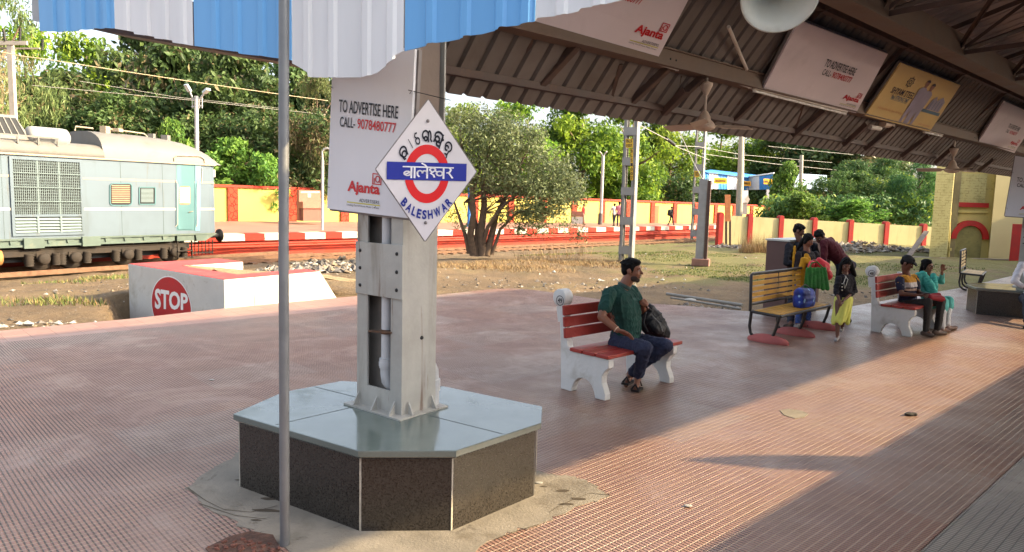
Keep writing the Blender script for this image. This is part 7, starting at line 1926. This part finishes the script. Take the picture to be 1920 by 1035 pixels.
for i in range(12):
    a = 2 * math.pi * i / 12; cq = (jG['hL'] + jG['hR']) / 2
    p = cq + Vector((math.cos(a) * .085, math.sin(a) * .075, .06)); q = D(1576 + 15 * math.cos(a), 602 + (4 if i % 2 else 0), 10.84 + .14 * math.sin(a)); m.cap(p, q, .050, .034 if i % 2 else .026)
m.build('skirt', LIME, rG, voxel=.010, smooth=2)
m = MB(); m.tube([HG.P(-.04, .03, -.13), D(1582, 530, 10.68), D(1584, 541, 10.68), D(1590, 524, 10.72), HG.P(.04, .03, -.13)], .005, 5); m.build('necklace', mat('silver_chain', srgb(200, 196, 186), .3, .05, metal=.6), rG)
for y in (532, 538, 544):
    m = MB(); m.ell(D(1579, y, 10.665), (.010, .010, .010)); m.build('button', WSTR, rG)

# ---- pair on the far red bench ----
MUST = smat('mustard_striped_shirt', srgb(186, 134, 52)); NAVYC = smat('navy_cloth', srgb(36, 38, 58)); CHAR = smat('charcoal_trousers', srgb(52, 48, 46)); BRSH = mat('brown_shoe', srgb(88, 74, 66), .6, .15)
def striped():
    t = NT('striped_polo'); p = t.sep(t.coord()); z = p[2]
    c = t.mix(t.math('GREATER_THAN', z, .80), srgb(40, 40, 60), srgb(190, 136, 50))
    band = t.math('MULTIPLY', t.math('GREATER_THAN', z, .72), t.math('LESS_THAN', z, .80)); c = t.mix(band, c, srgb(200, 190, 186))
    b2 = t.math('MULTIPLY', t.math('GREATER_THAN', z, .66), t.math('LESS_THAN', z, .70)); c = t.mix(b2, c, srgb(180, 150, 130))
    return t.out(c, .85, 0, .2)
J = dict(head=D(1701, 494, 11.72), sR=D(1687, 524, 11.62), sL=D(1714, 521, 11.90), hR=D(1692, 574, 11.72), hL=D(1712, 571, 11.95), eR=D(1690, 551, 11.48), wR=D(1718, 553, 11.38), eL=D(1722, 549, 11.80), wL=D(1732, 551, 11.55),
         kR=D(1741, 566, 11.38), kL=D(1766, 564, 11.62), aR=G(1736, 620, .09), aL=G(1757, 618, .09), tR=G(1748, 629, .03), tL=G(1772, 625, .03))
rC2, HC2, jC2 = person('man in a dark cap and striped mustard shirt on the farther red bench', J, SKIN2, striped(), CHAR, Vector((.62, -.58, -.45)), 1.0, .98, .6, 'short', BRSH, None, .010)
m = MB(); HC2.e(m, (0, -.015, .062), (.088, .104, .075), 18); m.cap(HC2.P(-.045, .10, .055), HC2.P(.045, .10, .055), .018, .018); m.cap(HC2.P(-.035, .135, .045), HC2.P(.035, .135, .045), .012, .012); m.build('cap', smat('dark_cap', srgb(40, 40, 42)), rC2, voxel=.009, smooth=2)
for S in 'LR':
    m = MB(); s_, e = jC2['s' + S], jC2['e' + S]; m.cap(s_.lerp(e, .05), s_.lerp(e, .62), .072, .064); m.build('sleeve', NAVYC, rC2, voxel=.010, smooth=2)
m = MB(); q = (jC2['wR'] + jC2['wL']) / 2 + Vector((.06, -.05, .03)); m.box(q, (.075, .15, .012), .6); tag(m.build('phone', BOLT), 'dark mobile phone in the hands of the man in the cap', 'phone')
tag(MB().cap(D(1744, 557, 11.45), D(1766, 560, 11.55), .045, .05).cap(D(1738, 555, 11.5), D(1760, 553, 11.6), .035, .04).build('hand_bag', mat('dark_red_cloth', srgb(140, 36, 46), .8, .15, 10), None, voxel=.012, smooth=3), 'dark red cloth bag on the lap between the seated pair', 'bag')
TEALC = smat('teal_shawl', srgb(76, 172, 160), .8, .12, 7); TEALD = smat('teal_kurta', srgb(96, 178, 170), .8, .1, 7); WHTR = smat('white_trousers', srgb(206, 204, 204), .8, .05, 8)
J = dict(head=D(1739, 499, 12.15), sR=D(1728, 523, 12.05), sL=D(1752, 522, 12.28), hR=D(1734, 572, 12.15), hL=D(1752, 570, 12.32), eR=D(1728, 548, 11.95), wR=D(1745, 554, 11.80), eL=D(1766, 528, 12.15), wL=D(1766, 510, 12.0),
         kR=D(1768, 566, 11.85), kL=D(1778, 564, 12.05), aR=G(1766, 615, .09), aL=G(1776, 611, .09), tR=G(1780, 619, .03), tL=G(1792, 614, .03))
rT, HT, jT = person('woman in a teal shawl and white trousers on the farther red bench, one hand raised', J, SKIN, TEALD, WHTR, Vector((.45, -.85, -.10)), .95, .92, 1.7, 'long', mat('brown_sandal', srgb(92, 62, 48), .6, .1), None, .010,
    hands={'L': (Vector((0, -.1, 1)), Vector((-.3, -.9, 0)), 1, .5)})
m = MB(); 
for p, q, a, b_ in (((1722, 518, 12.0), (1716, 545, 11.98), .07, .08), ((1730, 514, 12.0), (1745, 536, 11.9), .06, .07), ((1745, 536, 11.9), (1756, 560, 11.82), .06, .05), ((1750, 517, 12.05), (1752, 536, 11.95), .05, .06), ((1735, 527, 11.95), (1742, 545, 11.9), .06, .06), ((1738, 514, 12.2), (1728, 520, 12.15), .06, .07)): m.cap(D(*p), D(*q), a, b_)
m.build('shawl', TEALC, rT, voxel=.011, smooth=3, wrinkle=.022)
m = MB()
for S in 'LR': m.cap(jT['h' + S], jT['k' + S], .105, .088); m.cap(jT['k' + S], jT['k' + S].lerp(jT['a' + S], .22), .085, .09)
m.build('kurta_skirt', TEALD, rT, voxel=.012, smooth=4)
m = MB(); 
for x in (-.031, .031): m.lathe([(.022, 0), (.025, .003), (.022, .006)], HT.P(x, .090, .008), HT.f, 14)
m.cap(HT.P(-.012, .096, .01), HT.P(.012, .096, .01), .003, .003, 5); m.build('glasses', BOLT, rT)

# ---- person in white at the right edge, sitting on the far plinth ----
WHSH = smat('white_shirt', srgb(214, 212, 218), .8, .05, 9)
J = dict(head=D(1946, 462, 13.3), sR=D(1916, 497, 13.15), sL=D(1966, 497, 13.25), hR=D(1922, 560, 13.25), hL=D(1958, 560, 13.35), eR=D(1902, 527, 13.0), wR=D(1932, 546, 12.85), eL=D(1982, 530, 13.1), wL=D(1962, 548, 12.85),
         kR=D(1925, 565, 12.80), kL=D(1960, 565, 12.85), aR=G(1926, 606, .09), aL=G(1958, 606, .09), tR=G(1922, 614, .03), tL=G(1960, 614, .03))
person('person in a loose white shirt seated at the right edge by the far plinth', J, SKIN2, WHSH, DKTR, Vector((.3, -.9, -.2)), 1.0, 1.06, 1.5, 'short', SAND, None, .011)

# ---- small figures on the far platform ----
def walker(px, foot, head, d, yaw, label, shirt, trous, stride=.22, arms=.12, skirt=False, bag=None, skin=SKIN2, vox=.02):
    b = D(px, foot, d); H_ = D(px, head, d).z - b.z; k = H_ / 1.72
    f = Vector((math.cos(yaw), math.sin(yaw), 0)); s = f.cross(ZU)
    P = lambda x, y, z: b + (s * x + f * y + ZU * z) * k
    J = dict(head=P(0, .03, 1.60), sR=P(.19, 0, 1.40), sL=P(-.19, 0, 1.40), hR=P(.09, 0, .92), hL=P(-.09, 0, .92), eR=P(.24, -arms, 1.12), wR=P(.23, arms * .3, .88), eL=P(-.24, arms, 1.12), wL=P(-.23, arms * 1.6, .90),
             kR=P(.09, stride * .6, .49), kL=P(-.09, -stride * .2, .48), aR=P(.09, stride, .09), aL=P(-.09, -stride, .10), tR=P(.09, stride + .15, .03), tL=P(-.09, -stride + .13, .03))
    r, H, j = person(label, J, skin, shirt, trous, f, k, k, .9, 'short', BOLT, 'people on the far platform', vox, base=b)
    if skirt:
        m = MB(); torso(m, j['hL'], j['hR'], j['kL'] + f * .05 - ZU * .25, j['kR'] - ZU * .25, 1.0 * k, .03); m.build('skirt', skirt, r, voxel=.025, smooth=3)
    if bag:
        m = MB(); m.cap(P(-.06, -.20, 1.30), P(-.06, -.22, 1.02), .15 * k, .17 * k); m.cap(P(.06, -.20, 1.30), P(.06, -.22, 1.02), .15 * k, .17 * k); m.build('rucksack', bag, r, voxel=.025, smooth=3)
    return r
PINKS = smat('pink_shirt', srgb(206, 130, 140)); PALES = smat('pale_shirt', srgb(196, 192, 190)); REDT = smat('red_top', srgb(190, 44, 48)); TAN = smat('tan_skirt', srgb(150, 110, 92))
walker(1093, 421, 382, 60, R_(-20), 'small figure in a red top and tan skirt by the pale box', REDT, TAN, .08, .05, TAN)
walker(1160, 425, 378, 56, R_(80), 'person in a pink shirt and dark trousers walking away on the far platform', PINKS, DKTR, .2, .1)
walker(1151, 424, 381, 57, R_(110), 'person in a pale shirt half hidden beside the one in pink', PALES, DKTR, .2, .15)
walker(1258, 423, 387, 62, R_(20), 'dark dressed person with a rucksack walking along the far platform', BLACKC, DKTR, .24, .12, None, BAGB)

# ---- odds and ends on the ground ----
PIP = mat('pale_pipe', srgb(126, 122, 114), .6, .12, 4)
def gp(px, py, z): p = G(px, py, z); return Vector((p.x, p.y, z))
m = MB(); m.tube([gp(1250, 551, -.08), gp(1392, 572, -.08)], .035, 8); tag(m.build('loose_pipe', PIP), 'long pale pipe lying on the dirt along the platform edge, the thicker one', 'pipe')
m = MB(); m.tube([gp(1258, 558, -.09), gp(1390, 579, -.09)], .022, 8); tag(m.build('loose_pipe', PIP), 'thinner pale rod lying beside the long pipe at the platform edge', 'pipe')
m = MB(); q = gp(1294, 562, -.08); m.ell(q, (.13, .08, .03)); tag(m.build('white_wrapper', LIT[0]), 'crumpled white wrapper beside the long pale pipe', 'litter')
m = MB(); q = gp(1705, 777, .012); m.ell(q, (.05, .03, .022)); m.ell(q + Vector((.05, .01, 0)), (.035, .03, .018)); m.cap(q + Vector((-.05, -.02, .01)), q + Vector((.06, -.01, .015)), .008, .008); tag(m.build('dropped_rag', BOLT, None, voxel=.006, smooth=1), 'small black rag dropped on the sunlit paving', 'litter')
pp = [gp(x, y, 0) for x, y in ((1462, 770), (1478, 767), (1504, 771), (1516, 777), (1508, 783), (1490, 785), (1470, 779))]
slab('cement_patch', [(p.x, p.y) for p in pp], -.01, .005, CONC)
m = MB()
for (x, y) in ((397, 712), (1010, 905), (1290, 948)): 
    p = gp(x, y, .008); m.ell(p, (.03, .018, .006))
tag(m.build('paper_scraps', LIT[0]), 'tiny white paper scraps on the paving', kind='stuff')
hp_ = G(455, 1030)
rg = np.random.default_rng(61); m = MB()
for i in range(60):
    a = rg.random() * 6.28; q = math.sqrt(rg.random()); p = hp_ + Vector((math.cos(a) * q * .20, math.sin(a) * q * .10, .012)); s = rg.uniform(.005, .020)
    m.ell(p, (s, s * rg.uniform(.6, 1), s * .6), Matrix.Rotation(rg.random() * 3, 3, 'Z'), 6)
for i in range(len(m.s)): m.s[i] = False
o = m.build('broken_bricks', mat('brick_crumbs', srgb(104, 66, 54), .9, .4, 30)); o['kind'] = 'stuff'; o['label'] = 'brick crumbs in the broken paving beside the pole'
